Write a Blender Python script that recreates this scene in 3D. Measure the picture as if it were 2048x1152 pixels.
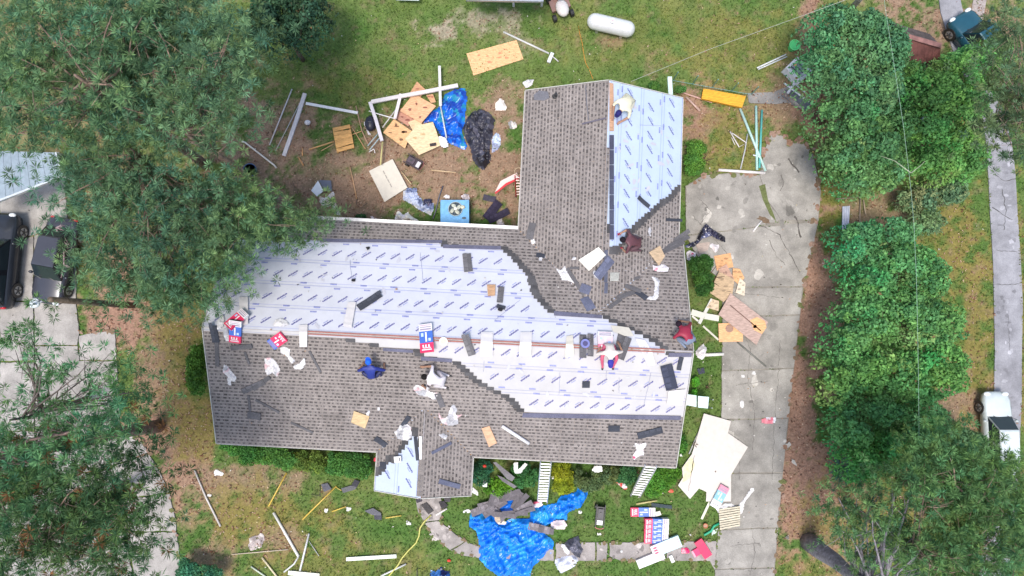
import bpy, math, random
import numpy as np
from mathutils import Vector, Matrix, Quaternion
SC = bpy.context.scene
for o in list(bpy.data.objects): bpy.data.objects.remove(o)
random.seed(7); RNG = np.random.default_rng(7)

# ------------------------------------------------------------------ camera
CAMH = 28.0; FPX = 1250.0
_c = Vector((4.66, -103.0, -FPX)).normalized()
CAMQ = _c.rotation_difference(Vector((0, 0, -1)))
cam = bpy.data.cameras.new('camera'); camo = bpy.data.objects.new('camera', cam)
SC.collection.objects.link(camo); camo.location = (0, 0, CAMH)
camo.rotation_mode = 'QUATERNION'; camo.rotation_quaternion = CAMQ
cam.sensor_width = 36.0; cam.lens = 36.0*FPX/2048.0; cam.clip_end = 6000; cam.clip_start = 0.1
SC.camera = camo
# ------------------------------------------------------------------ light
w = bpy.data.worlds.new('World'); SC.world = w; w.use_nodes = True
nt = w.node_tree; bg = nt.nodes['Background']; sky = nt.nodes.new('ShaderNodeTexSky')
sky.sky_type = 'NISHITA'; sky.sun_disc = False
SUN_EL, SUN_AZ = math.radians(72), math.radians(205)
sky.sun_elevation = SUN_EL; sky.sun_rotation = SUN_AZ; sky.dust_density = 3.0; sky.air_density = 1.0; sky.ozone_density = 1.0
nt.links.new(sky.outputs[0], bg.inputs[0]); bg.inputs[1].default_value = 0.15
sl = bpy.data.lights.new('sun', 'SUN'); sl.energy = 1.7; sl.angle = math.radians(15); sl.color = (1.0, 0.95, 0.88)
so = bpy.data.objects.new('sun', sl); SC.collection.objects.link(so); so.location = (0, 0, 60)
sd = Vector((math.sin(SUN_AZ)*math.cos(SUN_EL), math.cos(SUN_AZ)*math.cos(SUN_EL), math.sin(SUN_EL)))
so.rotation_mode = 'QUATERNION'; so.rotation_quaternion = sd.to_track_quat('Z', 'Y')
SC.view_settings.view_transform = 'Standard'; SC.view_settings.look = 'None'
SC.view_settings.gamma = 1; SC.view_settings.use_curve_mapping = False
SC.view_settings.exposure = 0.68
SC.render.engine = 'CYCLES'

# ------------------------------------------------------------------ image <-> world helpers (all points have a real height)
def P(px, py, z=0.0):
    d = CAMQ @ Vector((px-1024, -(py-576), -FPX)); t = (z-CAMH)/d.z
    return Vector((d.x*t, d.y*t, z))
_M = np.array(CAMQ.to_matrix())
def proj(a):
    a = np.asarray(a, float).reshape(-1, 3)-np.array([0, 0, CAMH]); q = a @ _M
    return np.stack([1024+FPX*q[:, 0]/-q[:, 2], 576-FPX*q[:, 1]/-q[:, 2]], 1)
def inpoly(pts, poly):
    x, y = pts[:, 0], pts[:, 1]; r = np.zeros(len(x), bool); n = len(poly)
    for i in range(n):
        x1, y1 = poly[i]; x2, y2 = poly[(i+1) % n]
        if y1 == y2: continue
        c = ((y1 > y) != (y2 > y)) & (x < (x2-x1)*(y-y1)/(y2-y1)+x1)
        r ^= c
    return r
def hsh(i, j, s):
    h = (i*374761393+j*668265263+s*1442695041) & 0xffffffff
    h = ((h ^ (h >> 13))*1274126177) & 0xffffffff
    return ((h ^ (h >> 16)) & 0xffff)/65535.0
def vnoise(x, y, s=0):
    x = np.asarray(x, float); y = np.asarray(y, float)
    i = np.floor(x).astype(np.int64); j = np.floor(y).astype(np.int64); fx = x-i; fy = y-j
    fx = fx*fx*(3-2*fx); fy = fy*fy*(3-2*fy)
    a = hsh(i, j, s); b = hsh(i+1, j, s); c = hsh(i, j+1, s); d = hsh(i+1, j+1, s)
    return (a*(1-fx)+b*fx)*(1-fy)+(c*(1-fx)+d*fx)*fy
def fbm(x, y, s=0, o=4):
    r = 0; a = .5; t = 0
    for k in range(o):
        r = r+a*vnoise(x*2**k, y*2**k, s+k*17); t += a; a *= .5
    return r/t

# ------------------------------------------------------------------ materials
MATS = {}
def mat(kind):
    if kind in MATS: return MATS[kind]
    m = bpy.data.materials.new(kind); m.use_nodes = True; n = m.node_tree; N = n.nodes; L = n.links
    b = N['Principled BSDF']
    at = N.new('ShaderNodeAttribute'); at.attribute_name = 'Col'
    tc = N.new('ShaderNodeTexCoord')
    rough, amp, scale, bump, metal = dict(
        matte=(.9, .22, 9, .15, 0), grain=(.95, .40, 45, .3, 0), wood=(.75, .35, 5, .2, 0), plastic=(.4, .07, 5, .05, 0),
        tarp=(.22, .10, 5, .2, 0), metal=(.4, .15, 6, .05, .6), paint=(.22, .08, 2, 0, .1), glass=(.08, .1, 2, 0, 0), cloth=(.9, .25, 14, .35, 0),
        membrane=(.36, .06, 1.6, .2, 0), concrete=(.92, .34, 1.0, .5, 0), bark=(.95, .5, 7, .8, 0), ground=(1, .30, 10, .5, 0),
        leaf=(.6, .2, 3, 0, 0), needle=(.6, .15, 2, 0, 0), asphalt=(.85, .2, 2.0, .3, 0), skin=(.55, .08, 8, .02, 0), rust=(.8, .5, 3, .2, 0),
        lawn=(.9, .3, 4, 0, 0))[kind]
    b.inputs['Roughness'].default_value = rough; b.inputs['Metallic'].default_value = metal
    if kind in ('matte', 'grain', 'ground', 'cloth', 'bark', 'concrete', 'leaf', 'needle', 'lawn', 'asphalt'): b.inputs['Specular IOR Level'].default_value = .2
    ns = N.new('ShaderNodeTexNoise'); ns.inputs['Scale'].default_value = scale; ns.inputs['Detail'].default_value = 6; ns.inputs['Roughness'].default_value = .65
    L.new(tc.outputs['Object'], ns.inputs['Vector'])
    if kind == 'wood':
        mp = N.new('ShaderNodeMapping'); mp.inputs['Scale'].default_value = (1, 5, 1); L.new(tc.outputs['Object'], mp.inputs[0]); L.new(mp.outputs[0], ns.inputs['Vector'])
    mr = N.new('ShaderNodeMapRange'); mr.inputs['From Min'].default_value = .3; mr.inputs['From Max'].default_value = .7
    mr.inputs['To Min'].default_value = 1-amp; mr.inputs['To Max'].default_value = 1+amp
    L.new(ns.outputs['Fac'], mr.inputs['Value'])
    mx = N.new('ShaderNodeVectorMath'); mx.operation = 'SCALE'; L.new(at.outputs['Color'], mx.inputs[0]); L.new(mr.outputs[0], mx.inputs['Scale'])
    col = mx.outputs[0]
    if kind in ('concrete', 'ground', 'asphalt', 'grain'):
        n2 = N.new('ShaderNodeTexNoise'); n2.inputs['Scale'].default_value = 26 if kind != 'grain' else 1.1; n2.inputs['Detail'].default_value = 8; n2.inputs['Roughness'].default_value = .8
        L.new(tc.outputs['Object'], n2.inputs['Vector'])
        m2 = N.new('ShaderNodeMapRange'); m2.inputs['From Min'].default_value = .3; m2.inputs['From Max'].default_value = .7; m2.inputs['To Min'].default_value = .72; m2.inputs['To Max'].default_value = 1.28
        L.new(n2.outputs['Fac'], m2.inputs['Value'])
        x2 = N.new('ShaderNodeVectorMath'); x2.operation = 'SCALE'; L.new(col, x2.inputs[0]); L.new(m2.outputs[0], x2.inputs['Scale']); col = x2.outputs[0]
    L.new(col, b.inputs['Base Color'])
    if bump:
        bp = N.new('ShaderNodeBump'); bp.inputs['Strength'].default_value = bump; bp.inputs['Distance'].default_value = .03
        L.new(ns.outputs['Fac'], bp.inputs['Height']); L.new(bp.outputs[0], b.inputs['Normal'])
    if kind in ('leaf', 'needle', 'lawn'):
        tr = N.new('ShaderNodeBsdfTranslucent'); L.new(col, tr.inputs['Color'])
        ms = N.new('ShaderNodeMixShader'); ms.inputs[0].default_value = .3
        L.new(b.outputs[0], ms.inputs[1]); L.new(tr.outputs[0], ms.inputs[2]); L.new(ms.outputs[0], N['Material Output'].inputs['Surface'])
    MATS[kind] = m; return m

# ------------------------------------------------------------------ mesh builder
class MB:
    def __init__(s): s.V = []; s.F = []; s.C = []
    def add(s, v, f, c):
        b = len(s.V); s.V += [tuple(p) for p in v]
        for q in f: s.F.append(tuple(i+b for i in q)); s.C.append(c)
        return s
    def box(s, c, size, col, M=None):
        x, y, z = [k/2 for k in size]
        v = [Vector((a*x, b_*y, d*z)) for d in (-1, 1) for b_ in (-1, 1) for a in (-1, 1)]
        if M is not None: v = [M @ p for p in v]
        v = [p+Vector(c) for p in v]
        return s.add(v, [(0, 2, 3, 1), (4, 5, 7, 6), (0, 1, 5, 4), (2, 6, 7, 3), (0, 4, 6, 2), (1, 3, 7, 5)], col)
    def prism(s, top, down, col, side=None):
        n = len(top); bot = [Vector(p)+Vector(down) for p in top]
        s.add(list(top)+bot, [tuple(range(n)), tuple(range(2*n-1, n-1, -1))], col)
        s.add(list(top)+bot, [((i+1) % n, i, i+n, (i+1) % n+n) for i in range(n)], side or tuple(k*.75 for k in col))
        return s
    def tube(s, pts, r, col, n=8, cap=True, sy=1):
        pts = [Vector(p) for p in pts]; m = len(pts); r = r if isinstance(r, (list, tuple)) else [r]*m
        v = []; f = []
        for i, p in enumerate(pts):
            t = (pts[min(i+1, m-1)]-pts[max(i-1, 0)]); t = t.normalized() if t.length > 1e-9 else Vector((0, 0, 1))
            up = Vector((0, 0, 1)) if abs(t.z) < .9 else Vector((1, 0, 0))
            a = t.cross(up).normalized(); b = a.cross(t)
            for k in range(n):
                an = 2*math.pi*k/n; v.append(p+a*math.cos(an)*r[i]+b*math.sin(an)*r[i]*sy)
        for i in range(m-1):
            for k in range(n):
                f.append((i*n+k, i*n+(k+1) % n, (i+1)*n+(k+1) % n, (i+1)*n+k))
        if cap: f.append(tuple(range(n-1, -1, -1))); f.append(tuple((m-1)*n+k for k in range(n)))
        return s.add(v, f, col)
    def bar(s, a, b, w, h, col):
        a = Vector(a); b = Vector(b); t = (b-a); L = t.length; t.normalize()
        up = Vector((0, 0, 1)) if abs(t.z) < .95 else Vector((1, 0, 0))
        x = t.cross(up).normalized(); y = x.cross(t)
        M = Matrix((x, t, y)).transposed()
        return s.box((a+b)/2, (w, L, h), col, M)
    def ell(s, c, r, col, M=None, n=10, m=6):
        v = []; f = []
        for i in range(m+1):
            ph = math.pi*i/m
            for k in range(n):
                th = 2*math.pi*k/n; q = Vector((r[0]*math.sin(ph)*math.cos(th), r[1]*math.sin(ph)*math.sin(th), r[2]*math.cos(ph)))
                if M is not None: q = M @ q
                v.append(q+Vector(c))
        for i in range(m):
            for k in range(n): f.append((i*n+k, (i+1)*n+k, (i+1)*n+(k+1) % n, i*n+(k+1) % n))
        return s.add(v, f, col)
def mesh_np(name, V, F, C, matk, smooth=False):
    V = np.asarray(V, np.float32); F = np.asarray(F, np.int32); k = F.shape[1]; nf = len(F)
    me = bpy.data.meshes.new(name); me.vertices.add(len(V)); me.vertices.foreach_set('co', V.ravel())
    me.loops.add(nf*k); me.loops.foreach_set('vertex_index', F.ravel())
    me.polygons.add(nf); me.polygons.foreach_set('loop_start', np.arange(0, nf*k, k, dtype=np.int32))
    me.update(calc_edges=True)
    C = np.asarray(C, np.float32); at = me.attributes.new('Col', 'FLOAT_COLOR', 'FACE' if len(C) == nf else 'POINT')
    at.data.foreach_set('color', np.concatenate([C, np.ones((len(C), 1), np.float32)], 1).ravel())
    me.materials.append(mat(matk))
    if smooth: me.polygons.foreach_set('use_smooth', np.ones(nf, bool))
    return me
def mesh_mb(name, mb, matk, off=(0, 0, 0), smooth=False):
    me = bpy.data.meshes.new(name); ox, oy, oz = off
    me.from_pydata([(x-ox, y-oy, z-oz) for x, y, z in mb.V], [], mb.F)
    at = me.attributes.new('Col', 'FLOAT_COLOR', 'FACE')
    at.data.foreach_set('color', np.array([tuple(c[:3])+(1.,) for c in mb.C], np.float32).ravel())
    me.materials.append(mat(matk))
    if smooth: me.polygons.foreach_set('use_smooth', np.ones(len(me.polygons), bool))
    me.update(); return me
def link(o, parent=None):
    SC.collection.objects.link(o)
    if parent is not None: o.parent = parent
    return o
def tag(o, label=None, cat=None, group=None, kind=None):
    if label: o['label'] = label
    if cat: o['category'] = cat
    if group: o['group'] = group
    if kind: o['kind'] = kind
    return o
def thing(name, label, cat, loc, group=None):
    o = link(bpy.data.objects.new(name, None)); o.location = loc; o.empty_display_size = .3
    o['wl'] = tuple(loc); return tag(o, label, cat, group)
def WL(p): return tuple(p['wl']) if 'wl' in p else (0, 0, 0)
def part(name, mb, matk, parent, label=None, kind=None, smooth=False):
    me = mesh_mb(name, mb, matk, WL(parent), smooth); o = link(bpy.data.objects.new(name, me), parent)
    o['wl'] = WL(parent); return tag(o, label, None, None, kind)
def solo(name, mb, matk, label=None, cat=None, group=None, kind=None, smooth=False):
    a = np.array(mb.V); loc = (float(a[:, 0].mean()), float(a[:, 1].mean()), float(a[:, 2].min()))
    me = mesh_mb(name, mb, matk, loc, smooth); o = link(bpy.data.objects.new(name, me)); o.location = loc
    o['wl'] = loc; return tag(o, label, cat, group, kind)
def jit(c, a=.1):
    k = 1+random.uniform(-a, a); return tuple(x*k for x in c)

# ================================================================== THE HOUSE ROOF (geometry first: things are laid on it)
X0, Y0, TH = -11.654, .473, -.051
HL, HW, RISE, ZE = 18.316, 4.608, 1.999, 2.6
WX, WW, WY = 11.61, 3.278, 10.492
PX, PW, PY = 6.431, 1.907, 1.503
K = RISE/HW; CS = HW/math.hypot(HW, RISE)
ct, st = math.cos(TH), math.sin(TH)
def hl(u, v, z): return Vector((X0+ct*u-st*v, Y0+st*u+ct*v, z))
def hinv(x, y):
    x = x-X0; y = y-Y0; return ct*x+st*y, -st*x+ct*y
# name: origin, along, up, s length, t length
SL = dict(front=((0, -HW), (1, 0), (0, 1), HL, HW), rear=((HL, HW), (-1, 0), (0, -1), HL, HW),
          wing_w=((WX, WY), (0, -1), (1, 0), WY, WW), wing_e=((WX+2*WW, 0), (0, 1), (-1, 0), WY, WW),
          porch_w=((PX, -.5), (0, -1), (1, 0), HW+PY-.5, PW), porch_e=((PX+2*PW, -HW-PY), (0, 1), (-1, 0), HW+PY-.5, PW))
SK = list(SL)
def heights(u, v):
    out = []
    for k in SK:
        (ou, ov), A, U, S, T = SL[k]
        s = (u-ou)*A[0]+(v-ov)*A[1]; t = (u-ou)*U[0]+(v-ov)*U[1]
        out.append(np.where((s >= -1e-4) & (s <= S+1e-4) & (t >= -1e-4) & (t <= T+1e-4), ZE+K*t, -9.))
    return np.stack(out)
def roofz(x, y):
    u, v = hinv(x, y); return float(heights(np.array(u), np.array(v)).max())
def sp(k, s, t, off=0.0):
    (ou, ov), A, U, S, T = SL[k]
    n = Vector((-U[0]*K, -U[1]*K, 1)).normalized()
    return hl(ou+s*A[0]+t*U[0]+n.x*off, ov+s*A[1]+t*U[1]+n.y*off, ZE+K*t+n.z*off)
def hit(px, py, off=0.0):
    """point of the roof (or the ground) seen at this image position, lifted by off"""
    zs = np.linspace(4.7, 2.5, 111)
    a = np.array([P(px, py, z) for z in zs]); u, v = hinv(a[:, 0], a[:, 1]); h = heights(u, v).max(0)
    i = np.nonzero(h >= zs)[0]
    if len(i) == 0: return P(px, py, off)
    z = max(float(h[i[0]]), ZE); p = P(px, py, z); zz = roofz(p.x, p.y)
    return P(px, py, (zz if zz > 0 else z)+off*1.08)
def S(px, py, off, surf): return hit(px, py, off) if surf == 'r' else P(px, py, (surf if surf != 'g' else 0)+off)

EXPO = [[(380, 500), (470, 482), (600, 482), (884, 483), (886, 492), (1003, 494), (1030, 520), (1058, 553), (1068, 590), (1100, 624), (1205, 633), (1238, 650), (1262, 660), (1302, 680), (1332, 702), (1344, 713), (1420, 716), (1400, 836), (1364, 836), (1050, 826), (1020, 795), (960, 765), (915, 724), (842, 712), (838, 700), (755, 694), (745, 684), (590, 670), (500, 664), (380, 660)],
        [(1216, 140), (1420, 170), (1420, 362), (1367, 362), (1340, 392), (1312, 412), (1285, 440), (1262, 458), (1246, 480), (1238, 498), (1216, 498)],
        [(740, 945), (765, 944), (773, 922), (790, 920), (800, 903), (815, 882), (826, 866), (838, 866), (846, 1010), (740, 1000)]]
def expo(a):
    q = proj(a); r = np.zeros(len(q), bool)
    for e in EXPO: r |= inpoly(q, e)
    return r
def runs(k, t, want):
    (ou, ov), A, U, S_, T = SL[k]; s = np.arange(.01, S_, .02)
    u = ou+s*A[0]+t*U[0]; v = ov+s*A[1]+t*U[1]; h = heights(u, v); own = h[SK.index(k)] >= h.max(0)-1e-4
    if want is not None:
        x = X0+ct*u-st*v; y = Y0+st*u+ct*v; e = expo(np.stack([x, y, np.full(len(u), ZE+K*t)], 1)); own &= (e == want)
    out = []; i = 0; n = len(s)
    while i < n:
        if own[i]:
            j = i
            while j+1 < n and own[j+1]: j += 1
            if s[j]-s[i] > .05: out.append((s[i]-.01, s[j]+.01))
            i = j+1
        else: i += 1
    return out

house = thing('house', 'long low house whose gabled roof is half white membrane and half new grey shingles', 'house', tuple(hl(HL/2, 0, 0)))
def hpart(name, mb, matk, parent=None, **kw):
    return part(name, mb, matk, parent or house, **kw)
# walls
BR = (.33, .16, .11)
def wallbox(u0, u1, v0, v1, z1):
    mb = MB()
    c = [hl(u0, v0, z1), hl(u1, v0, z1), hl(u1, v1, z1), hl(u0, v1, z1)]
    return mb.prism(c, (0, 0, -z1), BR, BR)
hpart('wall', wallbox(.5, HL-.5, -HW+.55, HW-.55, ZE-.05), 'matte')
hpart('wall', wallbox(WX+.5, WX+2*WW-.4, HW-.6, WY-.45, ZE-.05), 'matte')
def gable(u0, u1, v0, v1, along_u):
    mb = MB()
    for e in (0, 1):
        if along_u:
            if e: break
            u = u0; m = (v0+v1)/2
            tri = [hl(u, v0, ZE-.05), hl(u, v1, ZE-.05), hl(u, m, ZE-.15+K*(v1-v0)/2)]
            mb.prism(tri, tuple(hl(.08 if e == 0 else -.08, 0, 0)-hl(0, 0, 0)), (.75, .74, .7))
        else:
            v = v1; m = (u0+u1)/2; tri = [hl(u0, v, ZE-.05), hl(u1, v, ZE-.05), hl(m, v, ZE-.15+K*(u1-u0)/2)]
            d = .08 if v0 > v1 else -.08
            mb.prism(tri, tuple(hl(0, d, 0)-hl(0, 0, 0)), (.75, .74, .7)); break
    return mb
for u_ in (.5, HL-.58): hpart('gable_panel', gable(u_, u_+.08, -HW+.2, HW-.2, True), 'matte')
hpart('gable_panel', gable(WX+.2, WX+2*WW-.2, HW, WY-.45, False), 'matte')
hpart('gable_panel', gable(PX+.2, PX+2*PW-.2, -HW, -HW-PY+.3, False), 'matte')
for u in (PX+.25, PX+2*PW-.25):
    hpart('porch_post', MB().bar(hl(u, -HW-PY+.3, 0), hl(u, -HW-PY+.3, ZE-.1), .12, .12, (.8, .8, .78)), 'matte')
# deck
for k in SK:
    (ou, ov), A, U, S_, T = SL[k]; s0, s1 = 0, S_
    if k == 'wing_w': s1 = S_-.4
    if k == 'wing_e': s0 = .4
    if k in ('front', 'rear'): pass
    mb = MB(); q = [sp(k, s0, 0, -.004), sp(k, s1, 0, -.004), sp(k, s1, T, -.004), sp(k, s0, T, -.004)]
    mb.prism(q, (0, 0, -.07), (.42, .26, .14), (.72, .72, .68))
    hpart('roof_deck', mb, 'wood')
# fascia, drip edge, gutter
FC = (.50, .49, .45)
def edge(a, b, name='fascia', w=.03, h=.16, dz=-.04, col=FC): hpart(name, MB().bar(Vector(a)+Vector((0, 0, dz)), Vector(b)+Vector((0, 0, dz)), w, h, col), 'metal' if name == 'gutter' else 'matte')
e_ = .03
edge(sp('front', 0, -e_), sp('front', PX, -e_)); edge(sp('front', PX+2*PW, -e_), sp('front', HL, -e_))
edge(sp('front', -e_, 0), sp('front', -e_, HW)); edge(sp('rear', HL+e_, 0), sp('rear', HL+e_, HW))
edge(sp('front', HL+e_, 0), sp('front', HL+e_, HW)); edge(sp('rear', -e_, 0), sp('rear', -e_, HW))
edge(sp('wing_w', -e_, 0), sp('wing_w', -e_, WW)); edge(sp('wing_e', WY+e_, 0), sp('wing_e', WY+e_, WW))
edge(sp('wing_w', 0, -e_), sp('wing_w', WY-HW, -e_)); edge(sp('wing_e', WY, -e_), sp('wing_e', HW-.1, -e_))
edge(sp('porch_w', HW-.5, -e_), sp('porch_w', HW+PY-.5, -e_)); edge(sp('porch_e', 0, -e_), sp('porch_e', PY, -e_))
edge(sp('porch_w', HW+PY-.5+e_, 0), sp('porch_w', HW+PY-.5+e_, PW)); edge(sp('porch_e', -e_, 0), sp('porch_e', -e_, PW))
edge(sp('rear', 6.75, -.1), sp('rear', HL, -.1), 'gutter', .13, .11, -.02, (.85, .83, .8))
# underlayment rolls
MEMB = {'rear': (.585, .598, .655), 'front': (.495, .482, .475), 'wing_e': (.47, .56, .70), 'porch_w': (.50, .57, .68)}  # one membrane; sky-blue and sunlit warm tints painted in per slope
for k in ('front', 'rear', 'wing_w', 'wing_e', 'porch_w', 'porch_e'):
    T = SL[k][4]; roll = 1.02*CS; ri = 0; t0 = 0
    while t0 < T:
        t1 = min(t0+roll, T); MBs = {}; c = jit(MEMB.get(k, (.55, .62, .82)), .03); n = max(1, int(round((t1-t0)/(.143*CS)))); used = False
        for i in range(n):
            a = t0+(t1-t0)*i/n; b = t0+(t1-t0)*(i+1)/n
            rr_ = runs(k, (a+b)/2, None)
            if len(rr_) > 1: rr_ = [max(rr_, key=lambda q_: q_[1]-q_[0])] if not any(len(runs(k, (a+b)/2, True)) > 1 for _ in (0,)) else rr_
            for ri_, (s0, s1) in enumerate(rr_):
                mb = MBs.setdefault(ri_, MB())
                used = used or len(runs(k, (a+b)/2, True)) > 0; m = max(1, int((s1-s0)/.5))
                lo = .022-.012*i/n; hi = .022-.012*(i+1)/n
                for j in range(m):
                    x0 = s0+(s1-s0)*j/m; x1 = s0+(s1-s0)*(j+1)/m
                    mb.add([sp(k, x0, a, lo), sp(k, x1, a, lo), sp(k, x1, b, hi), sp(k, x0, b, hi)], [(0, 1, 2, 3)], c)
                    if i in (0, n-1): mb.add([sp(k, x0, a+(b-a)*(.1 if i else .0), lo+.003), sp(k, x1, a+(b-a)*(.1 if i else .0), lo+.003), sp(k, x1, a+(b-a)*(.28 if i else .20), lo+.003), sp(k, x0, a+(b-a)*(.28 if i else .20), lo+.003)], [(0, 1, 2, 3)], (c[0]*.74, c[1]*.76, c[2]*.95))
                    if i == 0: mb.add([sp(k, x0, a, lo), sp(k, x1, a, lo), sp(k, x1, a, .0), sp(k, x0, a, .0)], [(0, 3, 2, 1)], tuple(q*.8 for q in c))
        if used:
            for mb in MBs.values(): hpart('underlayment_roll', mb, 'membrane')
        t0 = t1; ri += 1
# print on the membrane
INK = (.085, .085, .30); INK2 = (.24, .27, .55)
for k in ('front', 'rear', 'wing_e', 'porch_w'):
    T = SL[k][4]; S_ = SL[k][3]; roll = 1.02*CS; mb = MB(); marks = []
    r = 0
    while r*roll < T:
        tc = r*roll+roll*.53; j = 0; s = .25+.2*(r % 2)
        while s < S_:
            marks.append((s, tc, 0, j)); s += .585; j += 1
        s = .3+.45*(r % 2)
        while s < S_:
            marks.append((s, r*roll+roll*.10, 1, 0)); marks.append((s+.62, r*roll+roll*.91, 1, 0)); s += 1.17
        r += 1
    for s, t, ty, j in marks:
        if t > T-.05: continue
        (ou, ov), A, U, _, _ = SL[k]; ok = True
        for ds, dt in ((0, 0), (-.17, -.15), (.17, .15)):
            u = ou+(s+ds)*A[0]+(t+dt)*U[0]; v = ov+(s+ds)*A[1]+(t+dt)*U[1]; h = heights(np.array([u]), np.array([v]))
            if h.max() < 0 or h[SK.index(k), 0] < h.max()-1e-4 or not expo(np.array([hl(u, v, ZE+K*(t+dt))]))[0]: ok = False
        if not ok: continue
        def glyph(a0, a1, b0, b1, an, c):
            ca, sa = math.cos(an), math.sin(an)
            q = [(a0, b0), (a1, b0), (a1, b1), (a0, b1)]
            mb.add([sp(k, s+x*ca-y*sa, t+(x*sa+y*ca)*CS, .0275) for x, y in q], [(0, 1, 2, 3)], c)
        if ty == 1:
            for g in range(5): glyph(-.125+g*.05, -.125+g*.05+.038, -.03, .03, 0, INK2)
            glyph(-.13, .13, -.034, -.026, 0, INK)
        else:
            an = math.radians(40); g = -.21; n = 0
            while g < .2:
                wd = .036+.012*((n*7+j) % 3)/2
                glyph(g, g+wd*.42, -.030, .030, an, INK)
                if (n+j) % 2: glyph(g+wd*.42, g+wd, .014, .034, an, INK); glyph(g+wd*.42, g+wd, -.012, .004, an, INK)
                else: glyph(g+wd*.55, g+wd, -.034, .024, an, INK)
                g += wd+.012; n += 1
            sg = 1 if j % 2 else -1
            for g in range(4): glyph(-.09+g*.05+.03*sg, -.09+g*.05+.035+.03*sg, -.085*sg-.016, -.085*sg+.016, an, INK2)
    hpart('printed_lettering', mb, 'matte', kind='stuff')
# shingles
EX = .143*CS
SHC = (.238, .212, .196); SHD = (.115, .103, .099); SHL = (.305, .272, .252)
pieces = []
for k in SK:
    T = SL[k][4]; n = int(T/EX); off = 0
    for i in range(n+1):
        t0 = i*EX; t1 = min(t0+EX, T)
        if t1-t0 < .03: continue
        for s0, s1 in runs(k, (t0+t1)/2, False):
            s = s0-((i*.37) % 1.0)
            while s < s1:
                a = max(s, s0); b = min(s+1.0, s1)
                if b-a > .04: pieces.append((k, a, b, t0, t1, i))
                s += 1.0
def sc_(c, k): return tuple(x*k for x in c)
def shingle(mb, k, a, b, t0, t1, i):
    rs = random.Random(hash((k, round(a, 2), i)) if False else int(a*977+i*131+SK.index(k)*7919))
    g = .003; c = sc_(SHC, 1+rs.uniform(-.12, .12)); lo, hi = .042, .026
    a += g; b -= g
    mb.add([sp(k, a, t0, lo), sp(k, b, t0, lo), sp(k, b, t1, hi), sp(k, a, t1, hi)], [(0, 1, 2, 3)], c)
    mb.add([sp(k, a, t0, lo), sp(k, b, t0, lo), sp(k, b, t0, .01), sp(k, a, t0, .01)], [(0, 3, 2, 1)], SHD)
    e = t1-t0; q = lambda f: lo+(hi-lo)*f+.0022
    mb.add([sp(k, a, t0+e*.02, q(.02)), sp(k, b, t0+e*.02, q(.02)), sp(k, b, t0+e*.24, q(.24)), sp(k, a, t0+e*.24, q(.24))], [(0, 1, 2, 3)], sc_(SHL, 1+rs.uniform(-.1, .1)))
    s = a+rs.uniform(0, .1)
    while s < b-.05:
        wd = min(rs.uniform(.05, .15), b-s)
        mb.add([sp(k, s, t0+e*.34, q(.34)), sp(k, s+wd, t0+e*.34, q(.34)), sp(k, s+wd, t0+e*.80, q(.8)), sp(k, s, t0+e*.80, q(.8))], [(0, 1, 2, 3)], sc_(SHD, 1+rs.uniform(-.3, .35)))
        s += wd+rs.uniform(.05, .15)
# dark head-laps left open at the end of each unfinished course
def heads():
    out = []
    for k in SK:
        T = SL[k][4]
        for i in range(int(T/EX)):
            t = (i+.5)*EX
            for s0, s1 in runs(k, t, False):
                for e, sg in ((s0, -1), (s1, 1)):
                    q = sp(k, e+sg*.10, t); 
                    if expo(np.array([q]))[0] and roofz(q.x, q.y) > 0: out.append((k, e, sg, i*EX))
    return out
mb = MB(); rs_ = random.Random(4)
for k, e, sg, t0 in heads():
    a, b = sorted((e-sg*.22, e+sg*rs_.uniform(.06, .14))); t1 = min(t0+EX*1.04, SL[k][4]); c = tuple(x*rs_.uniform(.8, 1.25) for x in (.085,)*1)[0]
    mb.prism([sp(k, a, t0, .052), sp(k, b, t0, .052), sp(k, b, t1, .045), sp(k, a, t1, .045)], (0, 0, -.03), (c, c*.97, c*1.0))
hpart('shingle_ends', mb, 'grain', kind='stuff')
pieces.sort(key=lambda p: -(p[3]))
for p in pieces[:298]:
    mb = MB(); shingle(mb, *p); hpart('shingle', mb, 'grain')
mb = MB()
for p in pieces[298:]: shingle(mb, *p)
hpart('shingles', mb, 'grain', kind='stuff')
# dark head-lap strips, ridge boards, caps
def strip(name, pts, col, matk, off=.05, th=.012, **kw):
    mb = MB(); mb.prism([hit(x, y, off) for x, y in pts], (0, 0, -th), col); hpart(name, mb, matk, **kw)
HD = (.135, .135, .19)
for q in ([(640, 477), (884, 480), (884, 486), (640, 484)], [(886, 489), (1002, 492), (1002, 499), (886, 496)], [(1108, 622), (1204, 630), (1204, 637), (1108, 631)],
          [(766, 696), (826, 700), (826, 706), (766, 702)], [(842, 713), (904, 718), (904, 725), (842, 721)], [(1046, 826), (1362, 832), (1361, 840), (1044, 835)], [(1338, 706), (1384, 706), (1383, 714), (1336, 714)]):
    strip('starter_strip', q, HD, 'grain', .058)
strip('ridge_board', [(1219, 165), (1227, 167), (1228, 262), (1219, 262)], (.50, .30, .19), 'wood', .05, label='bare orange plywood along the wing ridge')
for i in range(7):
    y0 = 270+i*30; strip('ridge_strip', [(1219, y0), (1228, y0), (1228, y0+29), (1219, y0+29)], jit((.075, .08, .12)), 'grain', .055)
for i in range(4):
    y0 = 500+i*22; strip('ridge_strip', [(1209, y0), (1216, y0), (1215, y0+21), (1208, y0+21)], jit((.13, .14, .19)), 'grain', .07)
ra, rb = 600, 1330
for dy in (-2.2, 2.6):
    mb = MB()
    a = sp('front', (615-406)/980*HL, HW+.0, .03); b = sp('front', (1330-406)/980*HL, HW, .03)
    sh = hl(0, -dy/50, 0)-hl(0, 0, 0)
    mb.bar(a+sh, b+sh, .045, .03, (.34, .13, .10)); hpart('ridge_board', mb, 'wood')
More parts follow.
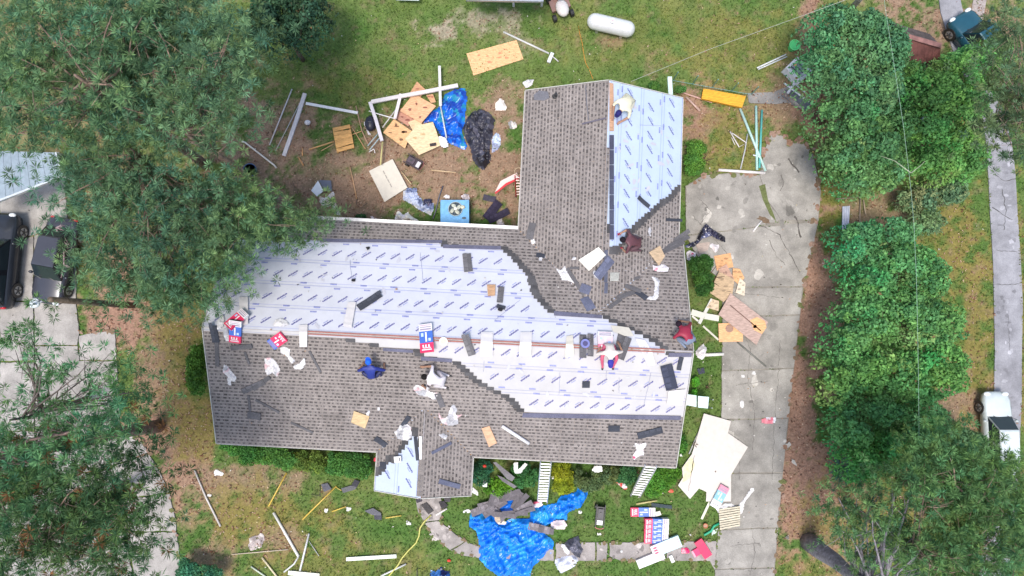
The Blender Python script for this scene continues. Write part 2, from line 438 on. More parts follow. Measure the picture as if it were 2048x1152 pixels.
for i in range(12):
    s = HW+PY-.5-.05-i*.2
    if i < 10:
        mb = MB(); n = .05
        mb.add([sp('porch_w', s, PW-.11, .047), sp('porch_w', s-.19, PW-.11, .05), sp('porch_w', s-.19, PW, .06), sp('porch_w', s, PW, .056), sp('porch_e', HW+PY-.5-s, PW-.1, .047), sp('porch_e', HW+PY-.5-s+.19, PW-.1, .05)], [(0, 1, 2, 3), (3, 2, 5, 4)], jit(SHC, .2)); hpart('ridge_cap', mb, 'grain')

# ================================================================== GROUND
xs = np.concatenate([-np.geomspace(2500, 31, 26), np.arange(-30, 30.01, .1), np.geomspace(31, 2500, 26)])
ys = np.concatenate([-np.geomspace(2500, 19, 26), np.arange(-18, 24.01, .1), np.geomspace(25, 2500, 26)])
GX, GY = np.meshgrid(xs, ys); gx = GX.ravel(); gy = GY.ravel()
GRASS1 = np.array((.075, .150, .034)); GRASS2 = np.array((.165, .195, .062)); DIRT = np.array((.27, .185, .125)); STRAW = np.array((.30, .182, .128)); OLIVE = np.array((.20, .165, .05)); PALE = np.array((.34, .29, .22))
n1 = fbm(gx*.35, gy*.35, 3); n2 = fbm(gx*1.7, gy*1.7, 9); n3 = fbm(gx*5, gy*5, 21)
col = GRASS1+(GRASS2-GRASS1)*np.clip((n1*.7+n2*.5-.35)*1.8, 0, 1)[:, None]
ZONES = [(880, 350, 190, 110, 'd', 1.0), (560, 250, 110, 60, 'd', .9), (650, 330, 180, 90, 'd', .8), (700, 410, 150, 60, 'd', .9), (1000, 330, 70, 120, 'd', 1.0), (1010, 200, 40, 50, 'd', .7), (520, 340, 90, 90, 'd', 1.0), (455, 200, 60, 60, 'd', .5), (960, 40, 90, 25, 'p', .7), (885, 60, 35, 22, 'p', .8),
         (1205, 80, 35, 18, 'd', .6), (1030, 90, 30, 30, 'p', .4), (220, 640, 90, 60, 's', 1.1), (240, 560, 90, 60, 's', .9), (310, 760, 50, 120, 's', .8), (330, 860, 70, 60, 's', 1.2), (370, 930, 60, 70, 's', 1.0), (400, 990, 70, 70, 's', .7), (365, 640, 50, 80, 'o', .9), (365, 780, 40, 120, 'o', .7), (170, 430, 40, 130, 'o', .8), (400, 870, 40, 60, 'o', .9),
         (560, 1060, 120, 70, 'o', .7), (560, 1080, 70, 30, 'd', .7), (480, 960, 130, 30, 'd', .8), (420, 1120, 70, 40, 'd', .8), (650, 1130, 200, 40, 'o', .4), (480, 1020, 80, 60, 'o', .7),
         (1400, 240, 45, 60, 's', 1.1), (1560, 220, 90, 45, 's', .7), (1460, 270, 70, 80, 'o', .7), (1600, 180, 50, 50, 'd', .8), (1650, 260, 50, 90, 's', .9), (1655, 420, 35, 200, 'o', .8), (1625, 600, 40, 260, 's', 1.3), (1600, 860, 60, 220, 's', 1.4), (1620, 1000, 100, 150, 's', 1.3), (1650, 1050, 60, 40, 'o', .8), (1610, 1140, 80, 40, 'o', .5), (1720, 980, 80, 60, 's', .9),
         (1620, 60, 20, 120, 's', 1.1), (1880, 40, 110, 70, 'd', 1.2), (1860, 230, 70, 80, 'o', .7), (1760, 440, 70, 60, 'd', .8), (1900, 480, 70, 120, 'o', .8), (1940, 700, 60, 300, 'o', .9), (1930, 870, 50, 120, 'd', .9), (1830, 1000, 160, 120, 'o', .8), (1870, 990, 40, 60, 'd', .9), (2000, 60, 60, 80, 'd', .9), (970, 1000, 120, 30, 'g', .6), (1400, 730, 40, 100, 'g', .8), (1330, 1030, 130, 60, 'g', .5), (1230, 960, 200, 60, 'g', .7),
         (1340, 1145, 120, 22, 'g', .4), (60, 120, 400, 400, 's', .4), (1300, 250, 30, 120, 'd', .4), (1990, 1000, 90, 150, 'o', .7), (2040, 600, 20, 300, 'o', .7), (1500, 90, 120, 80, 'o', .35), (1350, 60, 200, 60, 'o', .25), (720, 180, 130, 40, 'o', .3)]
TY = dict(d=DIRT, s=STRAW, o=OLIVE, p=PALE, g=GRASS1*.9)
for cx, cy, rx, ry, ty, stg in ZONES:
    c = P(cx, cy); a = abs(P(cx+rx, cy).x-c.x); b = abs(P(cx, cy+ry).y-c.y)
    d = np.sqrt(((gx-c.x)/a)**2+((gy-c.y)/b)**2)
    m = np.clip((1.15-d)*1.6+(n2-.5)*3.4+(n3-.5)*2.0+(n1-.5)*1.2, 0, 1)*min(stg, 1)*(d < 2.2)
    if stg > 1: m = np.clip(m*stg, 0, 1)
    col = col*(1-m[:, None])+TY[ty]*m[:, None]
# scattered bare specks in lawn
sp_ = np.clip((fbm(gx*3.1, gy*3.1, 55)-.62)*7, 0, 1)*.4; col = col*(1-sp_[:, None])+(DIRT*.9)*sp_[:, None]
col *= (.78+.44*n3)[:, None]
gz = np.where((abs(gx) < 31) & (abs(gy) < 25), (n2-.5)*.03+(n3-.5)*.02-.015, -.015)
nx_, ny_ = len(xs), len(ys); ii = (np.arange(ny_-1)[:, None]*nx_+np.arange(nx_-1)[None, :]).ravel()
GF = np.stack([ii, ii+1, ii+1+nx_, ii+nx_], 1)
go = link(bpy.data.objects.new('ground', mesh_np('ground', np.stack([gx, gy, gz], 1), GF, col, 'ground', True))); tag(go, 'patchy lawn with bare dirt, pine straw and thin grass around the house', None, None, 'structure')
def ground_col(x, y):
    i = np.clip(np.searchsorted(xs, x), 0, nx_-1); j = np.clip(np.searchsorted(ys, y), 0, ny_-1); return col[j*nx_+i]

# ------------------------------------------------------------------ slabs, roads, paths
CONC = (.305, .288, .258)
def slabs(name, label, polys, colr, th, matk='concrete', piece='concrete_slab', z=.05):
    root = link(bpy.data.objects.new(name, None)); tag(root, label, None, None, 'structure'); root['wl'] = (0, 0, 0)
    rs = random.Random(3)
    for q0 in polys:
        q = []
        for i, (x, y) in enumerate(q0):
            x2, y2 = q0[(i+1) % len(q0)]; m = max(1, int(math.dist((x, y), (x2, y2))/9)); q.append((x, y))
            for t in range(1, m): q.append((x+(x2-x)*t/m+rs.uniform(-1.3, 1.3), y+(y2-y)*t/m+rs.uniform(-1.0, 1.0)))
        c = jit(colr, .07); pts = [P(x, y, z) for x, y in q]
        mb = MB(); mb.prism(pts, (0, 0, -th), c); part(piece, mb, matk, root)
    return root
DRO = [(1540, 262), (1563, 266), (1580, 288), (1600, 280), (1625, 302), (1642, 380), (1637, 443), (1626, 490), (1607, 574), (1588, 735), (1566, 945), (1550, 1134), (1548, 1230), (1428, 1230), (1430, 1137), (1440, 1058), (1443, 840), (1445, 574), (1440, 560), (1400, 520), (1372, 472), (1371, 372), (1405, 351), (1468, 345), (1519, 350), (1530, 300)]
mb = MB(); mb.prism([P(x, y, .032) for x, y in DRO], (0, 0, -.06), (.26, .24, .205)); solo('driveway_base', mb, 'concrete', kind='structure')
DR = [[(1541, 262), (1563, 268), (1580, 290), (1600, 282), (1624, 304), (1641, 380), (1636, 440), (1563, 440), (1535, 400), (1520, 350), (1530, 300)],
      [(1372, 372), (1405, 352), (1468, 346), (1519, 351), (1534, 401), (1562, 440), (1500, 455), (1440, 462), (1372, 470)],
      [(1373, 473), (1440, 464), (1500, 457), (1636, 443), (1626, 490), (1614, 545), (1606, 572), (1445, 574), (1440, 560), (1400, 520)],
      [(1446, 577), (1605, 575), (1600, 628), (1446, 634)], [(1446, 637), (1599, 631), (1588, 735), (1444, 740)], [(1444, 743), (1587, 738), (1577, 835), (1443, 838)],
      [(1443, 841), (1576, 838), (1566, 945), (1441, 945)], [(1441, 948), (1565, 948), (1554, 1054), (1440, 1058)], [(1437, 1061), (1553, 1057), (1549, 1134), (1430, 1137)], [(1430, 1140), (1549, 1137), (1548, 1230), (1428, 1230)]]
slabs('driveway', 'cracked grey concrete driveway running down the right side of the house', DR, CONC, .10)
WK = [[(1112, 1086), (1190, 1085), (1190, 1122), (1112, 1122)], [(1193, 1085), (1215, 1085), (1213, 1122), (1193, 1122)], [(1219, 1086), (1330, 1084), (1330, 1122), (1240, 1121), (1219, 1112)], [(1333, 1084), (1434, 1082), (1430, 1140), (1420, 1122), (1333, 1122)],
      [(832, 1002), (836, 994), (880, 994), (886, 1012), (880, 1040), (848, 1044), (836, 1024)], [(849, 1046), (881, 1042), (905, 1064), (930, 1082), (900, 1100), (868, 1074)], [(902, 1101), (932, 1083), (960, 1094), (1108, 1100), (1108, 1122), (958, 1116), (930, 1112)]]
slabs('front_path', 'stained concrete footpath curving from the porch to the driveway', WK, (.33, .30, .28), .10, z=.045)
LD = [[(0, 405), (60, 378), (128, 350), (134, 440), (66, 470), (0, 480)], [(0, 483), (66, 473), (66, 600), (0, 604)], [(69, 472), (134, 443), (150, 520), (152, 600), (69, 602)], [(0, 607), (66, 603), (68, 720), (0, 722)],
      [(69, 605), (152, 603), (158, 668), (154, 690), (70, 690)], [(158, 672), (229, 659), (232, 720), (160, 720)], [(70, 693), (155, 692), (158, 722), (233, 723), (236, 800), (70, 800)], [(0, 725), (67, 725), (67, 860), (0, 862)], [(70, 803), (236, 803), (242, 872), (70, 872)],
      [(0, 865), (67, 863), (70, 875), (244, 875), (268, 866), (296, 905), (200, 940), (0, 960)], [(202, 943), (297, 908), (322, 950), (338, 985), (220, 1000)], [(222, 1003), (339, 988), (350, 1040), (352, 1062), (250, 1062)], [(252, 1065), (353, 1065), (358, 1110), (360, 1200), (280, 1200)], [(0, 963), (199, 943), (218, 1003), (248, 1066), (276, 1200), (0, 1200)],
      [(-300, 400), (-3, 405), (-3, 1200), (-300, 1200)]]
slabs('neighbour_driveway', 'pale concrete parking pad and drive beside the left neighbour under the pines', LD, (.335, .315, .29), .10)
def ribbon(name, label, pts, wpx, colr, z, matk, th=.06):
    L_ = []; R_ = []
    for i, (x, y) in enumerate(pts):
        a = pts[max(0, i-1)]; b = pts[min(len(pts)-1, i+1)]; dx, dy = b[0]-a[0], b[1]-a[1]; l = math.hypot(dx, dy); nx, ny = -dy/l, dx/l
        wv = (wpx[i] if isinstance(wpx, list) else wpx)/2*(1+random.uniform(-.04, .04)); L_.append((x+nx*wv, y+ny*wv)); R_.append((x-nx*wv, y-ny*wv))
    root = link(bpy.data.objects.new(name, None)); tag(root, label, None, None, 'structure'); root['wl'] = (0, 0, 0)
    for i in range(len(pts)-1):
        q = [L_[i], R_[i], R_[i+1], L_[i+1]]; mb = MB(); mb.prism([P(x, y, z) for x, y in q], (0, 0, -th), jit(colr, .08)); part('road_panel', mb, matk, root)
ribbon('road', 'narrow grey concrete lane running along the right edge past the hedge trees', [(1862, -160), (1890, -60), (1903, 20), (1925, 95), (1955, 170), (1985, 225), (1999, 290), (2004, 350), (2008, 430), (2014, 520), (2017, 610), (2017, 700), (2016, 790), (2012, 880), (2006, 970), (1998, 1060), (1988, 1150), (1975, 1260)], [40, 40, 44, 40, 36, 44, 50]+[56]*11, (.29, .29, .31), .03, 'concrete')
ribbon('dirt_track', 'pale gravel wheel track beside the top of the lane', [(1958, -60), (1960, 0), (1950, 50), (1945, 100)], 26, (.33, .29, .27), .012, 'ground', .02)
mb = MB(); mb.prism([P(x, y, .02) for x, y in [(1495, 186), (1548, 184), (1580, 170), (1625, 205), (1612, 222), (1575, 205), (1552, 208), (1498, 206)]], (0, 0, -.03), (.25, .24, .23)); solo('gravel_patch', mb, 'concrete', kind='structure')

# ================================================================== OBJECT BUILDERS
CAR_ = {}
def rect(cx, cy, L, W, deg):
    a = math.radians(deg); c, s = math.cos(a), math.sin(a)
    return [(cx+x*c+y*s, cy-x*s+y*c) for x, y in ((-L/2, -W/2), (L/2, -W/2), (L/2, W/2), (-L/2, W/2))]
def slab(name, label, cat, poly, colr, surf='g', off=.03, th=.02, matk='wood', group=None, tilt=0, parts=None):
    """a flat board or sheet; parts = list of (name, poly, colour, material) lying on its face"""
    n = len(poly); pts = [S(x, y, off+th+tilt*(i/n), surf) for i, (x, y) in enumerate(poly)]
    mb = MB()
    if surf == 'r' and n == 4:
        a, b, c, d = poly
        if math.dist(a, b) > math.dist(b, c): a, b, c, d = b, c, d, a
        m = max(2, int(math.dist(b, c)/5)); rs = random.Random(int(a[0]*7+a[1]))
        bow = [0]+[rs.uniform(0, .02) for _ in range(m-1)]+[0]
        L_ = [[S(p[0]+(q[0]-p[0])*i/m, p[1]+(q[1]-p[1])*i/m, off+th+tilt*i/m+bow[i], surf) for i in range(m+1)] for p, q in ((a, d), (b, c))]
        for i in range(m): mb.prism([L_[0][i], L_[1][i], L_[1][i+1], L_[0][i+1]], (0, 0, -th), colr)
    else: mb.prism(pts, (0, 0, -th), colr)
    if not parts: return solo(name, mb, matk, label, cat, group)
    a = sum(pts, Vector())/n; r = thing(name, label, cat, a-Vector((0, 0, th)), group); part('board', mb, matk, r)
    for pn, pp, pc, pm in parts:
        m = MB(); m.prism([S(x, y, off+th+tilt*.5+.006, surf) for x, y in pp], (0, 0, -.005), pc); part(pn, m, pm, r)
    return r
def pole(name, label, cat, pts, r, colr, surf='g', off=None, matk='plastic', flat=False, group=None, n=7):
    p = [S(x[0], x[1], (off if off is not None else r)+(x[2] if len(x) > 2 else 0), surf) for x in pts]
    mb = MB()
    if flat:
        for a, b in zip(p[:-1], p[1:]): mb.bar(a, b, r*2, r*1.1, colr)
    else: mb.tube(p, r, colr, n)
    return solo(name, mb, matk, label, cat, group, smooth=not flat)
def grid_cloth(poly, cell, hf, colf, surf='g', off=.01):
    """a creased sheet: a fine grid clipped to its outline and lifted by folds"""
    px = np.array(poly, float); c = px.mean(0)
    base = [S(x, y, 0, surf) for x, y in poly]; z0 = float(np.mean([b.z for b in base]))
    bx = np.array([[b.x, b.y] for b in base]); mn = bx.min(0); mx = bx.max(0)
    X = np.arange(mn[0], mx[0]+cell, cell); Y = np.arange(mn[1], mx[1]+cell, cell); nx, ny = len(X), len(Y)
    XX, YY = np.meshgrid(X, Y); x = XX.ravel(); y = YY.ravel()
    jx = x+(vnoise(x/cell*.9, y/cell*.9, 5)-.5)*cell*.5; jy = y+(vnoise(x/cell*.9, y/cell*.9, 6)-.5)*cell*.5
    ins = inpoly(np.stack([x, y], 1), [tuple(b) for b in bx])
    I = (np.arange(ny-1)[:, None]*nx+np.arange(nx-1)[None, :]).ravel(); Q = np.stack([I, I+1, I+1+nx, I+nx], 1)
    keep = ins[Q].sum(1) >= 3; Q = Q[keep]
    if len(Q) == 0: return None
    # distance to edge, by erosion
    g = ins.reshape(ny, nx).astype(float); e = g.copy(); cur = g > 0
    for k in range(8):
        q = cur.copy(); q[1:] &= cur[:-1]; q[:-1] &= cur[1:]; q[:, 1:] &= cur[:, :-1]; q[:, :-1] &= cur[:, 1:]; cur = q; e += cur
    e = np.minimum(e.ravel()/6, 1)
    h = hf(x, y)*(.25+.75*e)*e**.5
    if surf == 'r':
        u, v = hinv(x, y); zz = heights(u, v).max(0); zz = np.where(zz > 0, zz, z0)+.045
    else: zz = np.full(len(x), surf if surf != 'g' else 0.)
    V = np.stack([jx, jy, zz+off+h], 1); ctr = V[Q].mean(1); C = colf(ctr[:, 0], ctr[:, 1], ctr[:, 2])
    us, inv = np.unique(Q, return_inverse=True); V = V[us]; Q = inv.reshape(Q.shape)
    loc = np.array([V[:, 0].mean(), V[:, 1].mean(), V[:, 2].min()])
    return V-loc, Q, C, tuple(loc)
def cloth(name, label, cat, poly, colr, surf='g', hgt=.10, freq=3.0, cell=.05, matk='cloth', group=None, seed=None, spots=None, aniso=1.0, ang=0):
    s = seed if seed is not None else int(abs(poly[0][0]*13+poly[0][1]*7))
    ca, sa = math.cos(ang), math.sin(ang)
    def hf(x, y):
        a = (x*ca+y*sa)*freq; b = (-x*sa+y*ca)*freq*aniso
        wx = fbm(a*.5, b*.5, s, 3)*3; wy = fbm(a*.5+9, b*.5, s+3, 3)*3
        if matk == 'tarp' and aniso != 1.0:
            w1 = fbm(x*.7, y*.7, s+1, 3)*5; g1 = 1-abs(2*vnoise(a*.55+w1, b*2.1+w1*.6, s+2)-1)*1.5; g2 = 1-abs(2*vnoise(a*1.9-w1*.7, b*.6+w1, s+4)-1)*1.5; g3 = 1-abs(2*vnoise((a+b)*1.6+w1, (b-a)*3.6, s+5)-1)*1.6
            return hgt*np.clip(.42*np.clip(g1, 0, 1)**1.5+.32*np.clip(g2, 0, 1)**1.5+.26*np.clip(g3, 0, 1), .02, 1)
        r = 1-abs(2*fbm(a+wx, b+wy, s+7, 3)-1)*2.6; r2 = 1-abs(2*vnoise(a*2.3+wy, b*2.3+wx, s+11)-1)
        return hgt*np.clip(.55*r+.45*r2, 0.02, 1)
    cols = [np.array(colr)] if isinstance(colr[0], float) else [np.array(c) for c in colr]
    def cf(x, y, z):
        n = fbm(x*2.2, y*2.2, s+31, 2); C = np.tile(cols[0], (len(x), 1))
        for i, c in enumerate(cols[1:]):
            m = np.clip((fbm(x*(3+i), y*(3+i), s+50+i*9, 2)-.56)*16, 0, 1)[:, None]; C = C*(1-m)+c*m
        return C*(.9+.2*n)[:, None]
    r = grid_cloth(poly, cell, hf, cf, surf)
    if r is None: return None
    V, Q, C, loc = r; me = mesh_np(name, V, Q, C, matk, True)
    o = link(bpy.data.objects.new(name, me)); o.location = loc; o['wl'] = loc
    return tag(o, label, cat, group)
def blob(cx, cy, rx, ry, seed, n=14, deg=0):
    rs = random.Random(seed); a0 = math.radians(deg); o = []
    for i in range(n):
        a = 2*math.pi*i/n; k = rs.uniform(.62, 1.12); x = rx*k*math.cos(a); y = ry*k*math.sin(a)
        o.append((cx+x*math.cos(a0)+y*math.sin(a0), cy-x*math.sin(a0)+y*math.cos(a0)))
    return o
def frame(cx, cy, deg, surf='g', off=0.0):
    """local frame (x right, y forward, z up): forward points at image angle deg (0 = right, 90 = up)"""
    o = S(cx, cy, off, surf); a = math.radians(deg)
    q = S(cx+30*math.cos(a), cy-30*math.sin(a), off, surf); f = q-o
    if surf == 'r' and abs(f.z) < 2: pass
    else: f.z = 0
    f.normalize(); up = Vector((0, 0, 1))
    if surf == 'r':
        e = .05; x0, y0 = o.x, o.y; zc = roofz(x0, y0); gx_ = (roofz(x0+e, y0)-zc)/e; gy_ = (roofz(x0, y0+e)-zc)/e
        if abs(gx_) < 1 and abs(gy_) < 1: up = Vector((-gx_, -gy_, 1)).normalized()
    r = f.cross(up).normalized(); f = up.cross(r)
    return o, Matrix((r, f, up)).transposed()

# ------------------------------------------------------------------ loose shingles
def loose(label, cx, cy, L, W, deg, surf='r', colr=(.12, .115, .125), off=.05, group='loose roof shingles', lift=0.0, name='loose_shingle', th=.014):
    o, M = frame(cx, cy, deg, surf, off); sc = 1/ (FPX/(CAMH-o.z)); l = L*sc; w_ = W*sc
    r = thing(name, label, 'shingle', o, group); mb = MB(); n = 4
    v = []; rs = random.Random(int(cx*31+cy))
    bend = rs.uniform(-.02, .05)+lift
    for i in range(n+1):
        y = (i/n-.5)*l; z = bend*(2*i/n-1)**2
        v += [o+M @ Vector((-w_/2, y, z+th)), o+M @ Vector((w_/2, y, z+th)), o+M @ Vector((-w_/2, y, z)), o+M @ Vector((w_/2, y, z))]
    f = []
    for i in range(n):
        a = i*4; b = a+4; f += [(a, b, b+1, a+1), (a+2, a+3, b+3, b+2), (a, a+2, b+2, b), (a+1, b+1, b+3, a+3)]
    f += [(0, 1, 3, 2), (n*4, n*4+2, n*4+3, n*4+1)]
    mb.add(v, f, colr); part('shingle_base', mb, 'grain', r)
    if L > 34 and W > 11:
        for sgn in (1,):
            mb = MB(); y = -l/2+.03
            while y < l/2-.08:
                wd = rs.uniform(.14, .26); zz = bend*(2*((y+wd/2)/l))**2+th+.004
                mb.box(o+M @ Vector((-w_*.22, y+wd/2, zz)), (w_*.46, wd, .005), jit(tuple(c*1.3 for c in colr), .1), M); y += wd+rs.uniform(.02, .05)
            part('tab', mb, 'grain', r, kind='stuff')
    return r
# ------------------------------------------------------------------ shingle bundles
PINK = (.78, .035, .12); BLUE = (.06, .16, .55); WHT = (.78, .76, .76)
def bundle(label, cx, cy, L, W, deg, surf='r', off=.05, h=.10, group='wrapped shingle bundles', cols=(PINK, BLUE, WHT), z=0):
    o, M = frame(cx, cy, deg, surf, off+z); sc = 1/(FPX/(CAMH-o.z)); l = L*sc; w_ = W*sc
    r = thing('shingle_bundle', label, 'bundle', o, group)
    segs = [(-.5, -.18, cols[0]), (-.18, .24, cols[1]), (.24, .5, cols[2])]
    for a, b, c in segs:
        mb = MB(); mb.box(o+M @ Vector((0, (a+b)/2*l, h/2)), (w_*random.uniform(.97, 1), (b-a)*l, h*random.uniform(.95, 1.03)), jit(c, .06), M); part('wrapper', mb, 'plastic', r)
    mb = MB()
    for a, b, x0, x1, c in ((-.44, -.40, -.36, .36, WHT), (-.37, -.24, -.30, -.20, WHT), (-.37, -.24, -.10, .0, WHT), (-.37, -.24, .12, .22, WHT), (-.37, -.34, -.30, .30, WHT), (-.14, .20, -.06, .06, WHT), (-.12, -.02, .16, .34, (.5, .65, .9)), (.05, .18, -.36, -.18, (.5, .65, .9)), (.28, .33, -.4, .4, (.35, .3, .4)), (.37, .40, -.4, .4, (.35, .3, .4)), (.44, .46, -.4, .4, (.5, .3, .4))):
        mb.box(o+M @ Vector(((x0+x1)/2*w_, (a+b)/2*l, h*1.03+.002)), ((x1-x0)*w_, (b-a)*l, .003), c, M)
    part('printed_label', mb, 'plastic', r, kind='stuff')
    mb = MB()
    for i in range(4): mb.box(o+M @ Vector((0, .502*l, h*(.15+.23*i))), (w_*.96, .012, .012), (.1, .1, .11), M)
    part('shingle_edges', mb, 'grain', r, kind='stuff')
    return r
# ------------------------------------------------------------------ people
def person(label, cx, cy, deg, surf, J, shirt, trousers, shoes=(.05, .045, .04), skin=(.36, .2, .13), hat=None, hair=(.02, .015, .012), gloves=None, hatlabel=None, scale=1.1):
    o, M = frame(cx, cy, deg, 'g' if surf == 'g' else surf, 0)
    if surf == 'r':
        f = M @ Vector((0, 1, 0)); f.z = 0; f.normalize(); rr = f.cross(Vector((0, 0, 1))); M = Matrix((rr, f, Vector((0, 0, 1)))).transposed()
    base = roofz(o.x, o.y) if surf == 'r' else 0.0
    def W_(p):
        q = M @ (Vector(p)*scale); x, y = o.x+q.x, o.y+q.y; z = q.z
        if surf == 'r':
            g = roofz(x, y); g = g if g > 0 else base; z = z+g+.05
        return Vector((x, y, z))
    root = thing('person', label, 'person', W_((0, 0, 0)))
    names = []; verts = []; rad = []; edges = []; reg = []
    def jt(n, p, r): names.append(n); verts.append(Vector(p)); rad.append(r); return len(names)-1
    def mid(a, b, t=.5): return tuple(x+(y-x)*t for x, y in zip(a, b))
    pel = jt('pelvis', J['pelvis'], .155); ch0 = jt('waist', mid(J['pelvis'], J['chest'], .45), .135); ch = jt('chest', J['chest'], .165); nk = jt('neck', mid(J['chest'], J['head'], .52), .062)
    h1 = jt('head1', mid(J['chest'], J['head'], .86), .085); h2 = jt('head2', J['head'], .105)
    edges += [(pel, ch0, 's'), (ch0, ch, 's'), (ch, nk, 's'), (nk, h1, 'k'), (h1, h2, 'h')]
    for sx, sd_ in ((-1, 'L'), (1, 'R')):
        g = lambda k: J.get(k+sd_) or tuple((J[k][0]*sx, J[k][1], J[k][2]))
        sh = g('shoulder'); el = g('elbow'); wr = g('wrist'); hp = g('hip'); kn = g('knee'); an = g('ankle')
        a = jt('sh', sh, .078); b = jt('el', el, .05); b0 = jt('ua', mid(sh, el), .062); c = jt('wr', wr, .032); c0 = jt('fa', mid(el, wr, .35), .048)
        d = Vector(wr)-Vector(el); d.normalize(); side = d.cross(Vector((0, 0, 1))); side = side.normalized() if side.length > .1 else Vector((1, 0, 0))
        pm = jt('pm', Vector(wr)+d*.075, .036)
        edges += [(ch, a, 's'), (a, b0, 's'), (b0, b, J.get('sleeve', 's')), (b, c0, J.get('fore', 'k')), (c0, c, J.get('fore', 'k')), (c, pm, 'g')]
        for i, (off_, ln) in enumerate(((-.030, .065), (-.010, .078), (.010, .073), (.030, .058))):
            f1 = jt('f', Vector(wr)+d*.115+side*off_, .011); f2 = jt('f', Vector(wr)+d*(.115+ln*.5)+side*off_*1.15+Vector((0, 0, -.012)), .0095); f3 = jt('f', Vector(wr)+d*(.115+ln)+side*off_*1.2+Vector((0, 0, -.035)), .008)
            edges += [(pm, f1, 'g'), (f1, f2, 'g'), (f2, f3, 'g')]
        t1 = jt('t', Vector(wr)+d*.045-side*.045*sx, .012); t2 = jt('t', Vector(wr)+d*.085-side*.068*sx, .010); edges += [(c, t1, 'g'), (t1, t2, 'g')]
        a = jt('hip', hp, .105); b0 = jt('th', mid(hp, kn), .088); b = jt('kn', kn, .064); c0 = jt('cf', mid(kn, an, .35), .06); c = jt('an', an, .042)
        tt = Vector(an)+Vector(J.get('toe', (0, .13, -.03))); to = jt('toe', tt, .04)
        edges += [(pel, a, 'p'), (a, b0, 'p'), (b0, b, 'p'), (b, c0, 'p'), (c0, c, 'p'), (c, to, 'f')]
    WV = [W_(v) for v in verts]; loc = root.location
    me = bpy.data.meshes.new('tmp'); me.from_pydata([v-loc for v in WV], [e[:2] for e in edges], [])
    ob = link(bpy.data.objects.new('tmp', me)); sk = ob.modifiers.new('s', 'SKIN'); sk.use_smooth_shade = True
    lay = me.skin_vertices[0].data if len(me.skin_vertices) else None
    if lay is None:
        bm_ = None
    for i, r_ in enumerate(rad): lay[i].radius = (r_*scale, r_*scale); lay[i].use_root = (i == 0)
    sb = ob.modifiers.new('u', 'SUBSURF'); sb.levels = 1; sb.render_levels = 1
    dg = bpy.context.evaluated_depsgraph_get(); ev = ob.evaluated_get(dg); m2 = bpy.data.meshes.new_from_object(ev)
    bpy.data.objects.remove(ob)
    cmap = dict(s=shirt, p=trousers, k=skin, h=skin, f=shoes, g=gloves or skin)
    A = np.array([(WV[e[0]]-loc)[:] for e in edges]); B = np.array([(WV[e[1]]-loc)[:] for e in edges]); R_ = np.array([(rad[e[0]]+rad[e[1]])/2 for e in edges])
    fc = np.zeros(len(m2.polygons)*3); m2.polygons.foreach_get('center', fc); fc = fc.reshape(-1, 3)
    D = B-A; tt = np.clip(((fc[:, None]-A[None])*D[None]).sum(2)/np.maximum((D*D).sum(1), 1e-9)[None], 0, 1)
    dist = np.linalg.norm(fc[:, None]-(A[None]+tt[..., None]*D[None]), axis=2)/R_[None]; idx = dist.argmin(1)
    C = np.array([cmap[edges[i][2]]+(1.,) for i in idx], np.float32)
    at = m2.attributes.new('Col', 'FLOAT_COLOR', 'FACE'); at.data.foreach_set('color', C.ravel())
    m2.materials.clear(); m2.materials.append(mat('skin')); m2.polygons.foreach_set('use_smooth', np.ones(len(m2.polygons), bool))
    bo = link(bpy.data.objects.new('body', m2), root); bo['wl'] = tuple(loc)
    hc = WV[h2]; hd = (WV[h2]-WV[nk]).normalized(); mb = MB()
    top = Vector((0, 0, 1)); ax = hd; sx_ = ax.cross(top).normalized() if ax.cross(top).length > .1 else Vector((1, 0, 0)); upv = sx_.cross(ax)
    Mh = Matrix((sx_, ax, upv)).transposed()
    if hat:
        mb.ell(hc+upv*.025, (.118, .135, .115), hat, Mh, 14, 8); part('cap', mb, 'cloth', root, hatlabel, smooth=True)
        mb = MB(); pts = [hc+Mh @ Vector((math.cos(a)*.10, .09+math.sin(a)*.12, .03)) for a in [math.pi*i/8 for i in range(9)]]
        mb.prism(pts, (0, 0, -.015), tuple(x*.8 for x in hat)); part('cap_brim', mb, 'cloth', root)
    else:
        mb.ell(hc+upv*.02-ax*.01, (.115, .125, .112), hair, Mh, 14, 8); part('hair', mb, 'cloth', root, smooth=True)
    return root
KNEEL = dict(pelvis=(0, -.30, .38), chest=(0, .12, .52), head=(0, .40, .50), shoulder=(.20, .14, .54), elbow=(.42, .18, .32), wrist=(.30, .40, .08), hip=(.12, -.28, .34), knee=(.26, .02, .07), ankle=(.22, -.38, .06), toe=(0, -.12, -.02))
STOOP = dict(pelvis=(0, -.22, .80), chest=(0, .22, .92), head=(0, .50, .84), shoulder=(.19, .22, .92), elbow=(.32, .34, .62), wrist=(.20, .46, .34), hip=(.12, -.20, .76), knee=(.17, -.02, .42), ankle=(.17, -.20, .08))
SQUAT = dict(pelvis=(0, -.20, .30), chest=(0, .10, .58), head=(0, .32, .66), shoulder=(.20, .10, .60), elbow=(.42, .14, .38), wrist=(.34, .36, .20), hip=(.12, -.18, .28), knee=(.34, .12, .42), ankle=(.26, -.10, .08))
SIT = dict(pelvis=(0, -.22, .16), chest=(0, -.02, .52), head=(0, .22, .64), shoulder=(.20, .0, .54), elbow=(.36, .18, .34), wrist=(.18, .40, .22), hip=(.12, -.16, .15), knee=(.25, .28, .34), ankle=(.18, .56, .06))
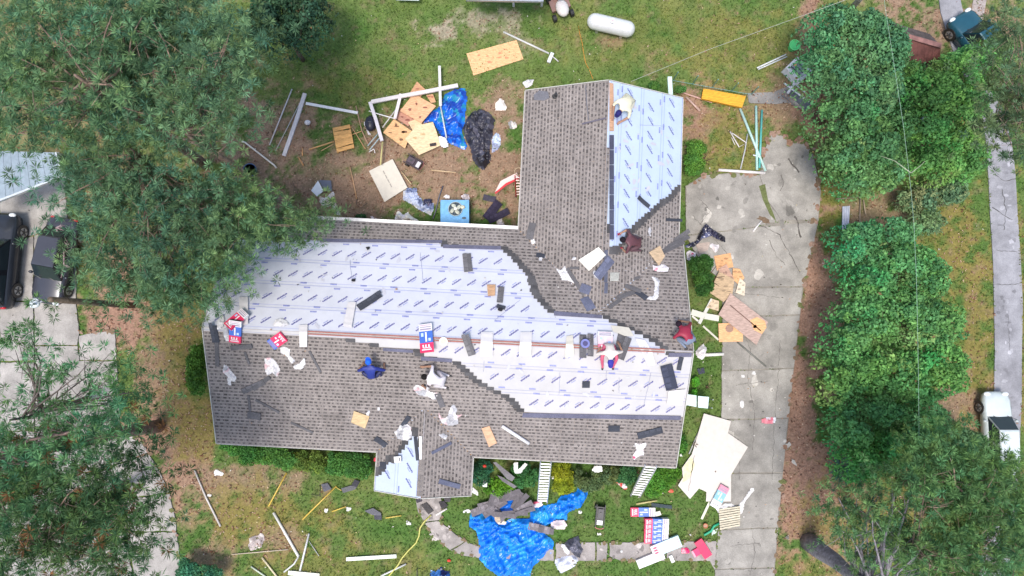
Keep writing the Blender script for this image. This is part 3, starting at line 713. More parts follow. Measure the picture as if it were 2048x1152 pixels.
# ------------------------------------------------------------------ ladder
def ladder(label, a0, a1, b0, b1, zt, group=None, colr=(.66, .67, .68), n=14, name='extension_ladder', railc=None, z0=0.03):
    A0, A1 = P(*a0, z0), P(*a1, z0); B0, B1 = P(*b0, zt), P(*b1, zt)
    r = thing(name, label, 'ladder', (A0+A1)/2, group)
    for a, b in ((A0, B0), (A1, B1)): part('rail', MB().bar(a, b, .045, .09, railc or colr), 'metal', r)
    for i in range(n):
        t = (i+.5)/n; p = A0.lerp(B0, t); q = A1.lerp(B1, t); part('rung', MB().bar(p, q, .045, .04, jit(colr, .05)), 'metal', r)
    for a in (A0, A1): part('rubber_foot', MB().box(a, (.08, .12, .05), (.03, .03, .03)), 'plastic', r)
    return r
# ------------------------------------------------------------------ foliage
def leaves_np(ctr, nrm, size, colr, aspect=.6):
    n = len(ctr); nrm = nrm/np.maximum(np.linalg.norm(nrm, axis=1, keepdims=True), 1e-6)
    r = RNG.normal(size=(n, 3)); a = np.cross(nrm, r); a /= np.maximum(np.linalg.norm(a, axis=1, keepdims=True), 1e-6); b = np.cross(nrm, a)
    s = size[:, None]
    V = np.stack([ctr-a*s, ctr-b*s*aspect, ctr+a*s, ctr+b*s*aspect], 1).reshape(-1, 3)
    return V, np.arange(n*4).reshape(-1, 4), colr
def crown_mesh(lumps, dens, leaf, colr, var=.3, yellow=.12, inner=.35):
    Vs = []; Cs = []
    for (c, r) in lumps:
        n = int(dens*4*math.pi*r*r*.6)
        d = RNG.normal(size=(n, 3)); d[:, 2] = d[:, 2]*.8+.35; d /= np.linalg.norm(d, axis=1, keepdims=True)
        rad = r*(1-inner*RNG.random(n)**2)*(1+.10*RNG.normal(size=n)); p = np.array(c)+d*rad[:, None]*np.array([1, 1, .8])
        k = RNG.uniform(1-var, 1+var); y = RNG.uniform(-yellow, yellow)
        cc = np.array(colr)*k*(1+np.array([y*1.5, y*.4, -y])); C = cc*(1+var*.8*RNG.normal(size=(n, 1))); C = np.clip(C, .008, .7)
        nr = d*.7+RNG.normal(size=(n, 3))*.55; nr[:, 2] = abs(nr[:, 2])+.1
        V, F, _ = leaves_np(p, nr, leaf*(.65+.7*RNG.random(n)), None); Vs.append(V); Cs.append(C)
    V = np.concatenate(Vs); C = np.concatenate(Cs); F = np.arange(len(V)).reshape(-1, 4); return V, F, C
def obj_np(name, V, F, C, matk, parent, kind=None):
    V = V-np.array(WL(parent)); o = link(bpy.data.objects.new(name, mesh_np(name, V, F, C, matk)), parent); o['wl'] = WL(parent); return tag(o, None, None, None, kind)
def limb_tree(root, base, tips, r0, colr, forks=None, top=None):
    mb = MB(); base = Vector(base); top = Vector(top)
    pts = [base.lerp(top, i/6)+Vector((random.uniform(-.08, .08), random.uniform(-.08, .08), 0))*(1 if 0 < i < 6 else 0) for i in range(7)]
    mb.tube(pts, [r0*(1.15-.95*i/6) for i in range(7)], colr, 9); part('trunk', mb, 'bark', root, smooth=True)
    for tp in tips:
        tp = Vector(tp); t = min(max((tp.z-.9-base.z)/max(top.z-base.z, .1), .25), .96); a = base.lerp(top, t)
        m = a.lerp(tp, .5)+Vector((random.uniform(-.25, .25), random.uniform(-.25, .25), -.15)); L_ = (tp-a).length
        r1 = min(r0*.25, .02+.011*L_); mb = MB(); mb.tube([a, a.lerp(m, .5), m, m.lerp(tp, .55)+Vector((random.uniform(-.1, .1), random.uniform(-.1, .1), .05)), tp], [r1, r1*.8, r1*.62, r1*.42, r1*.18], jit(colr, .12), 6)
        # side twigs
        for k in range(3):
            q = m.lerp(tp, random.uniform(.1, .9)); e = q+Vector((random.uniform(-.8, .8), random.uniform(-.8, .8), random.uniform(-.1, .35))); mb.tube([q, q.lerp(e, .5)+Vector((0, 0, .04)), e], [r1*.28, r1*.2, .006], jit(colr, .12), 5)
        part('branch', mb, 'bark', root, smooth=True)
def broadleaf(name, label, cat, ells, h, colr, dens=210, leaf=.085, lump=(.35, .75), group=None, base=None, var=.28, lumpn=1.0, kind_trunk=True, zmin=.3):
    """ells: image ellipses (px, py, rx, ry) of the crown's outline"""
    cx, cy = np.mean([e[0] for e in ells]), np.mean([e[1] for e in ells]); zc = h*.65
    p0 = P(cx, cy, zc); b = base or (p0.x+.6*(1 if p0.x > 0 else -1), p0.y); root = thing(name, label, cat, (b[0], b[1], 0), group)
    lumps = []; tips = []
    for ex, ey, rx, ry in ells:
        sc = (CAMH-zc)/FPX; A = rx*sc; B = ry*sc; c = P(ex, ey, zc)
        n = int(lumpn*(2+A*B*3.6/(lump[1]**2)/1.6))
        for i in range(n):
            a = random.uniform(0, 2*math.pi); q = math.sqrt(random.uniform(0, 1)); r = random.uniform(*lump)*(1-.35*q); r = min(r, A*.7, B*.7)
            k = max(0.0, 1-r*.75/min(A, B))
            x = c.x+A*k*q*math.cos(a); y = c.y+B*k*q*math.sin(a)
            z = max(h*(.50+.40*math.sqrt(max(0, 1-(q*.92)**2)))-r*.6+random.uniform(-.16, .10)*h*.3, zmin)
            lumps.append(((x, y, z), r)); 
            if i % 4 == 0: tips.append((x, y, z-r*.3))
    V, F, C = crown_mesh(lumps, dens, leaf, colr, var)
    if kind_trunk:
        sd_ = int(abs(cx)); VV = [V]; CC = [C]
        for ex, ey, rx, ry in ells:
            sc = (CAMH-zc)/FPX; A = rx*sc*1.08; B = ry*sc*1.08; c = P(ex, ey, zc); n = int(A*B*3.14*dens*2.2); a = RNG.uniform(0, 6.283, n); q = np.sqrt(RNG.random(n)); lob = 1+.16*(fbm(np.cos(a)*2.2+ex, np.sin(a)*2.2+ey, sd_)-.5)*2
            x = c.x+A*q*lob*np.cos(a); y = c.y+B*q*lob*np.sin(a); f1 = fbm(x*1.1, y*1.1, sd_+3); f2 = fbm(x*3.2, y*3.2, sd_+9)
            z = h*(.40+.42*np.sqrt(np.clip(1-(q*.97)**2, 0, 1)))+(f1-.5)*1.5+(f2-.5)*.9-RNG.random(n)**2*.5; ok = (f2*.6+f1*.4 > .39); z = np.maximum(z, .4)
            kk = (1+(f1-.5)*.7+(f2-.5)*.5)[:, None]*(1+.24*RNG.normal(size=(n, 1))); cc = np.array(colr)*kk; cc[:, 0] *= 1+(fbm(x*.8, y*.8, sd_+44)-.5)*1.8; dd_ = RNG.random(n) < .02; cc[dd_] = (.22, .15, .07)
            nr = RNG.normal(size=(n, 3))*.6; nr[:, 2] = abs(nr[:, 2])+.45; v_, _, _ = leaves_np(np.stack([x, y, z], 1)[ok], nr[ok], (leaf*(.6+.8*RNG.random(n)))[ok], None, .5); VV.append(v_); CC.append(np.clip(cc[ok], .01, .6))
        V = np.concatenate(VV); C = np.concatenate(CC); F = np.arange(len(V)).reshape(-1, 4)
    obj_np('crown', V, F, C, 'leaf', root)
    if kind_trunk: limb_tree(root, (b[0], b[1], 0), tips[:10], .03+.013*h, (.16, .12, .09), top=(b[0]*.6+p0.x*.4, b[1]*.6+p0.y*.4, h*.75))
    else:
        mb = MB()
        for i in range(5): a = i*1.3; mb.tube([(b[0], b[1], 0), (b[0]+.25*h*math.cos(a), b[1]+.25*h*math.sin(a), h*.5)], [.03, .012], (.16, .11, .07), 5)
        part('stems', mb, 'bark', root, kind='stuff')
    return root
def pine(label, base, top, r0, clusters, colr, group='tall pines', tufts=11, nl=.27, needles=34, barkc=(.25, .18, .14), spread=1.1, name='pine_tree', dead=0.0):
    """base/top: world points; clusters: world points where needles gather"""
    root = thing(name, label, 'pine tree', base, group)
    limb_tree(root, base, clusters, r0, barkc, top=top)
    T = []; col_ = []
    for c in clusters:
        n = max(3, int(tufts*2.5*random.uniform(.6, 1.35))); kc = random.uniform(.78, 1.22); hs = random.uniform(-.10, .12)
        for i in range(n):
            T.append((c[0]+random.gauss(0, spread*.5), c[1]+random.gauss(0, spread*.5), c[2]+random.gauss(.0, spread*.22)))
            k = kc*random.uniform(.65, 1.3); h2_ = hs+random.uniform(-.08, .14); q = np.array(colr)*k*(1+np.array([h2_*1.6, h2_*.3, -h2_]))
            if random.random() < dead: q = np.array((.24, .12, .05))*random.uniform(.7, 1.2)
            col_.append(q)
    T = np.array(T); col_ = np.array(col_); n = len(T); m = needles
    d = RNG.normal(size=(n, m, 3)); d[..., 2] = abs(d[..., 2])*.75+.05; ax = RNG.normal(size=(n, 1, 3))*.25; d = d/np.linalg.norm(d, axis=2, keepdims=True)+ax; d /= np.linalg.norm(d, axis=2, keepdims=True)
    ln = nl*(.65+.45*RNG.random((n, m, 1))); side = np.cross(d, RNG.normal(size=(n, m, 3))); side /= np.linalg.norm(side, axis=2, keepdims=True); wd = .0125
    o_ = T[:, None]+d*.03; tip = T[:, None]+d*ln; tip[..., 2] -= ln[..., 0]*.12
    mid_ = o_+(tip-o_)*.5
    V = np.stack([o_, mid_+side*wd, tip, mid_-side*wd], 2).reshape(-1, 3); F = np.arange(n*m*4).reshape(-1, 4)
    C = np.repeat(col_, m, 0)*(1+.20*RNG.normal(size=(n*m, 1))); obj_np('needles', V, F, np.clip(C, .01, .6), 'needle', root)
    return root
def ell_pts(ells, zr, n):
    out = []; tot = sum(e[2]*e[3] for e in ells)
    for ex, ey, rx, ry in ells:
        for i in range(max(1, int(round(n*rx*ry/tot)))):
            a = random.uniform(0, 2*math.pi); q = math.sqrt(random.random()); z = random.uniform(*zr)-q*q*.8
            p = P(ex+rx*q*math.cos(a), ey+ry*q*math.sin(a), z); out.append((p.x, p.y, p.z))
    return out

def car(name, label, cat, cx, cy, deg, L, W, H, colr, suv=False, group=None, glass=(.02, .03, .035)):
    c = P(cx, cy, .8); a = math.radians(deg); f = Vector((math.cos(a), math.sin(a), 0)); r_ = Vector((f.y, -f.x, 0)); M = Matrix((r_, f, Vector((0, 0, 1)))).transposed()
    o = Vector((c.x, c.y, 0)); root = thing(name, label, cat, o, group); w_ = W/2; q = lambda x, y, z: o+M @ Vector((x, y, z))
    zb = H*.60; hb = H*.56
    st_ = [(-.50, .62, .40, zb*.78), (-.488, .82, .30, zb*.90), (-.46, .93, .26, zb*.98), (-.40, .99, .24, zb), (-.15, 1, .22, zb), (.15, 1, .22, zb), (.30, .99, .24, hb), (.40, .975, .26, hb*.96), (.455, .90, .28, hb*.88), (.486, .74, .32, hb*.78), (.50, .48, .42, hb*.66)]
    V = []; F = []
    for y, hw, zl, zt in st_:
        x = w_*hw
        V += [q(-x*.9, y*L, zl), q(-x, y*L, (zl+zt)/2), q(-x*.97, y*L, zt*.93), q(-x*.82, y*L, zt), q(0, y*L, zt*1.03), q(x*.82, y*L, zt), q(x*.97, y*L, zt*.93), q(x, y*L, (zl+zt)/2), q(x*.9, y*L, zl)]
    for i in range(len(st_)-1):
        for k in range(9): b = i*9; F.append((b+k, b+(k+1) % 9, b+9+(k+1) % 9, b+9+k))
    F.append(tuple(range(8, -1, -1))); F.append(tuple(range((len(st_)-1)*9, len(st_)*9)))
    part('body', MB().add(V, F, colr), 'paint', root, smooth=True)
    y0, y1, y2, y3 = (.22*L, .08*L, -.26*L if not suv else -.38*L, -.38*L if not suv else -.47*L); hw0, hw1 = w_*.88, w_*.70
    lo = [q(-hw0, y3, zb), q(hw0, y3, zb), q(hw0, y0, hb*1.02), q(-hw0, y0, hb*1.02)]; hi = [q(-hw1, y2, H*.97), q(hw1, y2, H*.97), q(hw1, y1, H), q(-hw1, y1, H)]
    mb = MB(); mb.add(lo+hi, [(0, 1, 5, 4), (1, 2, 6, 5), (2, 3, 7, 6), (3, 0, 4, 7)], tuple(x*.5 for x in colr)); part('pillars', mb, 'paint', root)
    rc = [q(x, y, H+.03) for x, y in ((-hw1*.9, y2*.94), (hw1*.9, y2*.94), (hw1*.9, y1*.8), (-hw1*.9, y1*.8))]; mb = MB(); mb.add(hi+rc, [(4, 5, 6, 7), (0, 1, 5, 4), (1, 2, 6, 5), (2, 3, 7, 6), (3, 0, 4, 7)], colr); part('roof', mb, 'paint', root)
    def pane(nm, A, B, C_, D, m=.10, ins=.012):
        ce = (A+B+C_+D)/4; n = (B-A).cross(D-A).normalized(); n = n if n.dot(ce-q(0, (y0+y3)/2, H*.6)) > 0 else -n
        part(nm, MB().add([p.lerp(ce, m)+n*ins for p in (A, B, C_, D)], [(0, 1, 2, 3)], glass), 'glass', root)
    pane('windshield', lo[3], lo[2], hi[2], hi[3], .06); pane('rear_window', lo[0], lo[1], hi[1], hi[0])
    for s in (0, 1):
        A, B, C_, D = (lo[1], lo[2], hi[2], hi[1]) if s else (lo[0], lo[3], hi[3], hi[0])
        pane('side_window', A, A.lerp(B, .48), D.lerp(C_, .48), D); pane('side_window', A.lerp(B, .52), B, C_, D.lerp(C_, .52))
    R = .33*min(1, W/1.55+.08)
    for sx in (-1, 1):
        for y in (.31*L, -.30*L):
            wc = q(sx*(w_-.10), y, R); t = M @ Vector((sx*.12, 0, 0)); mb = MB(); mb.tube([wc-t, wc+t], R, (.02, .02, .022), 20); wh = part('wheel', mb, 'plastic', root)
            mb = MB(); mb.tube([wc+t*1.0, wc+t*1.06], R*.62, (.38, .39, .40), 14)
            for k in range(5):
                an = k*1.2566; mb.bar(wc+t*1.1, wc+t*1.1+M @ Vector((0, math.cos(an)*R*.55, math.sin(an)*R*.55)), .05, .03, (.1, .1, .1))
            part('rim', mb, 'metal', wh)
        part('headlight', MB().ell(q(sx*w_*.66, .475*L, hb*.82), (.16, .10, .08), (.75, .78, .8), M), 'glass', root, smooth=True)
        part('tail_light', MB().ell(q(sx*w_*.70, -.485*L, zb*.82), (.15, .07, .09), (.45, .02, .03), M), 'glass', root, smooth=True)
        part('side_mirror', MB().ell(q(sx*(w_+.09), .17*L, zb*1.04), (.10, .07, .07), tuple(x*.7 for x in colr), M), 'paint', root, smooth=True)
    for s in (-1, 1): part('wiper', MB().bar(q(s*.3, y0+.02, hb*1.05), q(s*.3+.35, y0-.12, hb*1.05+.09), .02, .015, (.02, .02, .02)), 'plastic', root)
    return root

# ================================================================== THINGS ON THE ROOF
bundle('wrapped pink, blue and white shingle bundle standing alone mid ridge beside a cream disc', 853, 677, 58, 27, 93)
bundle('pink wrapped bundle at the far left ridge end, upper of the pair', 474, 640, 44, 22, 40, cols=(PINK, PINK, WHT), z=.1)
bundle('red and blue bundle at the far left ridge end, lower of the pair', 472, 662, 48, 24, 118-45, cols=(PINK, BLUE, WHT))
bundle('small red bundle end poking over the ridge left of a white strip', 556, 680, 34, 24, 215, cols=(PINK, PINK, BLUE))
bundle('torn open pink and white bundle between the cream shirted worker and the ridge', 1210, 684, 40, 30, 92, cols=((.80, .25, .35), (.78, .60, .62), WHT), h=.12)
LS = [('grey shingle lying upright on the membrane near the top starter strip', 935, 526, 42, 17, 96), ('long dark shingle slanting on the membrane, touching a white strip', 739, 602, 52, 16, 33), ('curved grey shingle crossing the ridge right of the pink bundle', 937, 690, 46, 15, 103),
      ('torn grey shingle beside the small tan wood square', 1001, 590, 36, 12, 84), ('left shingle of the pair on the ridge under the blue tape roll', 1166, 692, 50, 14, 90), ('right shingle of the pair on the ridge under the blue tape roll', 1181, 690, 48, 12, 90),
      ('grey shingle leaning right behind the cream shirted worker', 1240, 688, 54, 16, 78), ('second grey shingle fanned behind the cream shirted worker', 1249, 697, 50, 14, 70), ('wide dark slate shingle near the right gable edge', 1338, 754, 55, 24, 104), ('narrow dark shingle above the wide one at the right gable', 1360, 727, 28, 9, 80),
      ('short dark square of shingle alone on the lower membrane', 1172, 769, 15, 14, 0), ('grey shingle slanting on the front slope at right, beside a dark patch', 1300, 866, 50, 15, 14), ('dark rectangular patch shingle on the front slope below the membrane edge', 1228, 857, 23, 14, 0),
      ('small dark shingle scrap left of the torn grey shingle', 1002, 614, 18, 8, -15), ('broad slate shingle leaning by the cream board', 1208, 536, 52, 20, 52), ('grey stick shingle slanting left of the cream board', 1151, 563, 66, 8, -57), ('purple grey shingle square below the grey stick shingle', 1171, 578, 22, 18, -20),
      ('rust grey shingle below the purple square near the starter strip', 1176, 607, 30, 20, -60), ('grey shingle upright near the inner corner of the wing', 1062, 462, 34, 16, 78), ('small dark shingle on the wing slope by a white scrap', 1081, 511, 18, 10, 0), ('long shingle slanting over the right eave, front of a set of three', 1350, 487, 70, 10, 33), ('long shingle slanting over the right eave, middle of a set of three', 1343, 496, 60, 10, 30),
      ('long shingle slanting over the right eave, rear of a set of three', 1354, 478, 62, 9, 38), ('dark bent shingle stuck at the top of the staircase edge on the wing', 1287, 404, 32, 9, -42), ('dark upright shingle at the left gable above the white rags', 429, 668, 36, 15, 88), ('long thin shingle running down the left gable end', 434, 705, 62, 8, 92),
      ('grey shingle lying level below the red and blue bundles', 483, 694, 44, 10, 6), ('grey shingle slanting on the left slope, upper of two by the rag', 507, 773, 52, 12, 24), ('grey shingle crossing it, lower of two by the rag', 523, 766, 46, 9, 36), ('thin upright shingle below the crossed pair on the left slope', 499, 810, 44, 5, -84),
      ('square grey shingle low on the left slope', 509, 831, 26, 16, -10), ('thin slanting shingle right of the square one low on the left slope', 535, 812, 52, 5, -28), ('thin shingle slanting near the left front eave', 604, 855, 48, 5, -25), ('long thin shingle slanting below the white strip on the ridge', 630, 723, 50, 5, -62), ('tiny thin shingle under the white and grey scraps', 494, 716, 28, 5, -70),
      ('slate shingle slanting on the right slope of the porch roof', 899, 968, 46, 9, -15), ('dark shingle standing along the porch ridge', 833, 897, 46, 7, -84), ('bluish shingle slanting on the porch valley', 883, 896, 44, 6, 28), ('dark square shingle at the porch left edge', 766, 931, 14, 14, 0), ('dark curled shingle above the porch rag', 764, 885, 34, 12, -50), ('grey shingle right of the bracket shaped white sheet', 1252, 590, 40, 10, 20),
      ('grey shingle slanting below the wing valley', 1266, 577, 34, 9, -20), ('grey shingle by the small patch near the valley foot', 1230, 607, 34, 8, 35), ('dark shingle lying in the middle of the rear right slope', 1283, 590, 26, 12, -35), ('thin dark shingle near the right eave, pointing to the set of three', 1348, 440, 40, 6, -45), ('bent grey shingle right beside the black cap worker', 880, 800, 32, 12, -68),
      ('short dark shingle over the rag at the porch valley', 812, 842, 26, 10, 55), ('small shingle level with the cream bracket sheet', 1274, 556, 14, 6, 15), ('small level shingle under the bent white scrap', 1149, 536, 20, 5, 0)]
for i, (lb, x, y, L_, W_, d) in enumerate(LS):
    cl = (.055, .06, .075) if 'dark' in lb else ((.13, .14, .20) if ('slate' in lb or 'purple' in lb or 'bluish' in lb) else (.13, .125, .13))
    if 'wide dark slate' in lb: cl = (.045, .05, .075)
    if L_ < 26 or W_ < 9:
        o_, M_ = frame(x, y, d, 'r', .05); sc = (CAMH-o_.z)/FPX
        solo('loose_shingle', MB().box(o_+M_ @ Vector((0, 0, .01)), (W_*sc, L_*sc, .018), cl, M_), 'grain', lb, 'shingle', 'loose roof shingles')
    else: loose(lb, x, y, L_, W_, d, 'r', cl, .05+.016*(i % 3))
# white strips
STR = [('tall white strip at the left end of the membrane behind the red bundle', [(478, 594), (496, 594), (496, 648), (480, 652)]), ('white strip slanting beside the long dark shingle', [(696, 604), (712, 604), (703, 656), (686, 652)]), ('white strip standing upright across the ridge near the left', [(598, 650), (615, 649), (614, 694), (599, 694)]),
       ('wide white strip across the ridge, left one of two in the middle', [(962, 664), (986, 664), (985, 714), (960, 712)]), ('wide white strip across the ridge, right one of two in the middle', [(1041, 664), (1064, 664), (1062, 712), (1038, 712)]),
       ('cream curled strip left of the shingles under the tape roll', [(1133, 672), (1146, 670), (1148, 712), (1130, 716)]), ('long curved white sheet right of the fanned shingles', [(1270, 676), (1290, 680), (1305, 704), (1311, 730), (1296, 732), (1284, 706)]),
       ('white strip laid from the gabled edge towards the worker in cream', [(1222, 650), (1258, 655), (1268, 672), (1250, 672), (1226, 662)]), ('pale torn square of membrane at the lower right gable corner', [(1337, 782), (1376, 778), (1374, 812), (1334, 808)])]
for lb, q in STR: slab('white_strip', lb, 'plastic strip', q, (.64, .615, .61) if 'cream' not in lb else (.62, .58, .49), 'r', .055, .018, 'plastic', 'white backing strips on the roof', tilt=.03)
slab('wood_scrap', 'small tan wood square on the white membrane', 'plywood', [(974, 569), (991, 569), (990, 591), (976, 592)], (.50, .30, .17), 'r', .05, .03)
slab('wood_scrap', 'tan plywood scrap low on the left slope beside white plastic', 'plywood', [(708, 822), (739, 833), (730, 857), (702, 845)], (.55, .40, .22), 'r', .06, .03)
slab('wood_scrap', 'orange plywood offcut on the front slope left of a white pipe', 'plywood', [(963, 857), (979, 852), (994, 886), (978, 894)], (.60, .36, .22), 'r', .06, .03)
slab('wood_scrap', 'tan plywood piece on the rear right slope near the wing valley', 'plywood', [(1298, 505), (1320, 491), (1330, 512), (1318, 531)], (.52, .38, .24), 'r', .06, .03)
slab('white_board', 'cream white rectangular board near the wing valley', 'board', [(1157, 520), (1197, 494), (1212, 510), (1178, 542)], (.78, .76, .66), 'r', .07, .03)
slab('grey_patch', 'square grey shingle patch beside the valley under the cream board', 'patch', [(1220, 545), (1239, 545), (1237, 562), (1220, 562)], (.42, .42, .38), 'r', .055, .012, 'grain')
pole('white_pipe', 'white round pipe lying across the front slope', 'pipe', [(1004, 852), (1058, 887)], .07, (.76, .74, .75), 'r', .12)
pole('trim_strip', 'dark trim strip reaching left from the worker in cream on the wing ridge', 'strip', [(1164, 248), (1212, 236)], .03, (.12, .11, .14), 'r', .06, flat=True)
pole('trim_strip', 'thin dark trim lying upright on the wing slope above the longer strip', 'strip', [(1171, 172), (1173, 200), (1177, 240)], .018, (.14, .14, .16), 'r', .06, flat=True)
o_ = hit(887, 683, .06); r_ = thing('tape_disc', 'cream round lid on the ridge right of the pink bundle', 'lid', o_); part('disc', MB().tube([o_, o_+Vector((0, 0, .04))], .16, (.76, .70, .58), 20), 'plastic', r_); part('ring', MB().tube([o_+Vector((0, 0, .04)), o_+Vector((0, 0, .055))], .10, (.62, .50, .40), 18), 'plastic', r_)
o_ = hit(1170, 687, .10); r_ = thing('tape_roll', 'round blue tape roll on the paired shingles at the ridge', 'tape', o_); part('roll', MB().tube([o_, o_+Vector((0, 0, .09))], .17, (.13, .15, .40), 22), 'plastic', r_); part('core', MB().tube([o_+Vector((0, 0, .09)), o_+Vector((0, 0, .10))], .095, (.02, .02, .12), 18), 'plastic', r_)
o_ = hit(1111, 193, 0); r_ = thing('vent_pipe', 'black vent pipe near the top left corner of the wing roof', 'vent', o_); part('pipe', MB().tube([o_, o_+Vector((0, 0, .30))], .055, (.03, .03, .03), 12), 'plastic', r_); part('flashing', MB().tube([o_+Vector((0, 0, -.05)), o_+Vector((0, 0, .08))], [.15, .10], (.05, .05, .05), 14), 'plastic', r_)
slab('grey_patch', 'ragged grey membrane patch near the top left of the wing', 'patch', [(1067, 190), (1078, 181), (1096, 183), (1099, 196), (1088, 201), (1068, 200)], (.17, .17, .19), 'r', .055, .01, 'grain')
for lb, x, y, r in (('small black scrap on the membrane under the top starter strip', 736, 496, 5), ('small black scrap between the printed words mid membrane', 707, 560, 5), ('small black scrap below the membrane on the lower ridge side', 1000, 619, 6)):
    slab('shingle_scrap', lb, 'scrap', blob(x, y, r, r*.8, int(x), 7), (.03, .03, .035), 'r', .05, .03, 'grain')
slab('nail_box', 'small white box with a black top on the porch membrane', 'box', rect(795, 919, 14, 12, 5), (.78, .78, .76), 'r', .06, .12, 'plastic', parts=[('box_opening', rect(796, 919, 8, 7, 5), (.04, .04, .05), 'plastic')])
slab('white_strip', 'white strip beside the dark shingle on the porch ridge', 'plastic strip', [(838, 872), (844, 873), (843, 919), (839, 919)], (.8, .8, .78), 'r', .06, .02, 'plastic')
RG = [('white star shaped rag near the wing valley', [(1110, 536), (1122, 540), (1130, 532), (1138, 548), (1151, 568), (1136, 562), (1124, 562), (1118, 548)], 0), ('small white oval rag leaning on the broad slate shingle', [(1184, 545), (1191, 540), (1199, 553), (1197, 560), (1190, 556)], 0),
      ('white bracket shaped sheet on the rear right slope', [(1301, 552), (1314, 556), (1319, 562), (1317, 594), (1308, 602), (1291, 599), (1293, 594), (1306, 592), (1309, 566)], 0), ('thin white scrap near the wing staircase edge', [(1294, 463), (1300, 452), (1303, 463), (1300, 468), (1304, 478), (1298, 470)], 0),
      ('small white crumpled scrap at the inner wing corner', [(1060, 480), (1068, 478), (1072, 486), (1064, 490)], 0), ('tiny white scrap under the dark shingle on the wing', [(1076, 515), (1085, 514), (1085, 523), (1077, 523)], 0), ('small white fan shaped scrap left of the cream board', [(1141, 522), (1146, 514), (1154, 514), (1150, 520)], 0),
      ('white rag below the black haired worker', [(826, 776), (834, 768), (846, 774), (862, 783), (879, 785), (882, 797), (868, 800), (856, 793), (842, 792), (832, 786)], 1), ('large white rag with a tail right of the porch valley', [(876, 820), (884, 836), (894, 834), (902, 812), (909, 808), (916, 820), (910, 830), (926, 828), (916, 836), (918, 848), (900, 852), (884, 846), (878, 834)], 1),
      ('white and pink rag pile on the porch valley top', [(788, 864), (796, 858), (801, 848), (814, 847), (824, 855), (824, 874), (814, 882), (796, 878)], 1), ('small white rag on the front slope right of the porch', [(876, 868), (888, 866), (896, 872), (892, 880), (882, 874)], 0), ('white pink rag near the left row, beside crossed shingles', [(530, 716), (542, 714), (552, 722), (562, 738), (556, 754), (546, 745), (536, 752), (530, 740)], 1),
      ('white torn wrapper left of the left row of rags', [(449, 728), (456, 732), (466, 744), (476, 756), (470, 764), (464, 762), (464, 772), (456, 768), (456, 752), (446, 744)], 1), ('white rag uppermost of the chain under the small red bundle', [(560, 696), (570, 692), (582, 700), (580, 710), (592, 722), (584, 728), (574, 712), (562, 706)], 0), ('white rag at the bottom of the chain under the small red bundle', [(586, 732), (600, 726), (610, 714), (613, 726), (606, 738), (592, 740)], 0),
      ('white torn paper hump on the ridge above the small red bundle', [(545, 652), (552, 640), (564, 636), (574, 642), (580, 650), (564, 654)], 0), ('pink and white torn wrapper near the front right eave', [(1264, 912), (1272, 900), (1268, 884), (1278, 888), (1291, 884), (1293, 890), (1287, 896), (1288, 910), (1276, 912), (1268, 920)], 2),
      ('pink and white torn wrapper below the tan plywood on the rear right slope', [(1303, 530), (1314, 532), (1326, 528), (1338, 536), (1335, 545), (1318, 545), (1306, 541)], 2), ('white blue and pink wrapper hanging at the right eave', [(1371, 504), (1379, 501), (1392, 506), (1392, 518), (1380, 524), (1372, 518)], 2), ('white rags tangled at the left gable beside the red bundles', [(436, 640), (448, 628), (452, 646), (444, 656), (437, 662)], 0),
      ('white wrapper under the red and blue bundles at left', [(448, 652), (458, 640), (460, 668), (470, 684), (455, 684), (448, 672)], 0), ('white pointed scrap touching the tan plywood on the left slope', [(732, 828), (738, 819), (742, 822), (737, 834)], 0), ('tiny white bird shaped scrap above the porch', [(754, 815), (760, 814), (761, 822), (755, 822)], 0), ('white torn paper at the wing top left corner', [(1044, 166), (1056, 160), (1068, 160), (1064, 172), (1052, 178)], 1)]
for i, (lb, q, m) in enumerate(RG):
    c = [(.66, .65, .65), (.45, .45, .47)] if m == 0 else ([(.66, .64, .64), (.66, .45, .46), (.42, .42, .44)] if m == 1 else [(.78, .74, .75), (.75, .06, .16), (.7, .68, .7)])
    cloth('rag', lb, 'rag', q, c, 'r', .13, 7.0, .03, 'cloth', 'white rags and torn wrappers on the roof')
# people
person('worker in a blue cap and dark blue shirt kneeling on the left front slope', 748, 741, 97, 'r', dict(SQUAT, chest=(0, .06, .56), head=(0, .34, .60), wristL=(-.34, .22, .12), elbowL=(-.46, .02, .34), wristR=(.42, .16, .14), elbowR=(.46, .0, .36), knee=(.30, -.02, .36), ankle=(.26, -.20, .08), pelvis=(0, -.22, .28)), (.018, .035, .24), (.015, .02, .09), hat=(.02, .13, .72), skin=(.32, .18, .12), hatlabel='bright blue cap')
person('black haired worker in a white shirt crouching right of the porch valley', 873, 757, 165, 'r', dict(KNEEL, head=(0, .36, .52), wristL=(-.38, .36, .1), wristR=(.3, .5, .1)), (.68, .64, .66), (.62, .58, .60), hat=None, hair=(.012, .010, .010))
person('worker in a cream shirt and navy cap sitting at the ridge by the torn bundle', 1216, 700, 268, 'r', dict(SIT, head=(0, .40, .62), chest=(0, .10, .54), shoulder=(.21, .08, .54), wristL=(-.36, -.14, .20), elbowL=(-.42, .06, .32), wristR=(.34, .0, .22), elbowR=(.42, .12, .3)), (.74, .66, .60), (.60, .10, .18), hat=(.05, .05, .34), hatlabel='navy blue cap')
person('worker in a red top and grey blue jeans bending at the right eave', 1364, 668, 128, 'r', dict(KNEEL, pelvis=(0, -.26, .46), wristL=(-.30, .02, .08), elbowL=(-.40, .1, .3), wristR=(.26, .36, .1)), (.30, .02, .05), (.20, .24, .33), hair=(.02, .012, .02), shoes=(.03, .03, .035))
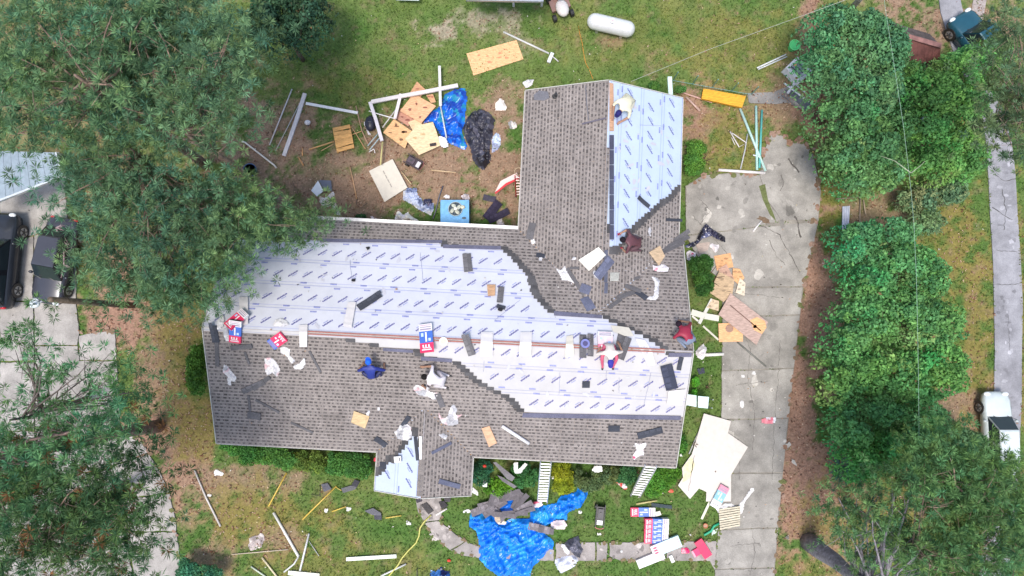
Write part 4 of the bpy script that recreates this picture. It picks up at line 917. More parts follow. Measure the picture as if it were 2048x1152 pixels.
person('worker in a maroon shirt kneeling at the foot of the wing membrane', 1260, 487, 172, 'r', dict(KNEEL, wristL=(-.26, .30, .1)), (.12, .045, .055), (.10, .05, .06), hair=(.015, .01, .015), gloves=(.35, .03, .05))
person('worker in a cream shirt and dark navy cap bending over the wing ridge', 1247, 218, 236, 'r', dict(KNEEL, pelvis=(0, -.26, .44), chest=(0, .12, .56), head=(.02, .47, .5), elbowL=(-.30, .26, .34), elbowR=(.30, .26, .34), shoulder=(.22, .14, .56), wristL=(-.16, .48, .10), wristR=(.14, .50, .1), knee=(.20, .04, .08), ankle=(.16, -.34, .07)), (.74, .70, .52), (.66, .62, .48), hat=(.025, .025, .13), hatlabel='dark navy cap', scale=1.25)

# ================================================================== BACK YARD
OR = (.66, .36, .16); TAN = (.68, .46, .26); CRM = (.70, .66, .56); WPI = (.62, .58, .57)
def stains(q, c, n, seed):
    rs = random.Random(seed); cx = sum(p[0] for p in q)/len(q); cy = sum(p[1] for p in q)/len(q); o = []
    for i in range(n):
        a = q[i % len(q)]; t = rs.uniform(.15, .65); o.append(('stain', blob(cx+(a[0]-cx)*t, cy+(a[1]-cy)*t, rs.uniform(1.2, 6), rs.uniform(1, 3.2), seed+i, 9), c, 'wood'))
    return o
q = [(933, 107), (1033, 80), (1047, 118), (947, 151)]; slab('plywood_sheet', 'orange plywood sheet with red stains lying alone on the back lawn', 'plywood', q, (.74, .44, .22), parts=stains(q, (.60, .24, .13), 7, 3))
q = [(738, 342), (785, 318), (815, 375), (769, 404)]; slab('drywall_sheet', 'cream wallboard sheet with a dark seam in the back yard', 'board', q, (.66, .61, .51), 'g', .10, .03, 'plastic', parts=[('seam_mark', rect(768+i*4.5, 345+i*8.5, 8, 2, -62), (.35, .32, .28), 'matte') for i in range(4)])
PL = [('stained brown plywood piece deep in the yard pile', [(802, 216), (824, 222), (838, 236), (816, 252), (791, 236)], (.50, .25, .17), .05, 5, (.22, .07, .05)), ('upper orange plywood piece of the yard pile, nearest the lawn', [(827, 187), (872, 212), (843, 246), (800, 222)], (.70, .40, .22), .14, 5, (.3, .12, .08)), ('topmost pointed plywood corner of the yard pile', [(817, 190), (834, 163), (852, 180), (838, 198)], (.55, .30, .16), .06, 3, (.4, .15, .1)),
      ('small yellow wood square in the middle of the yard pile', [(816, 245), (833, 237), (844, 248), (827, 263)], (.72, .52, .30), .10, 0, OR), ('orange board with dark nail knots at the left of the yard pile', [(788, 238), (824, 262), (810, 297), (766, 265)], (.70, .42, .20), .18, 6, (.2, .1, .05)), ('pale yellow board at the front of the yard pile touching the tarp', [(810, 278), (833, 251), (866, 244), (874, 266), (881, 291), (838, 310)], (.72, .56, .34), .22, 2, (.55, .38, .2)),
      ('broken orange board corner by the blue tarp', [(852, 190), (866, 188), (872, 204), (862, 206)], (.58, .34, .18), .10, 2, (.4, .15, .1))]
for lb, q, c, z, ns_, sc_ in PL: slab('plywood_piece', lb, 'plywood', q, c, 'g', z, .025, 'wood', 'plywood pieces in the back yard pile', tilt=.05, parts=stains(q, sc_, ns_, int(q[0][0])) if ns_ else None)
slab('black_box', 'small black strip on the pale yellow board', 'strip', rect(866, 289, 13, 6, 10), (.03, .02, .02), 'g', .28, .03, 'plastic')
# orange slatted panel
def slats(name, label, cat, q, n, c, z=.08, surf='g', group=None, gap=.86, cross=True, wob=0):
    a, b, c_, d = [P(x, y, z) for x, y in q]; r = thing(name, label, cat, (a+b+c_+d)/4-Vector((0, 0, z)), group)
    for i in range(n):
        t0 = i/n; t1 = (i+gap)/n; w1 = random.uniform(-wob, wob); zz = Vector((0, 0, random.uniform(0, .02)))
        p = [a.lerp(d, t0)+zz, b.lerp(c_, t0+w1/n)+zz, b.lerp(c_, t1+w1/n)+zz, a.lerp(d, t1)+zz]; part('slat', MB().prism(p, (0, 0, -.022), jit(c, .14)), 'wood', r)
    if cross:
        for t in (.06, .5, .94): part('bearer', MB().bar(a.lerp(b, t)-Vector((0, 0, .055)), d.lerp(c_, t)-Vector((0, 0, .055)), .07, .06, tuple(k*.6 for k in c)), 'wood', r)
    return r
slats('slatted_panel', 'orange panel of wooden slats left of the yard pile', 'pallet', [(665, 256), (700, 250), (709, 296), (674, 306)], 6, (.66, .36, .12), .12, wob=.25, gap=.93)
slats('pallet', 'cream wooden pallet beside the drive at the front', 'pallet', [(1437, 1018), (1480, 1012), (1480, 1053), (1440, 1061)], 9, (.62, .56, .42), .16, gap=.72)
GT = [('thick white gutter length standing out left in the back yard', [(610, 187), (594, 238), (568, 312)], .085, WPI), ('thin white rod left of the thick gutter', [(584, 178), (539, 290)], .03, WPI), ('thin grey rod between the white rod and the thick gutter', [(600, 206), (551, 302)], .022, (.45, .42, .40)), ('white downspout joining the thick gutter at its top', [(612, 207), (716, 226)], .06, (.8, .8, .78)),
      ('white bent downspout with hooked ends near the blue bowl', [(483, 283), (489, 284), (548, 330), (553, 336)], .04, (.76, .70, .60)), ('long thick white pipe across the top of the yard pile', [(743, 204), (800, 193), (850, 184), (916, 171)], .085, (.64, .60, .58)), ('white upright pipe crossing the long pipe by the tarp', [(879, 132), (881, 212)], .06, (.64, .63, .60)), ('thin pale pipe lying over the blue tarp', [(881, 212), (893, 276)], .035, (.55, .60, .58)),
      ('grey white beam at the left of the yard pile', [(740, 204), (752, 240), (764, 282)], .075, (.66, .62, .64)), ('pinkish white pipe leaning on the yard pile', [(802, 188), (790, 236)], .065, (.76, .68, .70)), ('thin white rod crossing the left of the yard pile', [(738, 222), (760, 229), (792, 238)], .025, (.8, .78, .75)), ('thin grey rod slanting behind the black lid', [(794, 216), (765, 255)], .025, (.6, .58, .56)),
      ('yellow stick between the yard pile and the wallboard', [(765, 284), (761, 330)], .035, (.58, .52, .22)), ('tan stick right of the black machine', [(862, 340), (912, 345)], .03, (.62, .46, .28)), ('brown curved stick left of the wallboard', [(700, 334), (706, 360), (714, 398)], .03, (.50, .30, .16)), ('short stick leaning at the wallboard right edge', [(803, 343), (823, 369)], .03, (.55, .42, .24)),
      ('long orange stick left of the slatted panel', [(618, 299), (668, 283)], .035, (.60, .34, .14)), ('thin stick beneath the long orange stick', [(642, 302), (667, 288)], .02, (.58, .36, .18)), ('short upright orange stick', [(605, 296), (605, 312)], .03, (.58, .30, .12)), ('short slanting orange stick', [(597, 314), (607, 331)], .03, (.58, .30, .12)), ('brown stick right of the slatted panel', [(712, 212), (724, 262), (738, 292)], .03, (.46, .28, .18)),
      ('thin orange stick crossing behind the slatted panel', [(702, 252), (731, 298)], .022, (.56, .32, .16)), ('short orange cross stick at the slatted panel', [(702, 270), (724, 262)], .025, (.58, .34, .16)), ('thin grey rod between the orange panel and black lid, lower', [(735, 292), (757, 266)], .025, (.35, .45, .46)), ('teal grey rod next to it, right', [(739, 300), (762, 272)], .025, (.40, .52, .54)), ('white hooked rod at the foot of the pile', [(738, 304), (748, 298), (750, 306)], .022, (.78, .74, .72)),
      ('dark bent stick near the small tent shaped box', [(584, 362), (590, 380), (598, 392)], .02, (.22, .13, .08)), ('dark stick below the wallboard', [(775, 386), (767, 404), (760, 426)], .025, (.40, .26, .18)), ('curled dark wire near the brown curved stick', [(714, 398), (712, 408), (722, 416), (734, 406)], .014, (.10, .07, .05)), ('thin brown rope lying right of the black machine', [(908, 369), (920, 371), (940, 365), (960, 371)], .014, (.24, .14, .09)), ('dark grey hose curving beside the air conditioner', [(886, 372), (878, 394), (872, 420), (866, 438)], .03, (.12, .12, .15))]
for lb, q, r, c in GT: pole('stick' if 'stick' in lb or 'rope' in lb or 'wire' in lb else ('pipe' if 'pipe' in lb or 'beam' in lb else 'rod'), lb, 'stick' if 'stick' in lb else ('pipe' if 'pipe' in lb or 'gutter' in lb or 'downspout' in lb else 'rod'), q, r, c, 'g', .05 if q[0][0] < 735 or q[0][0] > 890 or q[0][1] > 320 else .33+r, flat=(r > .05 and 'round' not in lb))
TBL = (.012, .14, .66)
TARP1 = [(889, 189), (911, 178), (931, 176), (935, 197), (932, 225), (930, 251), (924, 263), (935, 293), (930, 301), (912, 293), (896, 286), (880, 270), (864, 243), (846, 248), (852, 231), (878, 214)]
cloth('blue_tarp', 'small crumpled blue and teal tarp beside the yard pile', 'tarp', TARP1, [TBL, (.02, .24, .42), (.01, .06, .38)], 'g', .35, 2.2, .045, 'tarp', aniso=.45, ang=-.5)
cloth('rubbish_bag', 'heap of black and grey plastic sacks right of the small tarp', 'bag', [(925, 258), (932, 240), (946, 222), (962, 218), (978, 225), (990, 240), (986, 270), (980, 297), (983, 320), (967, 342), (954, 332), (944, 318), (941, 298), (930, 276)], [(.045, .045, .065), (.10, .10, .14), (.02, .02, .03)], 'g', .42, 2.6, .045, 'plastic')
cloth('rubbish_bag', 'light blue sack beside the black sacks', 'bag', [(982, 307), (984, 276), (992, 265), (1003, 272), (1002, 290), (994, 302)], [(.52, .62, .78), (.3, .34, .5)], 'g', .25, 3, .04, 'tarp')
cloth('paper_sheet', 'white cone shaped paper on the dirt near the wing', 'paper', [(1000, 196), (1008, 202), (1014, 216), (1010, 223), (990, 223), (989, 210)], [(.80, .75, .68)], 'g', .25, 2, .04, 'matte')
cloth('rag', 'white blue blotched sheet at the front of the yard pile', 'rag', [(872, 279), (880, 271), (893, 277), (898, 292), (890, 297), (878, 290)], [(.80, .78, .82)], .2, .2, 2.5, .04, 'plastic')
cloth('rag', 'small white crumpled wrapper in the dirt right of the black sacks', 'rag', blob(1025, 250, 10, 9, 5), [(.76, .70, .66), (.3, .3, .3)], 'g', .18, 5, .03, 'cloth')
cloth('rag', 'white rag chain below the tent shaped box', 'rag', [(637, 390), (650, 396), (666, 382), (671, 390), (658, 400), (672, 406), (680, 424), (682, 432), (672, 432), (664, 412), (650, 416), (640, 406)], [(.78, .74, .68), (.6, .5, .4)], 'g', .18, 4, .035, 'cloth')
cloth('rag', 'blue and white jeans heap near the air conditioner', 'clothes', [(805, 384), (816, 375), (834, 376), (836, 390), (850, 404), (868, 406), (868, 420), (862, 432), (838, 420), (822, 408), (806, 400)], [(.48, .54, .70), (.72, .74, .78), (.18, .22, .36)], 'g', .3, 3.5, .035, 'cloth')
cloth('rag', 'dark crumpled bag on the jeans heap', 'bag', blob(855, 405, 11, 10, 9), [(.03, .03, .07), (.12, .10, .2)], .15, .2, 5, .03, 'tarp')
cloth('rag', 'white cloth draped at the rear eave left of the air conditioner', 'rag', [(788, 438), (796, 418), (806, 430), (816, 424), (822, 432), (836, 440), (842, 449), (804, 449)], [(.80, .77, .66), (.7, .68, .7)], 'g', .3, 3.5, .035, 'cloth')
cloth('rag', 'white rag right below the dark flaps near the wing corner', 'rag', [(992, 440), (1002, 430), (1008, 446), (1012, 456), (996, 456)], [(.78, .74, .76)], 'g', .2, 4, .035, 'cloth')
cloth('rag', 'small white rag behind the air conditioner, left', 'rag', blob(894, 394, 8, 5, 3), [(.8, .75, .75)], 'g', .15, 4, .03); cloth('rag', 'rounded white sack behind the air conditioner, right', 'bag', blob(931, 394, 11, 8, 13), [(.82, .74, .74)], 'g', .5, 2, .03, 'plastic')
cloth('rag', 'white scraps at the eave under the pine', 'rag', [(738, 430), (752, 436), (764, 444), (774, 448), (750, 447)], [(.76, .68, .66)], 'g', .1, 4, .035)
slab('cardboard_flap', 'white face of the tent shaped box', 'box', [(622, 381), (636, 361), (647, 382), (634, 393)], (.76, .80, .82), 'g', .25, .02, 'plastic'); slab('cardboard_flap', 'slate face of the tent shaped box', 'box', [(638, 360), (662, 361), (664, 382), (648, 382)], (.13, .15, .20), 'g', .15, .02, 'plastic')
loose('upper dark roof flap by the wing corner', 985, 421, 44, 18, 52, 'g', (.035, .03, .055), .10, 'dark flaps behind the house'); loose('lower dark roof flap by the wing corner', 997, 432, 46, 14, 26, 'g', (.04, .035, .06), .20, 'dark flaps behind the house'); loose('small slate scrap right of the sack', 979, 397, 26, 12, -12, 'g', (.07, .065, .09), .04, 'dark flaps behind the house')
o_ = P(743, 250, 0); r_ = thing('barbecue_lid', 'black oval lid leaning by the grey beam', 'lid', o_); mb = MB(); mb.ell(o_+Vector((0, 0, .2)), (.26, .37, .22), (.02, .02, .035), None, 18, 10); part('dome', mb, 'plastic', r_, smooth=True); part('handle', MB().tube([o_+Vector((-.06, 0, .42)), o_+Vector((0, 0, .47)), o_+Vector((.06, 0, .42))], .014, (.3, .3, .3), 6), 'metal', r_)
cloth('rag', 'white sheet under the black lid', 'rag', [(727, 246), (733, 240), (738, 264), (744, 272), (736, 270)], [(.76, .74, .78)], 'g', .08, 4, .035)
# air conditioner
z_ = .8; q = [(881, 400), (938, 400), (938, 448), (881, 448)]; a, b, c, d = [P(x, y, z_) for x, y in q]; cen = (a+b+c+d)/4; r_ = thing('air_conditioner', 'light blue square air conditioner with a round fan behind the house', 'air conditioner', (cen.x, cen.y, 0))
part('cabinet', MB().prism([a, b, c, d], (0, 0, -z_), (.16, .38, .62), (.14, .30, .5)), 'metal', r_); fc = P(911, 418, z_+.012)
part('fan_shroud', MB().tube([fc-Vector((0, 0, .01)), fc+Vector((0, 0, .01))], .31, (.03, .05, .07), 28), 'metal', r_); part('ring', MB().tube([fc+Vector((.31*math.cos(i*.3), .31*math.sin(i*.3), .03)) for i in range(22)], .015, (.5, .6, .6), 6, False), 'metal', r_)
for i in range(4):
    an = i*1.57+.5; e = fc+Vector((math.cos(an)*.16, math.sin(an)*.16, .025)); part('fan_blade', MB().ell(e, (.13, .085, .012), (.52, .55, .45), Matrix.Rotation(an+.5, 3, 'Z'), 12, 4), 'plastic', r_, smooth=True)
part('hub', MB().tube([fc+Vector((0, 0, .02)), fc+Vector((0, 0, .06))], .07, (.7, .7, .6), 14), 'metal', r_); m_ = P(925, 414, z_+.03); part('cap', MB().ell(m_, (.12, .09, .04), (.60, .60, .45), None, 12, 6), 'plastic', r_, smooth=True); part('badge', MB().ell(P(928, 436, z_+.012), (.10, .05, .008), (.08, .12, .16), None, 12, 4), 'plastic', r_)
mb = MB(); [mb.box(P(909, 418, z_+.05)+Vector((0, 0, 0)), (.62, .008, .008), (.2, .22, .22), Matrix.Rotation(k*.39, 3, 'Z')) for k in range(8)]; part('guard_wires', mb, 'metal', r_, kind='stuff')
# black machine
def machine(name, label, cat, cx, cy, L, W, deg, body, acc, h=.45):
    o, M = frame(cx, cy, deg, 'g', 0); sc = CAMH/FPX*.985; l, w_ = L*sc, W*sc; r = thing(name, label, cat, o); q = lambda x, y, z: o+M @ Vector((x*w_, y*l, z))
    part('body', MB().box(q(0, 0, h*.5), (w_*.7, l*.72, h*.7), body, M), 'plastic', r); part('top_cover', MB().box(q(0, .12, h*.92), (w_*.5, l*.34, h*.22), tuple(x*1.8 for x in body), M), 'plastic', r)
    part('panel', MB().box(q(0, -.26, h*.88), (w_*.55, l*.18, .04), acc, M), 'plastic', r); part('fuel_cap', MB().tube([q(0, .12, h*1.03), q(0, .12, h*1.1)], .05, (.05, .05, .05), 12), 'plastic', r)
    for sx in (-1, 1):
        part('wheel', MB().tube([q(sx*.42, .3, .10), q(sx*.52, .3, .10)], .11, (.02, .02, .02), 14), 'plastic', r); part('frame_rail', MB().tube([q(sx*.42, -.48, h*.3), q(sx*.42, -.45, h*.95), q(sx*.42, .45, h*.95), q(sx*.42, .48, h*.3)], .018, tuple(x*1.4+.03 for x in body), 6), 'metal', r)
    part('handle', MB().tube([q(-.42, -.45, h*.95), q(-.2, -.5, h*.95), q(.2, -.5, h*.95), q(.42, -.45, h*.95)], .018, (.3, .1, .1), 6), 'metal', r)
    return r
machine('compressor', 'black wheeled compressor with a pale panel on the back yard dirt', 'compressor', 830, 329, 42, 22, 150, (.05, .035, .045), (.62, .60, .62))
machine('generator', 'black portable generator on the front lawn right of the big tarp', 'generator', 1198, 1027, 48, 20, 85, (.02, .02, .025), (.72, .72, .7))
# red stepladder
r_ = ladder('red stepladder with pale rungs leaning on the wing wall', (1032, 392), (1041, 391), (1030, 352), (1040, 352), 1.5, n=7, name='stepladder', colr=(.78, .66, .62), railc=(.55, .04, .05))
slab('slide_board', 'white panel with a red edge beside the stepladder', 'panel', [(990, 384), (1001, 362), (1034, 345), (1037, 357), (1012, 368)], (.82, .62, .58), 'g', .5, .03, 'plastic', parts=[('red_edge', [(990, 385), (1012, 366), (1037, 355), (1037, 359), (1013, 371), (991, 388)], (.6, .03, .04), 'plastic')])
o_ = P(1037, 343, .9); mb = MB(); mb.tube([o_+Vector((.17*math.cos(i*.45), .17*math.sin(i*.45), 0)) for i in range(15)], .02, (.5, .38, .25), 6, False); solo('hose_ring', mb, 'plastic', 'coiled brown hose hanging at the top of the stepladder', 'hose')
pole('long_pole', 'long grey pole on the back lawn right of the plywood sheet', 'pole', [(1007, 64), (1098, 107)], .045, (.58, .58, .56), 'g', .05); pole('crossbar', 'pale wide crossbar at the end of the long grey pole', 'bar', [(1105, 106), (1097, 125)], .08, (.66, .70, .70), 'g', .10, flat=True); pole('long_pole', 'short grey rod beyond the crossbar', 'rod', [(1104, 112), (1117, 123)], .03, (.55, .55, .54), 'g', .05)
# propane tank
z_ = .55; a, b = P(1190, 43, z_), P(1254, 58, z_); R_ = .36; d_ = (b-a).normalized(); cen = (a+b)/2; r_ = thing('propane_tank', 'long white propane tank with rounded ends on the back lawn', 'tank', (cen.x, cen.y, 0))
pts = []; rr = []
for i in range(7): t = math.pi/2*i/6; pts.append(a-d_*R_*math.cos(t)); rr.append(max(.02, R_*math.sin(t)))
for i in range(7): t = math.pi/2*i/6; pts.append(b+d_*R_*math.sin(t)); rr.append(max(.02, R_*math.cos(t)))
part('shell', MB().tube(pts, rr, (.66, .68, .68), 28), 'paint', r_, smooth=True)
for t in (.12, .88):
    m_ = a.lerp(b, t); sd_ = Vector((-d_.y, d_.x, 0))
    for s in (-1, 1): part('leg', MB().box((m_.x+sd_.x*.2*s, m_.y+sd_.y*.2*s, .12), (.12, .1, .24), (.6, .6, .6)), 'metal', r_)
    part('seam', MB().tube([m_-d_*.012, m_+d_*.012], R_+.006, (.68, .70, .70), 28), 'paint', r_, smooth=True)
m_ = cen+Vector((0, 0, R_)); part('valve_dome', MB().tube([m_-Vector((0, 0, .06)), m_+Vector((0, 0, .07))], .13, (.74, .76, .76), 18), 'paint', r_)
mb = MB(); ang = math.atan2(d_.y, d_.x); Mz = Matrix.Rotation(ang, 3, 'Z'); fr = Vector((d_.y, -d_.x, 0))
for i, x in enumerate((-.12, -.04, .04, .12, .19)):
    t = .45; p = cen+d_*x+fr*(R_*math.sin(t)*1.01)+Vector((0, 0, R_*math.cos(t)*1.012)); Mt = Mz @ Matrix.Rotation(t, 3, 'X'); mb.box(p, (.028, .13, .006), (.12, .10, .16), Mt); mb.box(p+Mt @ Vector((.02, .04 if i % 2 else -.04, 0)), (.03, .03, .006), (.12, .10, .16), Mt)
part('lettering', mb, 'paint', r_, kind='stuff'); mb = MB(); [mb.box(cen+d_*x+Vector((0, 0, R_*1.0+.075)), (.05, .03, .004), (.55, .25, .28), Mz) for x in (-.07, .0, .07)]; part('lettering', mb, 'paint', r_, kind='stuff')
# riding mower at the top edge
o_, M_ = frame(1118, 14, -70, 'g', 0); r_ = thing('riding_mower', 'brown and white riding mower at the top edge, left of the tank', 'mower', o_); q = lambda x, y, z: o_+M_ @ Vector((x, y, z))
part('hood', MB().ell(q(0, .35, .5), (.30, .42, .22), (.66, .62, .60), M_, 14, 8), 'paint', r_, smooth=True); part('deck', MB().box(q(0, -.1, .28), (.9, .8, .14), (.28, .17, .14), M_), 'paint', r_); part('seat', MB().ell(q(0, -.35, .62), (.22, .22, .10), (.10, .06, .06), M_, 12, 6), 'plastic', r_, smooth=True); part('seat_back', MB().box(q(0, -.58, .78), (.38, .08, .32), (.12, .07, .07), M_), 'plastic', r_)
part('steering_wheel', MB().tube([q(.16*math.cos(i*.6), .0+.12*math.sin(i*.6), .86) for i in range(12)], .02, (.03, .03, .03), 6, False), 'plastic', r_)
for sx in (-1, 1):
    for y, R in ((.55, .17), (-.45, .25)): part('wheel', MB().tube([q(sx*.34, y, R), q(sx*.50, y, R)], R, (.02, .02, .02), 16), 'plastic', r_)
a, b, c, d = P(930, -70, 2.4), P(1088, -66, 2.4), P(1087, 3, 2.4), P(932, 0, 2.4); r_ = thing('open_shed', 'grey flat roof of a small shed cut off by the top edge', 'shed', (P(1010, -30).x, P(1010, -30).y, 0)); part('roof', MB().prism([a, b, c, d], (0, 0, -.12), (.50, .53, .56)), 'metal', r_)
for x in (1027, 1083): p = P(x, 10, 2.3); part('post', MB().bar(P(x, 12, 0), (P(x, 12, 0).x, P(x, 12, 0).y, 2.3), .1, .1, (.68, .70, .72)), 'paint', r_)
slab('tin_sheet', 'white metal panel cut off by the top edge', 'panel', [(790, -25), (838, -25), (838, 1), (792, 0)], (.78, .82, .82), 'g', .4, .04, 'metal')
pole('orange_line', 'thin orange cord running across the back lawn to the wing', 'cord', [(1157, 52), (1160, 70), (1164, 84), (1167, 105), (1171, 125), (1180, 143), (1186, 158)], .014, (.62, .26, .04), 'g', .02)
# wires and poles
def wire(name, label, pts, r, c, sag=.0):
    p = [P(*x) for x in pts]; solo(name, MB().tube(p, r, c, 5), 'plastic', label, 'cable')
wire('service_wire', 'white service wire slanting from the wing roof to the top right', [(1262, 163, 3.6), (1330, 135, 4.2), (1420, 98, 4.8), (1520, 62, 5.4), (1620, 26, 6.1), (1712, -8, 6.8), (1800, -40, 7.4)], .006, (.45, .46, .42))
wire('power_line', 'pale green overhead line running down through the hedge trees', [(1762, -60, 7), (1771, 20, 7), (1782, 90, 6.9), (1796, 180, 6.9), (1808, 260, 6.8), (1822, 380, 6.8), (1828, 450, 6.8), (1833, 560, 6.8), (1836, 700, 6.8), (1838, 850, 6.9), (1838, 1000, 7), (1836, 1200, 7)], .005, (.34, .50, .38))
def upole(label, b, t, zt, r, c, extra=None):
    a = P(*b, 0); e = P(*t, zt); rt = thing('utility_pole', label, 'utility pole', a); part('pole', MB().tube([a, a.lerp(e, .5), e], [r, r*.9, r*.75], c, 12), 'bark', rt, smooth=True); return rt
upole('grey wooden utility pole leaning out at the top right edge', (1662, 62), (1772, -60), 6.5, .13, (.26, .26, .22))
r_ = upole('brown wooden pole carrying a street lamp over the parking pad', (268, 611), (100, 599), 5.4, .14, (.17, .13, .10))
a = P(100, 599, 5.3); b = P(76, 607, 5.6); part('lamp_arm', MB().tube([a, a.lerp(b, .5)+Vector((0, 0, .1)), b], .03, (.6, .62, .64), 7), 'metal', r_); part('lamp_head', MB().ell(P(68, 608, 5.6), (.22, .15, .10), (.72, .78, .80), None, 16, 8), 'paint', r_, smooth=True); part('photocell', MB().tube([P(68, 608, 5.68), P(68, 608, 5.76)], .05, (.12, .14, .16), 10), 'plastic', r_)

# ================================================================== RIGHT SIDE YARD AND DRIVE
slab('orange_board', 'thick orange board lying by the wire fence', 'board', [(1407, 177), (1492, 192), (1484, 215), (1403, 197)], (.72, .36, .03), 'g', .1, .14, 'wood')
pole('gutter_end', 'mint white gutter piece standing at the wing top right corner', 'gutter', [(1339, 154), (1341, 190)], .09, (.56, .72, .66), 'g', 2.2, flat=True)
r_ = thing('wire_fence', 'low teal wire fence running right from the wing corner', 'fence', P(1420, 175)); ts = [0, .25, .5, .75, 1.]
for t in ts: p = P(1346+156*t, 161+28*t, 0); part('fence_post', MB().bar(p, p+Vector((0, 0, .9)), .04, .04, (.25, .45, .40)), 'metal', r_)
for z in (.3, .6, .88): part('fence_wire', MB().tube([P(1346, 161, z), P(1502, 189, z)], .010, (.30, .55, .48), 5), 'metal', r_)
for lb, q, r, c in [('pinkish stick pointing from the wing corner to the orange board', [(1352, 181), (1424, 205)], .035, (.55, .34, .28)), ('short pinkish stick on the straw by the wing', [(1372, 194), (1400, 222)], .05, (.50, .34, .28)), ('long mint pipe slanting down to the drive, left one', [(1480, 217), (1531, 342)], .06, (.42, .60, .55)), ('mint pipe standing upright, middle of three', [(1512, 212), (1514, 340)], .06, (.38, .60, .54)), ('teal pipe standing upright, right of three', [(1524, 220), (1519, 336)], .05, (.10, .40, .36)),
                    ('thin grey chain rod left of the mint pipes', [(1495, 268), (1490, 300), (1481, 338)], .03, (.45, .46, .46)), ('white bent bracket on the grass left of the mint pipes', [(1460, 263), (1478, 294), (1493, 286), (1464, 266)], .03, (.62, .58, .54)), ('small pale stick beside the bent bracket', [(1463, 275), (1470, 290)], .02, (.6, .58, .5)), ('long white pipe lying along the drive top edge', [(1437, 340), (1530, 346)], .065, (.74, .70, .68)),
                    ('short white stick crossing the mint pipes', [(1506, 310), (1522, 314)], .035, (.7, .7, .7)), ('white pole pair reaching left from the green bucket, upper', [(1514, 136), (1572, 109)], .035, (.66, .68, .68)), ('white pole pair reaching left from the green bucket, lower', [(1516, 139), (1574, 113)], .03, (.55, .58, .6)), ('pale rod leaning below the white tub', [(1575, 187), (1598, 152)], .06, (.68, .70, .74)), ('long pale rod sloping right under the white tub', [(1568, 166), (1618, 204)], .04, (.60, .66, .68)), ('second long pale rod under the white tub', [(1590, 168), (1624, 196)], .035, (.55, .62, .64)),
                    ('thin dark rod at the gravel patch corner', [(1563, 190), (1600, 218)], .02, (.15, .14, .14)), ('white stick on the bare patch in the drive', [(1523, 442), (1506, 463)], .04, (.66, .64, .62)), ('brown pole lying level by the ribbed metal sheet', [(1672, 398), (1722, 394)], .025, (.22, .16, .12)), ('brown pole running down to the hedge right of the ribbed sheet', [(1721, 388), (1719, 452)], .03, (.26, .20, .15)), ('short split stick near the brown pole', [(1727, 400), (1731, 428)], .03, (.42, .32, .22)),
                    ('white flat plank from the right eave to the boards', [(1382, 624), (1408, 632), (1437, 637)], .13, (.66, .66, .56)), ('thin white plank crossing the flat plank', [(1424, 598), (1398, 647)], .07, (.62, .62, .56)), ('pale stick running from the crossed planks to the orange square', [(1406, 652), (1437, 680)], .04, (.58, .56, .46)), ('white strip under the crossed planks', [(1384, 632), (1396, 642)], .04, (.7, .68, .6)), ('long dark grey stick slanting on the drive', [(1474, 684), (1532, 733)], .04, (.17, .17, .15)), ('white strip from the white sack to the drive', [(1410, 710), (1447, 708)], .075, (.78, .76, .70)),
                    ('thin grey stick pair at the grass left of the large wallboard', [(1398, 862), (1378, 908)], .03, (.42, .42, .40)), ('second thin grey stick by the large wallboard', [(1404, 862), (1384, 906)], .025, (.30, .31, .30)), ('white plank on the grass below the large wallboard', [(1419, 1004), (1403, 1038)], .05, (.66, .66, .50))]:
    pole('stick' if 'stick' in lb else 'pipe', lb, 'stick' if 'stick' in lb else ('plank' if 'plank' in lb else 'pipe'), q, r, c, 'g', .06, flat=('plank' in lb))
o_ = P(1583, 97); r_ = thing('bucket', 'bright green tub at the left edge of the hedge trees', 'tub', o_); mb = MB(); mb.tube([o_, o_+Vector((0, 0, .35)), o_+Vector((0, 0, .36)), o_+Vector((0, 0, .08))], [.17, .24, .20, .17], (.10, .62, .18), 9); part('tub', mb, 'plastic', r_); part('rim', MB().tube([o_+Vector((.24*math.cos(i*.42), .24*math.sin(i*.42), .36)) for i in range(16)], .02, (.16, .75, .26), 6, False), 'plastic', r_)
o_, M_ = frame(1588, 148, -45, 'g', 0); r_ = thing('laundry_tub', 'white plastic tub with a dark basin beside the hedge trees', 'tub', o_); q = lambda x, y, z: o_+M_ @ Vector((x, y, z))
part('shell', MB().box(q(0, 0, .25), (.75, .95, .5), (.72, .74, .76), M_), 'plastic', r_); part('basin', MB().box(q(0, -.05, .507), (.5, .55, .01), (.30, .33, .36), M_), 'plastic', r_); part('lid', MB().box(q(0, .38, .55), (.66, .16, .09), (.55, .57, .6), M_), 'plastic', r_)
for i in range(3): part('bar', MB().box(q(-.18+.18*i, -.05, .53), (.03, .6, .03), (.1, .1, .12), M_), 'metal', r_)
slab('metal_sheet', 'grey sheet lying under the pale rods', 'sheet', [(1570, 180), (1580, 176), (1622, 205), (1612, 222)], (.20, .22, .26), 'g', .02, .02, 'metal')
o_ = P(1637, 237); r_ = thing('tree_stump', 'pale sawn tree stump left of the hedge trees', 'stump', o_); part('bark', MB().tube([o_, o_+Vector((0, 0, .4))], [.32, .24], (.10, .07, .045), 16), 'bark', r_); part('cut_face', MB().tube([o_+Vector((0, 0, .4)), o_+Vector((0, 0, .412))], .21, (.52, .36, .22), 18), 'wood', r_)
for i, rr in enumerate((.06, .12, .17)): part('ring', MB().tube([o_+Vector((rr*math.cos(k*.42), rr*math.sin(k*.42), .415)) for k in range(16)], .006, (.28, .16, .08), 5, False), 'wood', r_)
